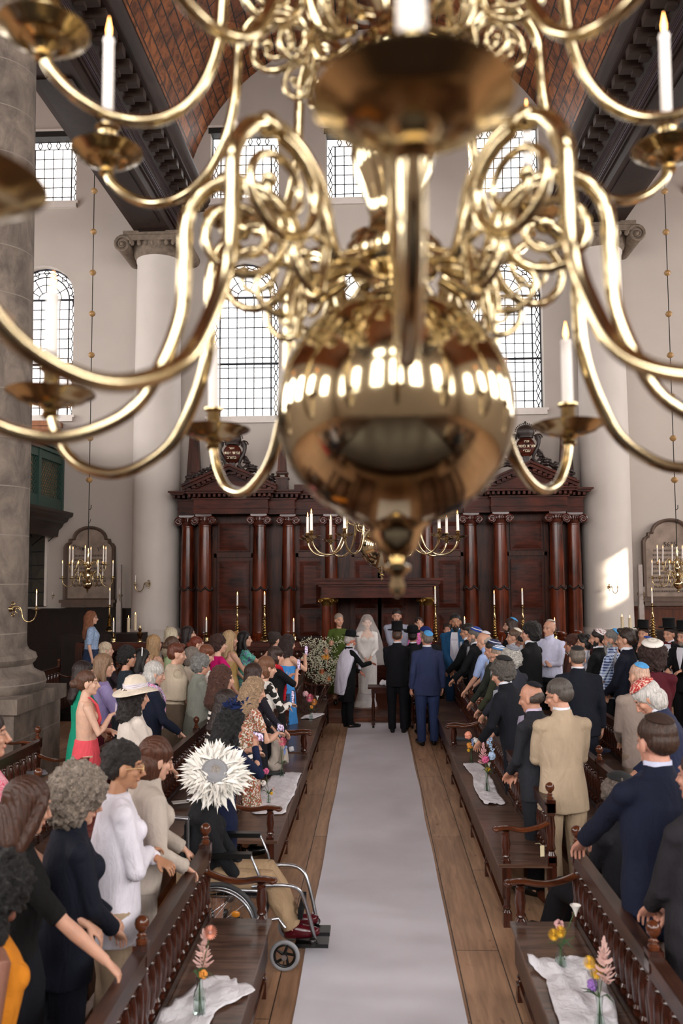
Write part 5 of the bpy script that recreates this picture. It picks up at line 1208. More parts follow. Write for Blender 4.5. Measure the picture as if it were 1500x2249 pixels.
def person(label, px, py, Y, yaw=0, sex='m', pose='down', lean=0, head=(0, 0), skin='#c79c86', hair=('short', '#2a1d16'), L=1.2, top=('jacket', '#16171d'), bottom=('trousers', '#15161b'), hem=.80, slv='long', heavy=1.0, hat=None, beard=None, floor=0.0, sit=False, extra=(), topz=1.6, flare=1.0, puff=0, H=None, shoe=None, skirt_hem=.42, group=None, curl=.35, wide=1.0, glasses=False, shirt=None, hw=None, shoes=True):
    near = Y < 7.3; mid = Y < 10.5
    vb = (.0042 if Y < 6.3 else .005) if near else (.0075 if mid else .0105); vc = .009 if near else (.012 if mid else .016); vh = .0055 if near else (.008 if mid else .011)
    ck = (sex, pose, lean, sit, heavy, head, str(hw)); g = cached(('g',) + ck, lambda: fig_setup(sex, pose, lean, sit, heavy, *head))
    P = at(px, py, Y); htop = {'tophat': .125, 'bowler': .11, 'sunhat': .10, 'feather': .06}.get(hat[0] if hat else '', 0.0) + {'afro': .035, 'curly': .015, 'bigcurl': .02, 'updo': .01}.get(hair[0] if hair else '', 0)
    th = g.H((0, -.02, 1.757)); tz = th.z + htop; sc = (P.z - floor) / tz
    if H: sc = H
    if not .86 < sc < 1.13: print('HEIGHT', round(sc, 3), label)
    a = -R(yaw); off = Matrix.Rotation(a, 3, 'Z') @ V((th.x, th.y, 0)) * sc
    t = thing('person', label, 'person', (P.x - off.x, Y - off.y, floor), a, group, sc)
    if hw:
        for sd_, (qx, qy, qY) in hw.items():
            q = Matrix.Rotation(-a, 3, 'Z') @ ((at(qx, qy, qY) - V((P.x - off.x, Y - off.y, floor))) / sc); pl = POSES[pose][2]
            g.el[sd_], g.wr[sd_] = ik(g.sh[sd_], q, .285, .255, V((sd_ * pl[0], pl[1], pl[2])))
    body = link('body', cached(('b', vb) + ck, lambda: body_mesh(g, vb, sit, heavy, curl)), skinm(skin), t)
    def M_(c): return c if isinstance(c, bpy.types.Material) else cloth(c)
    sd = round(px) % 7
    if top: 
        nm = {'jacket': 'jacket', 'shirt': 'shirt', 'top': 'blouse', 'dress': 'dress'}[top[0]]
        link(nm, cached(('t', vc, top[0], hem, slv, topz, flare, puff, sd % 2) + ck, lambda: top_mesh(g, vc, 'top' if top[0] == 'dress' else top[0], heavy, hem, slv, sd, topz, flare, puff)), M_(top[1]), t)
    if bottom[0] == 'trousers': link('trousers', cached(('tr', vc, heavy, sit, sex), lambda: trouser_mesh(g, vc, heavy, 3, sit)), M_(bottom[1]), t)
    else: link('skirt', cached(('sk', heavy, skirt_hem, wide, sex), lambda: skirt_mesh(g, vc, heavy, skirt_hem, 3, wide)), M_(bottom[1]), t)
    for s in (-1, 1) if shoes else ():
        o = link('shoe', SHM, M_(shoe) if shoe else SHOE, t)
        if sit: o.location = (s * .1, .71, .12); o.rotation_euler = (0, 0, -s * .1)
        else: o.location = (s * g.hpx, .04, 0); o.rotation_euler = (0, 0, -s * .15)
    if hair:
        hm = curlm(hair[1]) if hair[0] in ('crop', 'curly', 'afro', 'bigcurl', 'wavy', 'updo') else hairm(hair[1])
        link('hair', cached(('h', vh, hair[0], L) + ck, lambda: hair_mesh(g, hair[0], vh, L)), hm, t)
    if beard: link('beard', cached(('bd', vh, beard[0]) + ck, lambda: beard_mesh(g, beard[0], vh)), curlm(beard[1]), t)
    if g.m and top and top[0] in ('jacket', 'shirt'):
        m = MB(); m.lathe([(.064, 1.435), (.070, 1.45), (.068, 1.50), (.0675, 1.530), (.061, 1.530), (.061, 1.44)], seg=24)
        k = MB(); k.add([tuple(g.T((p[0], p[1] - .014 + (.012 * (1 if p[2] > 1.48 else 0)), p[2] - .012 * (p[1] > .03)))) for p in m.v], m.f); k.build('collar', M_(shirt or ('#d8d8e2' if top[0] == 'jacket' else top[1])), t, 40)
        if top[0] == 'jacket' and shirt is not False and (abs(yaw) > 40):
            n = 10; vs = []; 
            for z, w in ((1.46, .045), (1.40, .055), (1.30, .045), (1.20, .02), (1.12, .004)):
                for i in range(n + 1):
                    x = -w + 2 * w * i / n; ry = .128 * heavy ** .5 * (1 if z < 1.35 else (.80 if z > 1.43 else .93)) + .014; rx = .19; vs.append(tuple(g.T((x, ry * math.sqrt(max(0, 1 - (x / rx) ** 2)) + .003, z))))
            fs = [(r * (n + 1) + i, r * (n + 1) + i + 1, (r + 1) * (n + 1) + i + 1, (r + 1) * (n + 1) + i) for r in range(4) for i in range(n)]
            k = MB(); k.add(vs, fs); k.build('shirt_front', M_(shirt or '#d8d8e2'), t, 60, False)
    if hat:
        def place(me, mat, nm, tilt, zc, yc=-.02, s_=1.0, sd_=0):
            o = link(nm, me, mat, t); ctr = g.H((0, yc, zc)); rot = g.Rl @ g.Rh @ Matrix.Rotation(R(tilt), 3, 'X') @ Matrix.Rotation(R(sd_), 3, 'Y'); o.matrix_local = Matrix.Translation(ctr) @ rot.to_4x4() @ Matrix.Scale(s_, 4); return o
        if hat[0] == 'cap': place(CAPM_, M_(hat[1]), 'skullcap', hat[2] if len(hat) > 2 else 30, 1.668, -.024, 1.165 if (hair and hair[0] not in ('buzz', 'fringe')) else 1.10)
        elif hat[0] == 'bigcap': place(CAPBIG, M_(hat[1]), 'skullcap', hat[2] if len(hat) > 2 else 28, 1.655, -.02, 1.10 if (hair and hair[0] not in ('bob',)) else 1.2)
        elif hat[0] == 'curlcap': place(CAPM_, M_(hat[1]), 'skullcap', hat[2] if len(hat) > 2 else 30, 1.675, -.028, 1.42 if hair[0] == 'curly' else 1.85)
        elif hat[0] == 'tophat': place(TOPHAT, M_(hat[1]), 'top_hat', 4, 1.735, -.015, 1.08)
        elif hat[0] == 'bowler': place(BOWLER, M_(hat[1]), 'hat', 6, 1.72, -.015, 1.08)
        elif hat[0] == 'sunhat':
            o = place(cached('sunhat', sunhat), M_(hat[1]), 'sun_hat', 12, 1.70, -.02, 1.0); m = MB()
            for q in range(3): m.tube([(.106 * cos(a_), .106 * sin(a_), .015 + q * .013 + .004 * sin(3 * a_ + q)) for a_ in [2 * pi * k / 30 for k in range(30)]], .008, 6, close=True)
            m.build('hat_band', cloth('#d3cbd2', .5), o, 60)
        elif hat[0] == 'feather':
            o = place(disc_prof([(.0, .07), (.03, .072), (.07, .068), (.085, .055), (.088, .03), (.088, 0), (0, 0)]), M_('#8d8d91'), 'hat_crown', 18, 1.68, -.03, 1.12, 48)
            rs = random.Random(3); m = MB()
            for i in range(1500):
                a_ = rs.uniform(0, 2 * pi); l = rs.choice((.05, .08, .1, .13, .15)) * rs.uniform(.7, 1.1); r0 = rs.uniform(.065, .125); dr = rs.gauss(0, .75); up = rs.uniform(-.5, 1.1); z0 = rs.uniform(-.01, .045)
                p = V((r0 * cos(a_), r0 * sin(a_), z0)); d = V((cos(a_ + dr), sin(a_ + dr), up)).normalized(); e = d.cross(V((0, 0, 1))).normalized(); c_ = V((0, 0, -1)) * l
                q1 = p + d * l * .5 + c_ * .02; q2 = p + d * l + c_ * .28 * (1 if up > 0 else .2); w = l * rs.uniform(.05, .12)
                m.add([p + e * .002, p - e * .002, q1 - e * w, q2, q1 + e * w], [(0, 1, 2, 3, 4)])
            m.build('feather_brim', plain('#efece6', .9, var=.05, name='white_feather'), o, 0, False)
            m = MB(); m.lathe([(.02, -.005), (.1, -.005), (.15, -.012), (.15, -.004), (.1, .006), (.02, .006)], seg=30); m.build('brim', M_('#c9c7c4'), o, 40)
        elif hat[0] == 'band': 
            m = MB(); m.tube([g.H((.092 * cos(a_), -.02 + .06 * sin(a_) * 0 - .0, 1.672 + .094 * sin(a_))) for a_ in [pi * k / 20 for k in range(21)]], .008, 6); m.build('hair_band', M_(hat[1]), t, 60)
        elif hat[0] == 'beret': 
            b = MB(); rs = random.Random(9)
            b.ell((0, 0, -.01), (.07, .07, .025), 14, 8)
            for i in range(90): q = V((rs.gauss(0, .045), rs.gauss(0, .045), rs.gauss(0, .016))); d = V((rs.gauss(0, 1), rs.gauss(0, 1), rs.gauss(.3, .5))).normalized() * .05; b.tube([q, q + d * .5 + V((0, 0, .01)), q + d], [.006, .014, .002], 5, flat=.3)
            me = b.mesh('fascinator', 60); place(me, M_(hat[1]), 'fascinator', 25, 1.765, -.03)
    if glasses:
        m = MB()
        for s in (-1, 1):
            m.tube([g.H((s * .032 + .021 * cos(a_), .098, 1.634 + .017 * sin(a_))) for a_ in [2 * pi * k / 14 for k in range(14)]], .002, 5, close=True); m.tube([g.H((s * .053, .095, 1.64)), g.H((s * .079, .05, 1.642)), g.H((s * .084, -.01, 1.63))], .002, 5)
        m.tube([g.H((-.011, .1, 1.636)), g.H((.011, .1, 1.636))], .002, 5); m.build('glasses', BLACK if glasses is True else plain(glasses, .3), t, 60)
    for ex in extra: ex(t, g, M_)
    return t, g
# clothing extras ------------------------------------------------------
def shawl(col, z0=1.08, wide=1.12):
    def f(t, g, M_):
        mb = MB(); mb.loft(torso_rings(g, [(z0, .215 * wide, .15 * wide, 0), (1.2, .21 * wide, .15 * wide, 0), (1.32, .205 * wide, .145 * wide, 0), (1.41, .18, .12, 0), (1.47, .105, .09, -.005), (1.5, .08, .075, -.005)], 30))
        for q, z in enumerate((1.44, 1.40, 1.35)): mb.tube([g.T(((.11 + q * .03) * cos(a), .0 + (.10 + q * .012) * sin(a), z - .03 * sin(a))) for a in [2 * pi * k / 20 for k in range(20)]], .018, 8, close=True)
        me = remesh(mb, .012, 2); wrinkle(me, .005, 10, 2); link('shawl', me, M_(col), t)
    return f
def scarf(col):
    def f(t, g, M_):
        mb = MB(); mb.tube([g.T(((.085) * cos(a), -.005 + .085 * sin(a), 1.475 - .03 * sin(a))) for a in [2 * pi * k / 20 for k in range(20)]], .03, 10, close=True)
        mb.tube([g.T((.02, .1, 1.43)), g.T((.04, .14, 1.35)), g.T((.03, .15, 1.2)), g.T((.04, .14, 1.02))], [.03, .04, .045, .04], 10, flat=.5); me = remesh(mb, .01, 2); wrinkle(me, .004, 12, 1); link('scarf', me, M_(col), t)
    return f
def straps(col):
    def f(t, g, M_):
        mb = MB()
        for s in (-1, 1): mb.tube([g.T((s * .07, .12, 1.3)), g.T((s * .075, .06, 1.42)), g.T((s * .07, -.02, 1.455)), g.T((s * .02, -.06, 1.46))], .011, 6)
        mb.build('strap', M_(col), t, 60)
    return f
def halter(col):
    def f(t, g, M_):
        mb = MB()
        for s in (-1, 1): mb.tube([g.T((s * .11, .08, 1.15)), g.T((s * .1, .115, 1.27)), g.T((s * .07, .09, 1.40)), g.T((s * .045, .03, 1.47)), g.T((s * .01, -.05, 1.485))], [.04, .045, .03, .018, .012], 8, flat=.5)
        me = remesh(mb, .008, 1); link('halter_front', me, M_(col), t)
    return f
def bowtie(col):
    def f(t, g, M_):
        mb = MB(); c = (0, .06, 1.475)
        for s in (-1, 1): mb.tube([g.T((0, .068, 1.472)), g.T((s * .03, .07, 1.472)), g.T((s * .05, .066, 1.472))], [.006, .014, .018], 8, flat=.6)
        mb.build('bow_tie', M_(col), t, 60)
    return f
def openvest(col):
    def f(t, g, M_):
        n = 10; vs = []
        for z, w in ((1.46, .045), (1.36, .06), (1.2, .065), (1.08, .07), (1.0, .075)):
            for i in range(n + 1):
                x = -w + 2 * w * i / n; vs.append(tuple(g.T((x, (.147 if z < 1.4 else .10) * math.sqrt(1 - (x / .2) ** 2) + .002, z))))
        k = MB(); k.add(vs, [(r * (n + 1) + i, r * (n + 1) + i + 1, (r + 1) * (n + 1) + i + 1, (r + 1) * (n + 1) + i) for r in range(4) for i in range(n)]); k.build('shirt_front', M_(col), t, 60, False)
    return f
def held(t, g, side, name, label, cat, build, off=(0, .03, .05), rot=(0, 0, 0)):
    """a thing in the hand; stays top-level"""
    w = g.wr[side]; bpy.context.view_layer.update(); M = t.matrix_world @ Matrix.Translation(V(w) + V(off)) @ Matrix.Rotation(rot[2], 4, 'Z') @ Matrix.Rotation(rot[0], 4, 'X') @ Matrix.Rotation(rot[1], 4, 'Y')
    o = build(name); o.matrix_world = M; tag(o, label, cat); return o
def phone_build(screen=True, land=False):
    def f(name):
        t = bpy.data.objects.new(name, None); COL.objects.link(t); a, b = (.076, .037) if land else (.037, .076)
        m = MB(); m.box((-a, -.004, -b), (a, .004, b)); m.build('case', BLACK, t, 0)
        m = MB(); m.box((-a + .003, -.0052, -b + .006), (a - .003, -.0045, b - .006)); m.build('screen', PHONE_SCR if screen else BLACK, t, 0); return t
    return f
def phone_scr():
    m, n, b = newmat('phone_screen'); v = mapping(n, (1, 1, 1)); vo = n.nodes.new('ShaderNodeTexVoronoi'); vo.inputs['Scale'].default_value = 70; n.links.new(v, vo.inputs['Vector'])
    c = ramp(n, vo.outputs['Color'], [(.2, srgb('#3a2c3c')), (.45, srgb('#8c6f86')), (.7, srgb('#d9cfe4')), (.9, srgb('#2c3a7a'))]); n.links.new(c, b.inputs['Emission Color']); b.inputs['Emission Strength'].default_value = 1.0; n.links.new(c, b.inputs['Base Color']); m.cycles.emission_sampling = 'NONE'; return m
PHONE_SCR = phone_scr()
def sheet_build(w=.07, h=.1, col='#ddd8e2'):
    def f(name):
        m = MB(); m.box((-w, -.002, -h), (w, .002, h)); return m.build(name, plain(col, .6, name='paper'), None, 0)
    return f
# ------------------------------------------------------------------ who stands where (measured head tops)
zebra = pattern('zebra', '#12100f', '#e8e2da', sc=4.5); orangep = pattern('speckle', '#a5462c', '#d8cfc4', '#7d6a4a', 90); floral = pattern('swirl', '#2c7fa0', '#e0507f', '#dfd3ea', 14)
pinksw = pattern('swirl', '#e0305f', '#e68aa0', '#f0c6cd', 9); magfl = pattern('swirl', '#c0188a', '#d83fa5', '#f2b4dc', 12); purpg = pattern('swirl', '#6f2c9a', '#2fb98a', '#74d6b5', 7); bluefl = pattern('speckle', '#e4e2e6', '#e4e2e6', '#2a3578', 40)
plaid = pattern('plaid', '#22305e', '#9db3d8', '#dfe6f2', 9); sequin = pattern('speckle', '#0f1c26', '#1d3240', '#0a1016', 120)
LB = '#4f97cf'
# --- left side, nearest row
person('woman with long straight brown hair in a black top, hand on the near rail', 68, 1706, 3.82, 62, 'f', 'onerail', 6, (-18, 8), '#c4967e', ('long', '#3c2419'), 1.02, ('dress', '#0b0a0b'), ('skirt', '#0d0f18'), .9, 'half', 1.18, hw={1: (250, 2128, 3.69), -1: (192, 2030, 4.05)})
person('woman with big grey curly hair in a dark navy blazer', 188, 1682, 4.2, 55, 'f', 'clasp', 4, (0, 14), '#c4967e', ('afro', '#877a6e'), 1.2, ('jacket', '#0e1220'), ('trousers', '#0d101c'), .74, 'long', 1.08)
person('person with short dark curls and gold glasses in a white shirt, arms folded', 272, 1628, 4.62, 62, 'f', 'crossed', 3, (8, 6), '#a87a5c', ('crop', '#1a1310'), 1.2, ('shirt', '#dcd8e2'), ('trousers', '#a58f78'), .72, 'long', 1.12, glasses='#c9a878', flare=1.06)
person('woman with short reddish brown hair in a beige sweatshirt, hands on the rail', 352, 1620, 5.1, 60, 'f', 'rail', 8, (-4, 10), '#c99d86', ('bob', '#4b2b1c'), 1.2, ('jacket', '#b9ada2'), ('trousers', '#b3a89e'), .86, 'long', 1.1, puff=.6, hw={1: (408, 1905, 5.0), -1: (405, 1865, 5.35)})
person('person at the lower left corner with bushy black hair and orange yellow top', 8, 1872, 3.2, 50, 'f', 'down', 4, (0, 10), '#7a5040', ('bigcurl', '#0f0c0c'), 1.2, ('dress', '#c77a1c'), ('skirt', '#c77a1c'), .9, 'none', 1.1)
person('woman in a bright pink swirl-patterned dress cut by the left edge', -38, 1560, 4.75, 60, 'f', 'clasp', 0, (0, 0), '#c4967e', ('long', '#2c1b15'), 1.2, ('dress', pinksw), ('skirt', pinksw), .9, 'half', 1.15)
t, g = person('woman with very long black hair and navy fascinator in a navy dress, filming', 515, 1553, 6.6, 48, 'f', 'phone', 14, (6, 4), '#c4967e', ('wavy', '#0d0b0e'), .96, ('dress', '#121b38'), ('skirt', '#121b38'), .9, 'long', 1.2, hat=('beret', '#14244f'))
held(t, g, 1, 'phone', 'horizontal phone filming the ceremony, held by the woman with the navy fascinator', 'phone', phone_build(True, True), (-.02, .05, .06), (0, 0, R(0)))
person('dark-haired woman turning her face to the aisle in a black and cream striped dress', 499, 1515, 7.35, 60, 'f', 'phonelow', 8, (0, 2), '#cfa58f', ('long', '#241713'), 1.34, ('dress', zebra), ('skirt', zebra), .9, 'long', 1.0)
person('woman with long brown hair in a zebra-striped dress behind the first row', 489, 1461, 8.6, 62, 'f', 'rail', 3, (0, 4), '#cfa08a', ('wavy', '#4a2c20'), 1.3, ('dress', zebra), ('skirt', zebra), .9, 'long', 1.1)
t, g = person('woman with blond grey wavy hair in mustard cardigan over an orange speckled dress', 563, 1487, 8.25, 58, 'f', 'phonelow', 10, (8, 6), '#cfa28a', ('wavy', '#a08468'), 1.28, ('dress', orangep), ('skirt', orangep), .9, 'short', 1.1)
held(t, g, 1, 'phone', 'phone held low by the woman with blond grey wavy hair', 'phone', phone_build(True, True), (-.02, .05, .05), (0, 0, 0))
person('woman with straight brown hair seen from behind, between two guests filming', 556, 1457, 9.4, 55, 'f', 'rail', 2, (0, 0), '#cfa08a', ('long', '#33201a'), 1.25, ('top', '#23202a'), ('skirt', '#181820'), .85, 'long', 1.05)
t, g = person('woman with light brown hair and black and white top, filming', 588, 1442, 10.0, 58, 'f', 'phonelow', 6, (6, 4), '#d0a58e', ('bob', '#6e4a35'), 1.2, ('top', pattern('speckle', '#e6e0da', '#e6e0da', '#16120f', 16)), ('skirt', '#1b1a20'), .85, 'long', 1.05)
held(t, g, 1, 'phone', 'phone held up over the rail by the woman in a black and white top', 'phone', phone_build(True), (-.02, .05, .08), (0, 0, 0))
t, g = person('woman with dark brown bob in a black top with red collar, filming', 606, 1420, 11.3, 50, 'f', 'phone', 4, (8, 4), '#cfa08a', ('bob', '#33211a'), 1.2, ('top', '#0c0b0d'), ('skirt', '#0c0b0d'), .85, 'half', 1.05, extra=(scarf('#b3182a'),))
held(t, g, 1, 'phone', 'upright phone held highest, by the woman with the dark bob', 'phone', phone_build(True), (-.02, .05, .08), (0, 0, 0))
person('woman with dark pinned-up hair and a sparkling hairpin near the balustrade', 604, 1386, 13.4, 40, 'f', 'down', 0, (15, 0), '#caa089', ('updo', '#2a1b16'), 1.2, ('dress', '#2c2730'), ('skirt', '#2c2730'), .9, 'none', 1.0, topz=1.35)
t, g = person('woman with dark wavy hair and bare shoulders in a sky blue dress, by the flowers', 634, 1393, 12.8, 45, 'f', 'phone', 6, (10, 6), '#cda28b', ('wavy', '#2b1a17'), 1.38, ('dress', '#3f86c9'), ('skirt', '#3f86c9'), .9, 'none', 1.05, topz=1.3)
held(t, g, 1, 'phone', 'phone in a pink patterned case held by the woman in the sky blue dress', 'phone', lambda n: (lambda o: o)(phone_build(True)(n)), (-.02, .05, .08), (0, 0, 0))
# --- left side, behind
person('woman in a cream sunhat and cream cardigan over a blue patterned dress', 300, 1472, 7.5, 58, 'f', 'rail', 4, (0, 4), '#c4967e', ('wavy', '#1d1412'), 1.38, ('jacket', '#cfc3ba'), ('skirt', bluefl), .95, 'half', 1.05, hat=('sunhat', '#d6c9b8'))
person('elderly woman with a white bob, navy cardigan and flowered scarf', 343, 1453, 9.2, 62, 'f', 'rail', 6, (8, 8), '#c59a86', ('bob', '#b9b5b0'), 1.2, ('jacket', '#141a2c'), ('skirt', '#141a2c'), .78, 'long', 1.12, extra=(scarf(floral),))
person('woman with short auburn hair and a beige shawl', 388, 1413, 10.6, 62, 'f', 'clasp', 2, (10, 6), '#c99d86', ('quiff', '#5a2f1f'), 1.2, ('top', '#b3a48f'), ('skirt', '#57493c'), .9, 'half', 1.1, extra=(shawl('#b5a693'),))
person('woman with grey hair and cream wrap behind the auburn-haired one', 424, 1421, 11.1, 60, 'f', 'clasp', 2, (8, 6), '#c99d86', ('bob', '#6f655d'), 1.2, ('top', '#b7aa9b'), ('skirt', '#6b5b3a'), .9, 'long', 1.12, extra=(shawl('#b9ac9d'),), glasses=True)
person('grey curly-haired elderly woman in a grey green jacket', 445, 1436, 10.5, 62, 'f', 'clasp', 4, (4, 10), '#c08f7a', ('curly', '#7f7d7a'), 1.2, ('jacket', '#7b7d74'), ('skirt', '#5f6058'), .8, 'long', 1.1, H=.93)
person('woman with smooth red-brown hair looking down, in white', 460, 1417, 11.6, 62, 'f', 'clasp', 2, (6, 22), '#cfa38d', ('bob', '#6d3f2b'), 1.2, ('top', '#d8cfc8'), ('skirt', '#b9a9a0'), .85, 'long', 1.0)
person('woman with long platinum hair in a pale green top', 375, 1378, 13.6, 50, 'f', 'clasp', 0, (0, 0), '#cfa38d', ('long', '#b5a891'), 1.3, ('top', '#8fae7c'), ('skirt', '#7f9c70'), .85, 'none', 1.05)
person('woman with sleek tied-back brown hair beside the platinum-haired one', 379, 1397, 12.4, 55, 'f', 'clasp', 0, (4, 4), '#cfa38d', ('bun', '#4a3426'), 1.2, ('top', '#a3b58c'), ('skirt', '#6d7a60'), .85, 'short', 1.0)
person('tall woman with long dark hair in front of the dark column base', 412, 1375, 14.5, 60, 'f', 'clasp', 0, (14, 0), '#c99d86', ('long', '#241817'), 1.28, ('top', '#2a1f24'), ('skirt', '#1d181c'), .85, 'long', 1.0)
person('red-haired woman with glasses and hair tied up', 432, 1397, 12.8, 62, 'f', 'clasp', 0, (14, 4), '#d3a994', ('bun', '#6c2c1a'), 1.2, ('top', '#3c3e44'), ('skirt', '#2a2a30'), .85, 'none', 1.0, glasses=True)
person('woman with curly chestnut hair in a magenta top', 480, 1393, 12.4, 58, 'f', 'clasp', 0, (6, 4), '#cda28b', ('curly', '#3a2019'), 1.3, ('top', '#c20f68'), ('skirt', '#c20f68'), .85, 'short', 1.05)
person('blonde woman with half-up hair in a gold satin dress', 504, 1385, 13.3, 55, 'f', 'rail', 0, (10, 4), '#cfa38d', ('half', '#a68a66'), 1.28, ('dress', cloth('#b8975a', .4)), ('skirt', cloth('#b8975a', .4)), .9, 'none', 1.0, topz=1.32, extra=(straps('#b8975a'),))
person('woman with black hair standing between the magenta top and gold dress', 492, 1389, 13.9, 55, 'f', 'clasp', 0, (10, 2), '#c99d86', ('long', '#17110f'), 1.25, ('top', '#8b7a6a'), ('skirt', '#3a3530'), .85, 'long', 1.0)
person('woman with curly ginger blonde hair behind the gold dress', 519, 1388, 14.1, 55, 'f', 'clasp', 0, (10, 4), '#cfa38d', ('curly', '#a8794f'), 1.25, ('top', '#5d6650'), ('skirt', '#4d5645'), .85, 'none', 1.0)
t, g = person('black-haired woman in a purple and green dress holding a dark phone', 535, 1386, 13.8, 70, 'f', 'phone', 0, (20, 0), '#c99d86', ('long', '#120d0e'), 1.3, ('dress', purpg), ('skirt', purpg), .9, 'short', 1.0)
held(t, g, 1, 'phone', 'dark phone raised by the woman in the purple and green dress', 'phone', phone_build(False), (-.02, .05, .08), (0, 0, 0))
person('woman with dark hair and white headband', 312, 1424, 10.9, 60, 'f', 'clasp', 0, (12, 4), '#c4967e', ('long', '#15100f'), 1.25, ('top', '#5b4e55'), ('skirt', '#2a2528'), .85, 'long', 1.0, hat=('band', '#e2dfe0'))
person('woman with long blonde highlighted hair seen from behind, bare shoulders', 337, 1394, 12.7, 45, 'f', 'clasp', 0, (6, 0), '#d0a690', ('long', '#9c7c58'), 1.28, ('top', '#c59d86'), ('skirt', '#9a8372'), .85, 'none', 1.0, topz=1.3)
person('woman with black curly hair in a dark sequined top', 282, 1418, 10.8, 60, 'f', 'clasp', 2, (18, 6), '#b98a72', ('curly', '#100d0d'), 1.3, ('top', sequin), ('skirt', '#10161c'), .85, 'long', 1.08)
person('woman with light brown straight hair in a lilac blouse', 229, 1436, 9.5, 60, 'f', 'rail', 4, (14, 4), '#cfa28a', ('long', '#7d624c'), 1.32, ('top', cloth('#9384b8', .45)), ('skirt', '#5c1f2c'), .85, 'long', 1.05, puff=.5)
t, g = person('young woman with a low bun in a coral backless halter dress', 189, 1471, 8.3, 66, 'f', 'chest', 0, (8, 2), '#d3ab94', ('bun', '#54382a'), 1.2, ('dress', '#d8505a'), ('skirt', '#d8505a'), .9, 'none', .98, topz=1.1, extra=(halter('#d8505a'),), skirt_hem=.3, wide=.95)
held(t, g, 1, 'booklet', 'small white order-of-service card in the hand of the woman in coral', 'paper', sheet_build(.035, .05), (.0, .05, .06), (0, R(25), 0))
person('woman with dark hair in an emerald green dress behind the coral one', 182, 1452, 8.9, 60, 'f', 'clasp', 0, (14, 4), '#c4967e', ('long', '#241816'), 1.3, ('dress', '#128a6c'), ('skirt', '#128a6c'), .9, 'none', 1.0)
person('woman with long curly red hair and glasses in a light blue knit', 199, 1350, 16.6, 72, 'f', 'down', 0, (8, 0), '#d3a58e', ('wavy', '#8f5a3e'), 1.2, ('top', pattern('speckle', '#93a8c8', '#a0b3cf', '#8298bb', 60)), ('skirt', '#2a3550'), .82, 'half', 1.1, glasses=True, puff=.6, H=1.02, floor=.15)
person('seated elderly person with white blond hair below the red-haired woman', 231, 1421, 15.2, 75, 'f', 'lap', 0, (0, 0), '#d0a691', ('bob', '#c6b49c'), 1.2, ('top', '#3b3038'), ('skirt', '#2a2228'), .9, 'long', 1.0, sit=True, H=1.07, floor=.0)
# --- right side, first row
person('bearded man in a bright blue suit and white shirt, facing the camera, hands joined', 1000, 1347, 15.0, 195, 'm', 'clasp', 0, (-12, 0), '#a8785c', ('short', '#15100e'), 1.2, ('jacket', '#1d4d74'), ('trousers', '#18304a'), .8, 'long', 1.12, beard=(2, '#120d0c'), extra=(openvest('#c3c0d0'),), floor=.0)
person('dark-haired man with glasses in a black suit, second in the right row', 1026, 1369, 14.3, -62, 'm', 'rail', 3, (-6, 4), '#b98a70', ('short', '#1e1714'), 1.2, ('jacket', '#101116'), ('trousers', '#101116'), .8, 'long', 1.0, glasses=True)
person('grey-bearded man in a blue velvet skullcap with white band', 1041, 1377, 13.4, -62, 'm', 'rail', 4, (-4, 6), '#c3937a', ('short', '#5d5650'), 1.2, ('jacket', '#0f1015'), ('trousers', '#101116'), .8, 'long', 1.0, hat=('bigcap', pattern('rings', '#12378f', '#ddd6c4', '#12378f', 5)), beard=(1, '#6f6863'))
person('bald man in a white skullcap and light blue shirt leaning on the rail', 1060, 1387, 12.5, -60, 'm', 'lean', 8, (-4, 8), '#c99a82', ('fringe', '#9a8f86'), 1.2, ('shirt', '#9db0dc'), ('trousers', '#1c1e28'), .9, 'half', 1.08, hat=('cap', '#dcd9e2'))
person('man in a dark navy skullcap with white edge', 1079, 1405, 11.5, -60, 'm', 'lean', 6, (-4, 8), '#c08f78', ('short', '#2c201a'), 1.2, ('jacket', '#272a25'), ('trousers', '#15161b'), .8, 'long', 1.0, hat=('bigcap', pattern('rings', '#1a2144', '#c9ccdd', '#1a2144', 5)))
person('man in a blue and white ringed skullcap and olive jacket, leaning on the rail', 1089, 1418, 10.9, -58, 'm', 'lean', 9, (-4, 10), '#c99a82', ('buzz', '#8c7767'), 1.2, ('jacket', '#383b2c'), ('trousers', '#15161b'), .8, 'long', 1.08, hat=('bigcap', pattern('rings', '#3c6a9a', '#e6e4ea', '#e6e4ea', 12)), glasses=True)
person('white-haired man in a grey knitted skullcap and dark grey suit', 1119, 1421, 10.2, -45, 'm', 'rail', 4, (0, 8), '#c99a82', ('curly', '#b4b0aa'), 1.2, ('jacket', '#2b2c36'), ('trousers', '#1b1c24'), .8, 'long', 1.1, hat=('curlcap', pattern('rings', '#7b7d88', '#8f919b', '#6b6d78', 12)))
person('man with grey curly hair and black gold-rimmed skullcap, leaning on the rail', 1096, 1446, 8.8, -55, 'm', 'lean', 12, (-2, 8), '#c08f78', ('curly', '#56504b'), 1.2, ('jacket', '#0f1119'), ('trousers', '#0f1119'), .8, 'long', 1.08, hat=('curlcap', pattern('rings', '#0b0b0e', '#a58e5c', '#0b0b0e', 5)))
person('balding man in a black skullcap and charcoal suit, next to the beige suit', 1164, 1498, 7.3, -50, 'm', 'clasp', 4, (-4, 8), '#bd8a72', ('fringe', '#4c423c'), 1.2, ('jacket', '#24252b'), ('trousers', '#1c1d22'), .78, 'long', 1.15, hat=('cap', '#14151d', 25), shirt='#cdbfd8')
person('man in a beige suit seen from behind, arms folded, head turned left', 1222, 1476, 6.98, -14, 'm', 'crossed', 0, (-42, 14), '#bd8d76', ('short', '#4e4742'), 1.2, ('jacket', '#a8957e'), ('trousers', '#a8947c'), .74, 'long', 1.05, glasses=True, shoe='#5a2c18', flare=1.08, H=1.0)
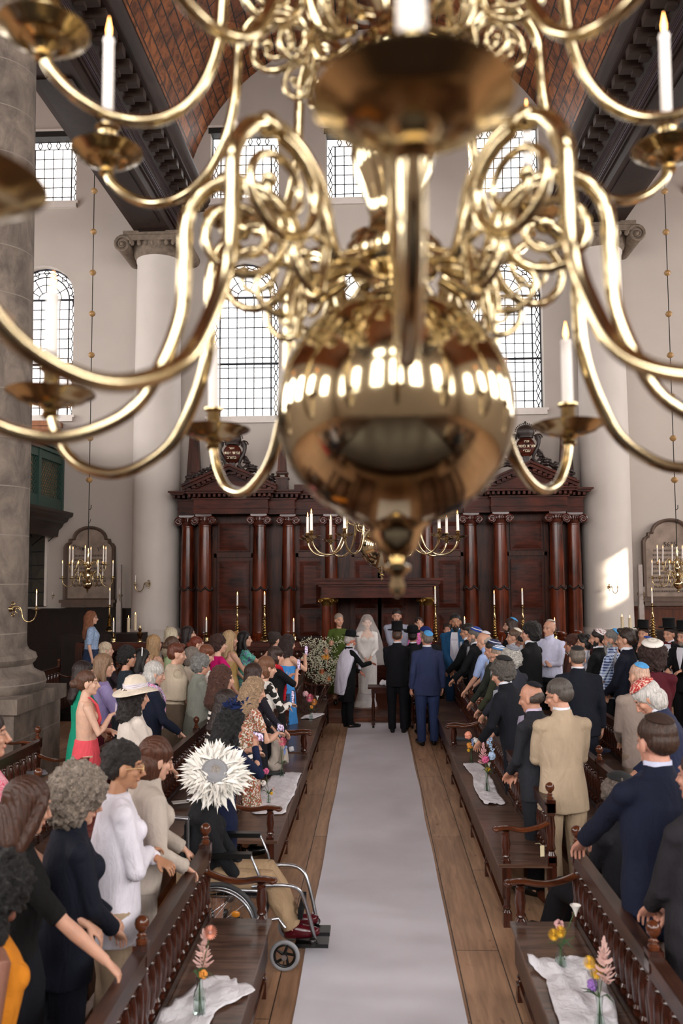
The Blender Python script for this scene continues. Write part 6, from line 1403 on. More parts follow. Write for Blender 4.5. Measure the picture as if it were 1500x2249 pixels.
# --- right side, farther rows
person('bearded man in a light blue skullcap and black jacket behind the row', 1123, 1357, 15.2, -80, 'm', 'clasp', 0, (-6, 0), '#b98d77', ('long', '#33221a'), 1.42, ('jacket', '#0d0d10'), ('trousers', '#101116'), .8, 'long', 1.0, hat=('cap', LB), beard=(1, '#33221a'))
person('brown-haired man in a cream skullcap and navy jacket', 1131, 1380, 13.2, -65, 'm', 'clasp', 0, (-6, 2), '#c4977f', ('short', '#5a4436'), 1.2, ('jacket', '#161b2e'), ('trousers', '#121420'), .8, 'long', 1.05, hat=('cap', '#d9d1c2'))
person('man with glasses half hidden, in a navy jacket and white shirt', 1150, 1392, 12.6, -60, 'm', 'clasp', 0, (-8, 4), '#9a6f58', ('short', '#16110f'), 1.2, ('jacket', '#131a30'), ('trousers', '#121420'), .8, 'long', 1.0, glasses=True)
person('tall man with thick black curly hair in a black suit', 1166, 1365, 12.1, -55, 'm', 'clasp', 0, (-14, 2), '#bd9079', ('curly', '#14100f'), 1.2, ('jacket', '#0c0c0f'), ('trousers', '#0c0c0f'), .78, 'long', 1.08)
person('bald man in a white shirt with folded arms, facing left, beside a candle', 1208, 1361, 14.0, 212, 'm', 'crossed', 0, (20, 0), '#bd8f78', ('fringe', '#6d6058'), 1.2, ('shirt', '#c5c6de'), ('trousers', '#101116'), .9, 'long', 1.15, hat=('cap', '#b9b0a8', 10), floor=.0)
person('broad man from behind in a dark navy jacket and black skullcap', 1267, 1420, 9.9, 2, 'm', 'down', 2, (0, 6), '#bd8f78', ('short', '#5f554c'), 1.2, ('jacket', '#10141f'), ('trousers', '#10141f'), .78, 'long', 1.22, hat=('cap', pattern('rings', '#101014', '#a39476', '#101014', 5), 22))
person('man with curly reddish brown hair looking left', 1258, 1393, 12.4, -70, 'm', 'clasp', 0, (-4, 4), '#bd8770', ('curly', '#4f2a1e'), 1.2, ('jacket', '#4a2c26'), ('trousers', '#22191a'), .8, 'long', 1.0)
person('man with black hair and full black beard in a white shirt', 1288, 1394, 12.2, -60, 'm', 'clasp', 0, (-4, -6), '#b98a72', ('quiff', '#14100f'), 1.2, ('shirt', '#d2d0dc'), ('trousers', '#15161b'), .9, 'long', 1.05, beard=(2, '#14100f'))
person('bearded man in a large white patterned skullcap and dark jacket', 1316, 1381, 12.0, -58, 'm', 'clasp', 0, (-4, 0), '#bd8f78', ('short', '#1c1412'), 1.2, ('jacket', '#0e0f12'), ('trousers', '#15161b'), .8, 'long', 1.05, beard=(2, '#1c1412'), hat=('bigcap', pattern('speckle', '#dcd6d6', '#dcd6d6', '#8b5a58', 110)), extra=(bowtie('#4a1520'),))
person('man with long grey beard, blue skullcap and blue plaid shirt', 1347, 1382, 11.6, -60, 'm', 'crossed', 0, (-2, 0), '#bd8f78', ('short', '#6c6864'), 1.2, ('shirt', plaid), ('trousers', '#15161b'), .86, 'half', 1.12, beard=(2, '#9a9692'), hat=('cap', LB, 38))
person('young man with short dark hair in a navy suit and white shirt', 1377, 1380, 11.2, -58, 'm', 'clasp', 0, (-4, 2), '#bd8f78', ('quiff', '#2a1e18'), 1.2, ('jacket', '#0f1322'), ('trousers', '#0f1322'), .78, 'long', 1.08)
person('bald man with dark glasses and a blue and white striped skullcap', 1417, 1398, 11.0, -60, 'm', 'clasp', 2, (-2, 8), '#b98770', ('buzz', '#a07a66'), 1.2, ('jacket', '#232838'), ('trousers', '#15161b'), .8, 'long', 1.05, hat=('cap', pattern('rings', '#2a3f86', '#d5d8e6', '#2a3f86', 5)), glasses=True)
person('man with bushy dark red curls and white knitted skullcap in a maroon shirt', 1432, 1411, 9.9, 12, 'm', 'clasp', 0, (0, 4), '#bd8f78', ('afro', '#33201c'), 1.2, ('shirt', '#4d1420'), ('trousers', '#15161b'), .86, 'long', 1.15, hat=('curlcap', pattern('rings', '#d6d0c8', '#b9b2a8', '#e6e0da', 12), 26))
person('bald man from behind in a bright blue skullcap and taupe jacket', 1403, 1455, 8.4, -16, 'm', 'clasp', 0, (-10, 4), '#c4977f', ('buzz', '#c4a08c'), 1.2, ('jacket', '#8b7c74'), ('trousers', '#7d6c5e'), .76, 'long', 1.05, hat=('cap', LB, 24))
person('white-haired elderly man in a red patterned skullcap, head bowed', 1400, 1510, 6.9, -70, 'm', 'rail', 14, (-4, 26), '#c4917a', ('bob', '#bcb8b4'), 1.2, ('jacket', '#222842'), ('trousers', '#161a28'), .78, 'long', 1.1, hat=('bigcap', pattern('speckle', '#8f1c22', '#c04a42', '#d9b8a8', 130), 4), H=1.02)
person('near man with short brown hair in a dark navy suit, hand on the pew end', 1440, 1577, 4.6, -18, 'm', 'reach', 2, (-4, 4), '#bd8a76', ('short', '#3a281f'), 1.2, ('jacket', '#10162a'), ('trousers', '#b3a49c'), .74, 'long', 1.18, hat=('cap', '#33231c', 18), shirt='#c9cde6', H=1.05, hw={-1: (1262, 1868, 5.05)})
person('dark charcoal-sleeved person cut by the right edge, in front of the near man', 1545, 1700, 4.15, -35, 'm', 'clasp', 0, (0, 0), '#bd8a76', ('short', '#3a281f'), 1.2, ('jacket', '#221f24'), ('trousers', '#1a1a20'), .74, 'long', 1.15, H=1.0)
person('seated man with grey frizzy hair and black skullcap below the near man', 1352, 1730, 5.9, -30, 'm', 'lap', 6, (0, 10), '#bd8f78', ('curly', '#6b5f57'), 1.2, ('jacket', '#15151b'), ('trousers', '#15151b'), .9, 'long', 1.0, sit=True, hat=('curlcap', pattern('rings', '#0c0c10', '#c9c4ba', '#0c0c10', 5), 24), H=1.0, floor=-.12)
person('smiling man in a top hat and black tailcoat, leftmost of three on the right', 1412, 1361, 15.3, 215, 'm', 'clasp', 0, (4, 0), '#c4937a', ('short', '#3c2a20'), 1.2, ('jacket', '#0b0b0e'), ('trousers', '#0b0b0e'), .78, 'long', 1.0, hat=('tophat', '#08080a'), floor=0.0)
t, g = person('man in a top hat with red bow tie holding a sheet, middle of three', 1469, 1357, 14.2, 215, 'm', 'book', 0, (20, 6), '#c4937a', ('short', '#2b1c16'), 1.2, ('jacket', '#0b0b0e'), ('trousers', '#0b0b0e'), .78, 'long', 1.0, hat=('tophat', '#08080a'), extra=(bowtie('#8c1622'), openvest('#d8d8e2')))
held(t, g, 1, 'booklet', 'pale sheet of music held by the man with the red bow tie', 'paper', sheet_build(.11, .15), (-.1, .06, .05), (R(-50), 0, 0))
person('man in a top hat with grey beard at the right edge', 1500, 1362, 13.6, 225, 'm', 'book', 0, (10, 4), '#c4937a', ('short', '#5a4a40'), 1.2, ('jacket', '#0b0b0e'), ('trousers', '#0b0b0e'), .78, 'long', 1.0, hat=('tophat', '#08080a'), beard=(1, '#8c8078'))
# --- under the chuppah
def tallit(t, g, M_):
    mb = MB(); mb.loft(torso_rings(g, [(.62, .20, .05, -.16), (.95, .23, .08, -.13), (1.2, .235, .12, -.07), (1.34, .225, .14, -.02), (1.42, .17, .12, 0), (1.485, .08, .08, 0)], 30))
    mb.tube([g.T((-.1, .09, 1.44)), g.T((-.17, .14, 1.25)), g.T((-.18, .17, 1.05)), g.T((-.16, .17, .86))], [.06, .075, .085, .09], 12, flat=.35); mb.tube([g.T((.1, .09, 1.44)), g.T((.15, .15, 1.28)), g.T((.14, .17, 1.1))], [.05, .06, .05], 12, flat=.35)
    me = remesh(mb, .011, 2); wrinkle(me, .006, 9, 2); link('prayer_shawl', me, M_('#cfcbdc'), t)
person('white-bearded rabbi in a black hat with white prayer shawl, raising one hand', 770, 1380, 15.0, 62, 'm', 'point', 4, (6, 8), '#b5705c', ('short', '#b5aca6'), 1.2, ('jacket', '#08080a'), ('trousers', '#08080a'), .48, 'long', 1.08, hat=('bowler', '#07070a'), beard=(2, '#d8d2cc'), extra=(tallit,))
person('man in a black suit and top hat on the runner, back to the camera', 872, 1364, 14.45, 6, 'm', 'clasp', 0, (-2, 4), '#bd8770', ('short', '#4a352a'), 1.2, ('jacket', '#0c0c12'), ('trousers', '#0c0c12'), .78, 'long', 1.1, hat=('tophat', '#07070a'))
person('man in a blue suit and light blue skullcap standing right of the runner', 938, 1386, 13.4, -12, 'm', 'down', 0, (-8, 2), '#b58470', ('short', '#6a5f58'), 1.2, ('jacket', '#28304f'), ('trousers', '#232f52'), .76, 'long', 1.12, hat=('cap', LB, 38))
person('man in a dark suit and navy velvet skullcap, hidden behind the blue suit', 934, 1376, 14.2, -10, 'm', 'down', 0, (-6, 2), '#c08f78', ('buzz', '#8d7768'), 1.2, ('jacket', '#0e0f15'), ('trousers', '#0e0f15'), .78, 'long', 1.08, hat=('bigcap', '#12225c', 20))
person('man in a black hat standing between the couple and the blue suit', 906, 1370, 15.0, 10, 'm', 'down', 0, (0, 0), '#b58470', ('short', '#241a16'), 1.2, ('jacket', '#0c0c10'), ('trousers', '#0c0c10'), .78, 'long', 1.0, hat=('bowler', '#07070a'))
person('man with short dark hair in a light grey suit behind the couple', 871, 1337, 16.5, 172, 'm', 'clasp', 0, (10, 10), '#c4957e', ('short', '#241a16'), 1.2, ('jacket', '#9497a8'), ('trousers', '#8b8e9e'), .8, 'long', 1.05, hat=('cap', '#2a2426'), beard=(1, '#3a2820'), floor=.2)
person('woman with cropped grey hair in an olive green dress, left of the bride', 744, 1347, 16.4, 165, 'f', 'down', 0, (-10, 2), '#cc9c84', ('short', '#8c7c70'), 1.2, ('dress', '#45541f'), ('skirt', '#45541f'), .9, 'half', 1.08, floor=.2, skirt_hem=.2)
person('dark-haired woman in a magenta patterned dress, half hidden by a hat', 920, 1355, 16.3, 195, 'f', 'down', 0, (-20, 4), '#cc9c84', ('bun', '#2c1a16'), 1.2, ('dress', magfl), ('skirt', magfl), .9, 'half', 1.05, floor=.2)
person('dark-haired person almost hidden beside the bearded man in blue', 984, 1368, 16.3, 200, 'f', 'down', 0, (0, 0), '#b98770', ('bob', '#2a1a14'), 1.2, ('top', '#3b2a28'), ('skirt', '#2a1f1f'), .85, 'long', 1.0, floor=.0)
def gown(t, g, M_):
    mb = MB(); n = 36
    for a in ((.0,),): mb.loft([[V((rx * cos(q) + (.0 if z > .3 else .05 * (.3 - z) / .3), ry * sin(q) - (0 if z > .3 else .12 * (.3 - z) / .3), z)) for q in [2 * pi * i / n for i in range(n)]] for z, rx, ry in ((.0, .25, .30), (.12, .19, .2), (.4, .165, .15), (.7, .175, .145), (.9, .178, .14), (1.03, .135, .11))])
    me = remesh(mb, .012, 1); wrinkle(me, .004, 12, 1); link('gown_skirt', me, cloth('#d9d5d3', .4), t)
def veil(t, g, M_):
    m = MB(); n = 40; rows = [(1.775, .02, .02, 0), (1.765, .06, .065, 0), (1.72, .1, .12, .0), (1.62, .14, .155, .0), (1.45, .22, .185, 0), (1.25, .28, .19, -.02), (1.0, .33, .19, -.03), (.8, .36, .19, -.04)]
    vs = [tuple(V((rx * cos(q) * (1 + .04 * sin(9 * q)), y + ry * sin(q) * (1 + .05 * sin(7 * q)), z))) for z, rx, ry, y in rows for q in [2 * pi * i / n for i in range(n)]]
    fs = [(r * n + i, r * n + (i + 1) % n, (r + 1) * n + (i + 1) % n, (r + 1) * n + i) for r in range(len(rows) - 1) for i in range(n)]
    m.add(vs, fs); mt, nt, b = newmat('tulle'); b.inputs['Base Color'].default_value = (.9, .86, .84, 1); b.inputs['Alpha'].default_value = .24; b.inputs['Roughness'].default_value = .9
    m.build('veil', mt, t, 60)
person('bride in a white satin off-shoulder gown under a long sheer veil', 806, 1352, 16.0, 176, 'f', 'clasp', 0, (-4, 6), '#d8b09a', ('veilhair', '#5a3c2c'), 1.2, ('dress', cloth('#dfdbd8', .4)), ('skirt', cloth('#dfdbd8', .4)), .9, 'long', 1.0, topz=1.36, floor=.2, skirt_hem=.25, wide=.8, extra=(gown, veil), shoes=False)
# --- wheelchair and its occupant
WX = at(484, 2004, 5.8).x; WY = 6.05
person('person in a wheelchair with a grey hat ringed by white feathers and beige trousers', 486, 1668, 6.0, 84, 'f', 'lap', 6, (0, 24), '#c99a82', ('short', '#8d8680'), 1.2, ('jacket', '#17181c'), ('trousers', '#a48a6c'), .9, 'long', 1.12, sit=True, hat=('feather', '#8d8d91'), H=.93, floor=.04, shoe=plain('#4a0f18', .18, name='oxblood_leather'))
t = thing('wheelchair', 'folding wheelchair with silver wheels and footrests at the gap between the left pews', 'wheelchair', (WX, WY, 0))
RUB = plain('#3c3c3e', .7, name='rubber'); BLKF = cloth('#0d0d10')
def wheel(r, tr, y, x, nsp, nm, hubr=.03):
    m = MB(); m.tube([(x + r * cos(a), y, r + tr + r * sin(a)) for a in [2 * pi * k / 48 for k in range(48)]], tr, 8, close=True); o = m.build(nm, RUB if nsp > 8 else plain('#8b8c90', .6, name='grey_tyre'), t, 60)
    m = MB(); m.tube([(x + (r - tr * 1.2) * cos(a), y, r + tr + (r - tr * 1.2) * sin(a)) for a in [2 * pi * k / 48 for k in range(48)]], tr * .7, 8, close=True); m.build('rim', CHROME if nsp > 8 else BLACK, o, 60)
    m = MB()
    for k in range(nsp): a = 2 * pi * k / nsp; m.tube([(x + hubr * .7 * cos(a + .5), y + .015 * (-1) ** k, r + tr + hubr * .7 * sin(a + .5)), (x + r * cos(a), y, r + tr + r * sin(a))], .0012 if nsp > 8 else .009, 4)
    m.build('spokes', CHROME if nsp > 8 else BLACK, o, 0); m = MB(); m.tube([(x, y - .035, r + tr), (x, y + .035, r + tr)], hubr, 12); m.build('hub', CHROME, o, 40); return o
for s in (-1, 1):
    w = wheel(.27, .016, s * .27, -.02, 28, 'wheel')
    m = MB(); m.tube([(-.02 + .25 * cos(a), s * .315, .286 + .25 * sin(a)) for a in [2 * pi * k / 48 for k in range(48)]], .009, 8, close=True); m.build('push_rim', CHROME, w, 60)
    for a in (.6, 2.5): m = MB(); m.ell((-.02 + .15 * cos(a) * 1.0, s * .275, .286 + .15 * sin(a)), (.03, .008, .022), 8, 6); m.build('reflector', plain('#d88a2a', .3, name='amber'), w, 60)
    wheel(.085, .014, s * .24, .42, 5, 'caster', .018)
    m = MB(); m.tube([(-.22, s * .23, .96), (-.22, s * .23, .5), (-.18, s * .23, .3), (.2, s * .23, .3), (.38, s * .23, .33), (.42, s * .23, .27)], .012, 8); m.tube([(-.2, s * .23, .52), (.28, s * .23, .5), (.3, s * .23, .32)], .012, 8); m.tube([(-.2, s * .23, .72), (.2, s * .23, .72), (.25, s * .23, .6), (.27, s * .23, .5)], .011, 8)
    m.tube(smooth_path([(.2, s * .2, .52), (.4, s * .2, .53), (.5, s * .18, .5), (.55, s * .16, .4), (.61, s * .13, .16)], 4), .013, 10); m.tube([(-.22, s * .23, .96), (-.33, s * .23, .97)], .014, 8); m.build('side_frame', CHROME, t, 60)
    m = MB(); m.box((-.2, s * .23 - .03, .715), (.2, s * .23 + .03, .745)); m.build('arm_pad', BLACK, t, 30)
    m = MB(); m.box((.48, min(s * .03, s * .16), .115), (.70, max(s * .03, s * .16), .14)); m.ell((.6, s * .17, .16), .028, 10, 8); m.build('footplate', BLACK, t, 30)
m = MB(); m.box((-.2, -.22, .47), (.26, .22, .5)); m.build('seat', BLKF, t, 20); m = MB(); m.box((-.25, -.22, .5), (-.22, .22, .92)); m.build('backrest', BLKF, t, 20)
m = MB(); m.box((.50, -.17, .30), (.53, .17, .36)); m.build('calf_strap', BLKF, t, 20)

m = MB(); m.box((-6.9, 15.6, 0), (-4.9, 17.3, .15)); tag(m.build('floor_step', DARKW, None, 20), 'low dark wooden step under the woman in light blue knit', 'step')
# guests standing beside the photographer: outside the frame, mirrored in the brass sphere
_pp = [o for o in COL.objects if o.get('category') == 'person']; _rs = random.Random(12)
for k in range(14):
    src = _pp[(k * 7 + 3) % 60]
    if abs(src.location.z) > .01: continue
    c = copy_tree(src); sx = -1 if k % 2 else 1; c.location = (sx * _rs.uniform(2.9, 4.8), .2 + k * .17 - 1.4, 0); c.rotation_euler = (0, 0, R(_rs.uniform(-30, 30))); c['label'] = 'guest beside the reader platform, %s side, mirrored in the sphere, number %s from the front' % ('south' if sx > 0 else 'north', ['one', 'two', 'three', 'four', 'five', 'six', 'seven'][6 - k // 2])
# ================================================================== flowers, cloths and small things
ZS = .452
def gerbera(m, c, r, cup=.2):
    for k in range(22):
        a = 2 * pi * k / 22; d = V((cos(a), sin(a) * .5 - .5 * 0, sin(a) * .86)); n = V((0, -.86, .5))
        d = V((cos(a), .45 * sin(a), .89 * sin(a))); m.tube([c + d * r * .25, c + d * r * .7 + n * r * .1, c + d * r], [r * .05, r * .11, r * .03], 5, flat=.5)
def ball(m, c, r, n=40, rs=random.Random(4)):
    for k in range(n):
        d = V((rs.gauss(0, 1), rs.gauss(0, 1), rs.gauss(0, 1))).normalized(); m.ell(c + d * r * .72, r * .34, 6, 5)
def plume(m, c, r, h, rs=random.Random(5)):
    for k in range(70):
        t = rs.random(); a = rs.uniform(0, 6.28); rr = r * (1 - t) ** .8; p = c + V((0, 0, (t - .5) * h)); m.tube([p, p + V((cos(a) * rr * .6, sin(a) * rr * .6, h * .05)), p + V((cos(a) * rr, sin(a) * rr, h * .13))], [.004, .005, .002], 5)
def calla(m, c, r):
    m.lathe([(.003, -r * 1.2), (r * .25, -r * .6), (r * .5, 0), (r * .85, r * .5), (r * .8, r * .52), (r * .4, 0)], c, 14, M=Matrix.Identity(4))
FC = {'pink': '#d8687f', 'peach': '#e0957c', 'yellow': '#d8a71e', 'blue': '#8fa5d8', 'white': '#e3dfd8', 'cream': '#d9b3aa', 'purple': '#8e64b0', 'orange': '#d9903a', 'paleblue': '#a9c0dd', 'blush': '#cfa0a0', 'rosepink': '#cf5f8c'}
def vase(px, py, where, fl, h=.13, r=.022, z=ZS, shape='bottle'):
    fl = [q[:4] + (q[4] * 1.25,) for q in fl]
    b = atz(px, py, z); t = thing('vase', 'small clear glass vase ' + where, 'vase', b)
    m = MB(); pr = [(r, 0), (r * 1.02, .01), (r, h * .5), (r * .8, h * .66), (r * .5, h * .75), (r * .5, h * .93), (r * .6, h), (r * .52, h), (r * .42, h * .93), (r * .42, h * .76), (r * .7, h * .66), (r * .88, h * .5), (r * .88, .012), (.001, .01)]
    if shape == 'flare': pr = [(r * 1.1, 0), (r * 1.2, .01), (r * .6, h * .5), (r * .5, h * .7), (r * .75, h), (r * .68, h), (r * .42, h * .7), (r * .5, h * .5), (r * 1.05, .012), (.001, .01)]
    m.lathe(pr, seg=24); m.build('glass', GLASS, t, 50)
    m = MB(); m.lathe([(r * .85 if shape != 'flare' else r * .5, .013), (r * .85 if shape != 'flare' else r * .45, h * .45), (.001, h * .45)], seg=18); m.build('water', GLASS, t, 50)
    for i, (kind, col, fx, fy, sz) in enumerate(fl):
        c = at(fx, fy, b.y + random.uniform(-.03, .03)); 
        f = thing('flower', '%s %s flower %s' % (col if col not in ('paleblue', 'rosepink') else {'paleblue': 'pale blue', 'rosepink': 'rose pink'}[col], {'gerbera': 'daisy-like', 'ball': 'round', 'plume': 'feathery', 'calla': 'trumpet-shaped', 'spike': 'spiky cluster'}[kind], 'in the vase ' + where + ('' if sum(1 for q in fl if q[:2] == (kind, col)) == 1 else (', left of two' if fx == min(q[2] for q in fl if q[:2] == (kind, col)) else ', right of two'))), 'flower', c)
        s = b + V((random.uniform(-.006, .006), random.uniform(-.006, .006), .02)) - c; nk = b + V((0, 0, h * .9)) - c; m = MB(); m.tube(smooth_path([s, nk, (nk * .5) + V((0, 0, 0)), (0, 0, -.005)], 4), .0022, 6); m.build('stem', STEM, f, 60)
        m = MB(); Z = V((0, 0, 0))
        if kind == 'gerbera': gerbera(m, Z, sz); bl = m.build('petals', plain(FC[col], .6, var=.1, name='petal_' + col), f, 60); m = MB(); m.ell((0, -.006, .002), (sz * .27, sz * .2, sz * .27), 10, 8); m.build('flower_centre', plain('#b98a80' if col != 'yellow' else '#b8891a', .8), bl, 60)
        else:
            {'ball': lambda: ball(m, Z, sz), 'plume': lambda: plume(m, Z, sz, sz * 3), 'calla': lambda: calla(m, Z, sz), 'spike': lambda: [ball(m, V((random.uniform(-.5, .5) * sz, 0, q * sz * .8)), sz * .55, 16) for q in (-1, 0, 1, 2)]}[kind]()
            m.build('petals', plain(FC[col], .6, var=.12, name='petal_' + col), f, 60)
    m = MB(); rs = random.Random(px)
    for k in range(5):
        a = rs.uniform(0, 6.28); p = V((0, 0, h * .95)); m.tube([p, p + V((cos(a) * .04, sin(a) * .04, .03)), p + V((cos(a) * .085, sin(a) * .085, rs.uniform(-.01, .05)))], [.002, .009, .001], 5, flat=.25)
    m.build('leaf_sprig', plain('#3b5a33', .5, name='leaf'), t, 60); return t
vase(438, 2232, 'on the nearest left pew', [('plume', 'cream', 446, 2085, .042), ('gerbera', 'peach', 462, 2048, .028), ('ball', 'orange', 446, 2140, .017)], .18, .03)
vase(619, 1707, 'on the middle left pew, farther of two', [('gerbera', 'pink', 620, 1629, .042), ('spike', 'paleblue', 613, 1608, .03), ('spike', 'blue', 626, 1650, .022)], .14, .022)
vase(590, 1766, 'on the middle left pew, nearer of two', [('ball', 'rosepink', 584, 1694, .024), ('ball', 'white', 578, 1720, .022), ('ball', 'yellow', 596, 1742, .012), ('calla', 'cream', 600, 1733, .016)], .1, .018)
vase(683, 1582, 'on the farthest left pew', [('gerbera', 'pink', 680, 1533, .055), ('gerbera', 'orange', 690, 1542, .042), ('calla', 'white', 697, 1531, .026), ('ball', 'blush', 671, 1524, .035), ('ball', 'orange', 684, 1553, .022)], .14, .026)
vase(1035, 1679, 'on the middle right pew, farther of two', [('ball', 'peach', 1028, 1615, .035), ('ball', 'white', 1044, 1626, .028), ('ball', 'orange', 1032, 1637, .03), ('spike', 'blue', 1039, 1633, .022), ('ball', 'yellow', 1029, 1648, .014)], .15, .024, shape='flare')
vase(1070, 1741, 'on the middle right pew, nearer of two', [('plume', 'blush', 1062, 1656, .05), ('ball', 'rosepink', 1066, 1668, .03), ('spike', 'paleblue', 1077, 1638, .034), ('ball', 'paleblue', 1080, 1660, .032), ('ball', 'yellow', 1072, 1690, .02), ('calla', 'white', 1074, 1678, .02)], .2, .025, shape='flare')
vase(1232, 2128, 'on the nearest right pew', [('gerbera', 'yellow', 1216, 2053, .026), ('gerbera', 'yellow', 1231, 2046, .026), ('ball', 'blush', 1228, 2031, .022), ('calla', 'white', 1264, 1995, .028)], .12, .03)
vase(1318, 2262, 'at the lower edge', [('plume', 'cream', 1328, 2112, .05), ('gerbera', 'yellow', 1294, 2114, .025), ('gerbera', 'yellow', 1310, 2134, .028), ('ball', 'purple', 1302, 2163, .022)], .15, .024, shape='flare')
def runner(pts, wid, label, seed, z=ZS, amp=.016):
    """cloth laid along world points (x, y) with half-width wid"""
    P = smooth_path([(x, y, 0) for x, y in pts], 12); n = len(P); K = 14; vs = []; fs = []
    for i, p in enumerate(P):
        t = (P[min(i + 1, n - 1)] - P[max(i - 1, 0)]).normalized(); s = V((-t.y, t.x, 0)); w = wid * (1 + .25 * noise.noise(V((i * .12, seed, 0)))) * (.75 if i in (0, n - 1) else 1)
        for k in range(K + 1):
            u = k / K * 2 - 1; e = w * u * (1 + .08 * noise.noise(V((i * .5, k, seed)))); q = p + s * e + t * .04 * noise.noise(V((u * 2, seed, i > n / 2)))
            hh = .006 + amp * abs(noise.noise(V((q.x * 7 + seed, q.y * 5, 0)))) + amp * 1.2 * max(0, noise.noise(V((q.x * 14 + q.y * 9, q.y * 3 - q.x * 8, seed)))) ** 1.2
            vs.append((q.x, q.y, z + hh))
    for i in range(n - 1):
        for k in range(K): a = i * (K + 1) + k; fs.append((a, a + 1, a + K + 2, a + K + 1))
    m = MB(); m.add(vs, fs); o = m.build('table_runner', LINEN, None, 60, False); q = o.modifiers.new('thick', 'SOLIDIFY'); q.thickness = .003; tag(o, label, 'cloth')
def wp(px, py): p = atz(px, py, ZS); return (p.x, p.y)
runner([wp(520, 2160), wp(430, 2215), wp(380, 2290)], .13, 'crumpled white cloth under the vase on the nearest left pew', 1, amp=.03)
runner([wp(632, 1698), wp(612, 1735), wp(590, 1790)], .16, 'crumpled white cloth along the middle left pew under two vases', 2)
runner([wp(700, 1568), wp(672, 1580)], .11, 'small white cloth on the farthest left pew under the pink flowers', 3)
runner([wp(1035, 1678), wp(1056, 1705), wp(1068, 1740), wp(1088, 1768)], .10, 'narrow crumpled white cloth along the middle right pew', 4)
runner([wp(1215, 2110), wp(1262, 2160), wp(1300, 2280)], .15, 'large rumpled white cloth on the nearest right pew', 5, amp=.045)
# loose things on seats and rails
def flatbook(px, py, z, w, l, rz, col, label, nm='book', cat='book', th=.02):
    b = atz(px, py, z); t = thing(nm, label, cat, b, rz); m = MB(); m.box((-w, -l, 0), (w, l, th)); m.build('cover', plain(col, .5, name='cover_' + col[1:]), t, 0)
    m = MB(); m.box((-w + .004, -l + .004, th * .2), (w + .003, l - .004, th * .8)); m.build('pages', plain('#d8d2c8', .8, name='pages'), t, 0)
flatbook(1012, 1624, ZS, .12, .09, .1, '#3a3f46', 'dark book lying on the far right pew beside its arm rest')
flatbook(604, 1699, ZS + .02, .10, .05, .3, '#22262a', 'dark booklet lying on the white cloth of the middle left pew', 'booklet')
flatbook(76, 1700, .60, .11, .08, .5, '#6b6a70', 'grey and white booklet lying on the third left pew', 'booklet')
flatbook(395, 1762, .5, .07, .05, .4, '#c9c4c0', 'white card on the pew behind the navy dress', 'booklet', 'paper', .006)
flatbook(1318, 1652, .5, .12, .06, .6, '#1b2340', 'navy and white printed fabric bag on the second-row right pew', 'bag', 'bag', .03)
b = atz(635, 1652, ZS); m = MB(); m.lathe([(.001, 0), (.026, .002), (.03, .008), (.03, .05), (.026, .056), (.001, .058)], seg=20, M=Matrix.Rotation(R(75), 4, 'Y')); o = m.build('candle_stub', LINEN, None, 50); o.location = b + V((0, 0, .03)); tag(o, 'small white round roll lying on the middle left pew', 'roll')
b = at(1191, 1868, 5.44); t = thing('paper_tag', 'small cream paper tag tied near the hand of the near man', 'tag', b, R(15)); m = MB(); m.box((-.013, -.001, -.035), (.013, .001, .03)); m.build('card', plain('#cdbf9c', .7), t, 0); m = MB(); m.tube([(0, 0, .03), (-.02, 0, .045), (-.04, .01, .04)], .0012, 4); m.build('string', plain('#b7a98a', .8), t, 0)
mb = MB(); c0_ = atz(598, 1690, ZS)
mb.tube([(-.02, .1, .34), (.05, .06, .3), (.06, .0, .2), (.04, -.08, .08), (.0, -.16, .05)], [.05, .07, .09, .09, .07], 12, flat=.5); mb.tube([(.02, .04, .3), (.12, -.02, .2), (.14, -.1, .09)], [.05, .055, .05], 10)
me = remesh(mb, .011, 2); wrinkle(me, .012, 16, 3); o = link('coat', me, cloth('#b7aba0')); o.location = c0_; tag(o, 'cream coat draped over the back of the middle left pew', 'coat')
# small table with a wrapped glass in front of the couple
b = at(862, 1508, 14.9); t = thing('small_table', 'small dark wooden table on turned castered legs in front of the bride', 'table', (b.x, 15.0, 0)); zt_ = b.z
m = MB(); m.box((-.42, -.2, zt_ - .03), (.42, .2, zt_)); m.box((-.36, -.15, zt_ - .11), (.36, .15, zt_ - .03)); m.build('table_top', MAHOG_H, t, 20)
for sx in (-1, 1):
    for sy in (-1, 1): m = MB(); m.lathe([(.022, .07), (.03, .1), (.018, .13), (.026, .2), (.03, .35), (.018, zt_ - .2), (.028, zt_ - .17), (.02, zt_ - .11)], (sx * .33, sy * .14, 0), 12); m.box((sx * .33 - .03, sy * .14 - .03, .06), (sx * .33 + .03, sy * .14 + .03, .12)); lg = m.build('leg', PEWV, t, 40); m = MB(); m.ell((sx * .33, sy * .14, .03), (.02, .03, .03), 10, 8); m.build('caster', BLACK, lg, 60)
mb = MB(); rs = random.Random(2)
for k in range(12): mb.ell((rs.uniform(-.1, .1), rs.uniform(-.05, .05), .03 + rs.uniform(0, .05)), (.05, .04, .035), 8, 6)
me = remesh(mb, .009, 2); wrinkle(me, .006, 30, 1); o = link('napkin', me, LINEN); o.location = (b.x - .08, 15.0, zt_); tag(o, 'crumpled white napkin bundle on the small table before the bride', 'cloth')
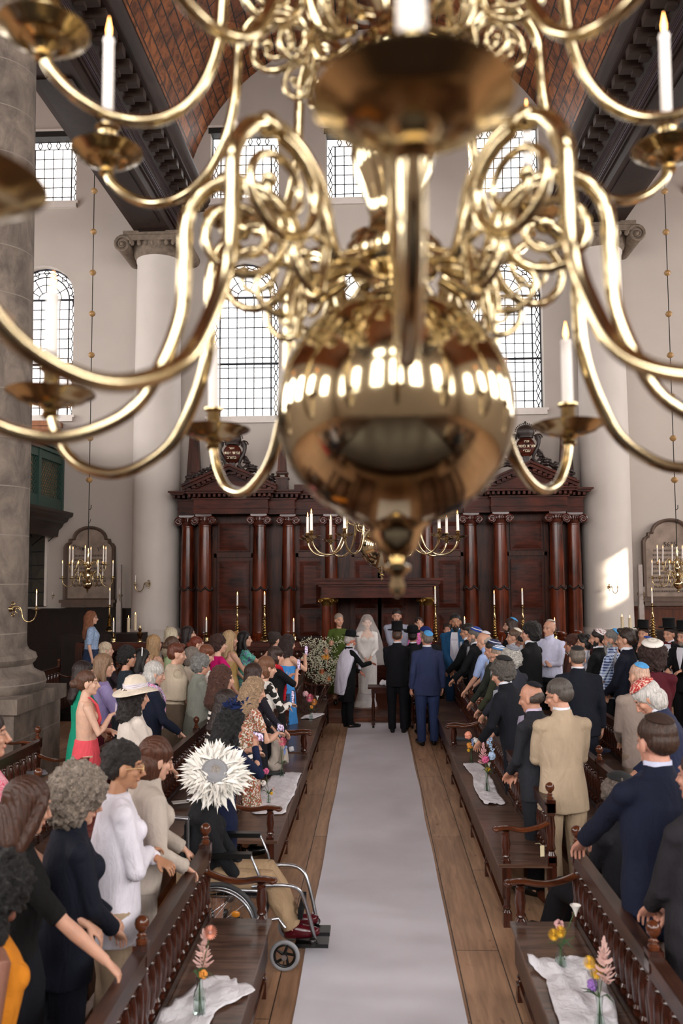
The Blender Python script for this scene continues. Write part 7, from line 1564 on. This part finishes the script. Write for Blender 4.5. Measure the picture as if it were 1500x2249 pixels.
# big flower arrangements
def arrangement(px, pyt, pyb, Y, w, label, n, col):
    a, b = at(px, pyt, Y), at(px, pyb, Y); h = a.z - b.z; t = thing('flower_arrangement', label, 'flowers', (b.x, Y, b.z)); rs = random.Random(px)
    m = MB()
    for k in range(120):
        p = V((rs.gauss(0, w * .38), rs.gauss(0, w * .3), rs.uniform(.0, h * .95))); d = V((rs.gauss(0, 1), rs.gauss(0, 1), rs.gauss(.5, .6))).normalized() * .12; m.tube([p, p + d * .5, p + d], [.004, .022, .002], 5, flat=.25)
    m.build('foliage', plain('#22331c', .6, name='dark_leaf'), t, 60)
    m = MB()
    for k in range(n):
        cx_, cz_ = rs.gauss(0, w * .42), rs.uniform(.05, h)
        for q in range(16): m.ell((cx_ + rs.gauss(0, .035), rs.gauss(-w * .2, w * .25), cz_ + rs.gauss(0, .035)), .009, 5, 4)
    tag(m.build('white_blossom', plain('#c9c7ae', .7, name='small_white_blossom'), t, 60), kind='stuff')
    for k, (fx, fy, c) in enumerate(col): p = at(fx, fy, Y - w * .5) - V((b.x, Y, b.z)); m = MB(); gerbera(m, p, .055); m.ell(p + V((0, -.01, 0)), .02, 8, 6); m.build('bloom', plain(c, .6, name='bloom_' + c[1:]), t, 60)
    m = MB(); m.lathe([(.09, -b.z), (.11, -b.z + .02), (.1, -.12), (.13, .0), (.12, .0), (.09, -.1)], seg=18) ; m.build('stand', DARKW, t, 40)
arrangement(708, 1405, 1505, 15.3, .32, 'large arrangement of white filler flowers and orange blooms left of the rabbi', 110, [(712, 1443, '#d9921f'), (719, 1443, '#d9921f'), (707, 1475, '#b8683a'), (722, 1490, '#c87a3e'), (717, 1430, '#c99a80'), (728, 1412, '#c99a80')])
arrangement(966, 1470, 1515, 15.5, .14, 'small white flower arrangement at the inner end of the right pews', 30, [])
m = MB(); rs = random.Random(8)
for k in range(60):
    p = V((rs.uniform(-.14, .1), rs.uniform(-.1, .1), 0)); d = V((rs.gauss(0, .2), rs.gauss(0, .1), rs.uniform(.25, .6))); m.tube([p, p + d * .5 + V((rs.gauss(0, .03), 0, 0)), p + d], [.003, .002, .001], 4)
o = m.build('twigs', plain('#4a2f28', .7, name='twig'), None, 60); b = atz(680, 1566, ZS); o.location = b; tag(o, 'spray of thin dark twigs behind the pink flowers on the far left pew', 'twigs', kind='stuff')
# reading platform and pews behind the photographer, which the brass sphere mirrors
m = MB(); m.box((-1.9, -4.4, 0), (1.9, .55, 1.15)); m.box((-2.0, -4.5, 1.15), (2.0, .65, 1.2)); tag(m.build('reader_platform', DARKW, None, 20), 'dark wooden reader platform on which the photographer stands, mirrored in the sphere', 'platform')
bpy.data.scenes.remove(TMP)
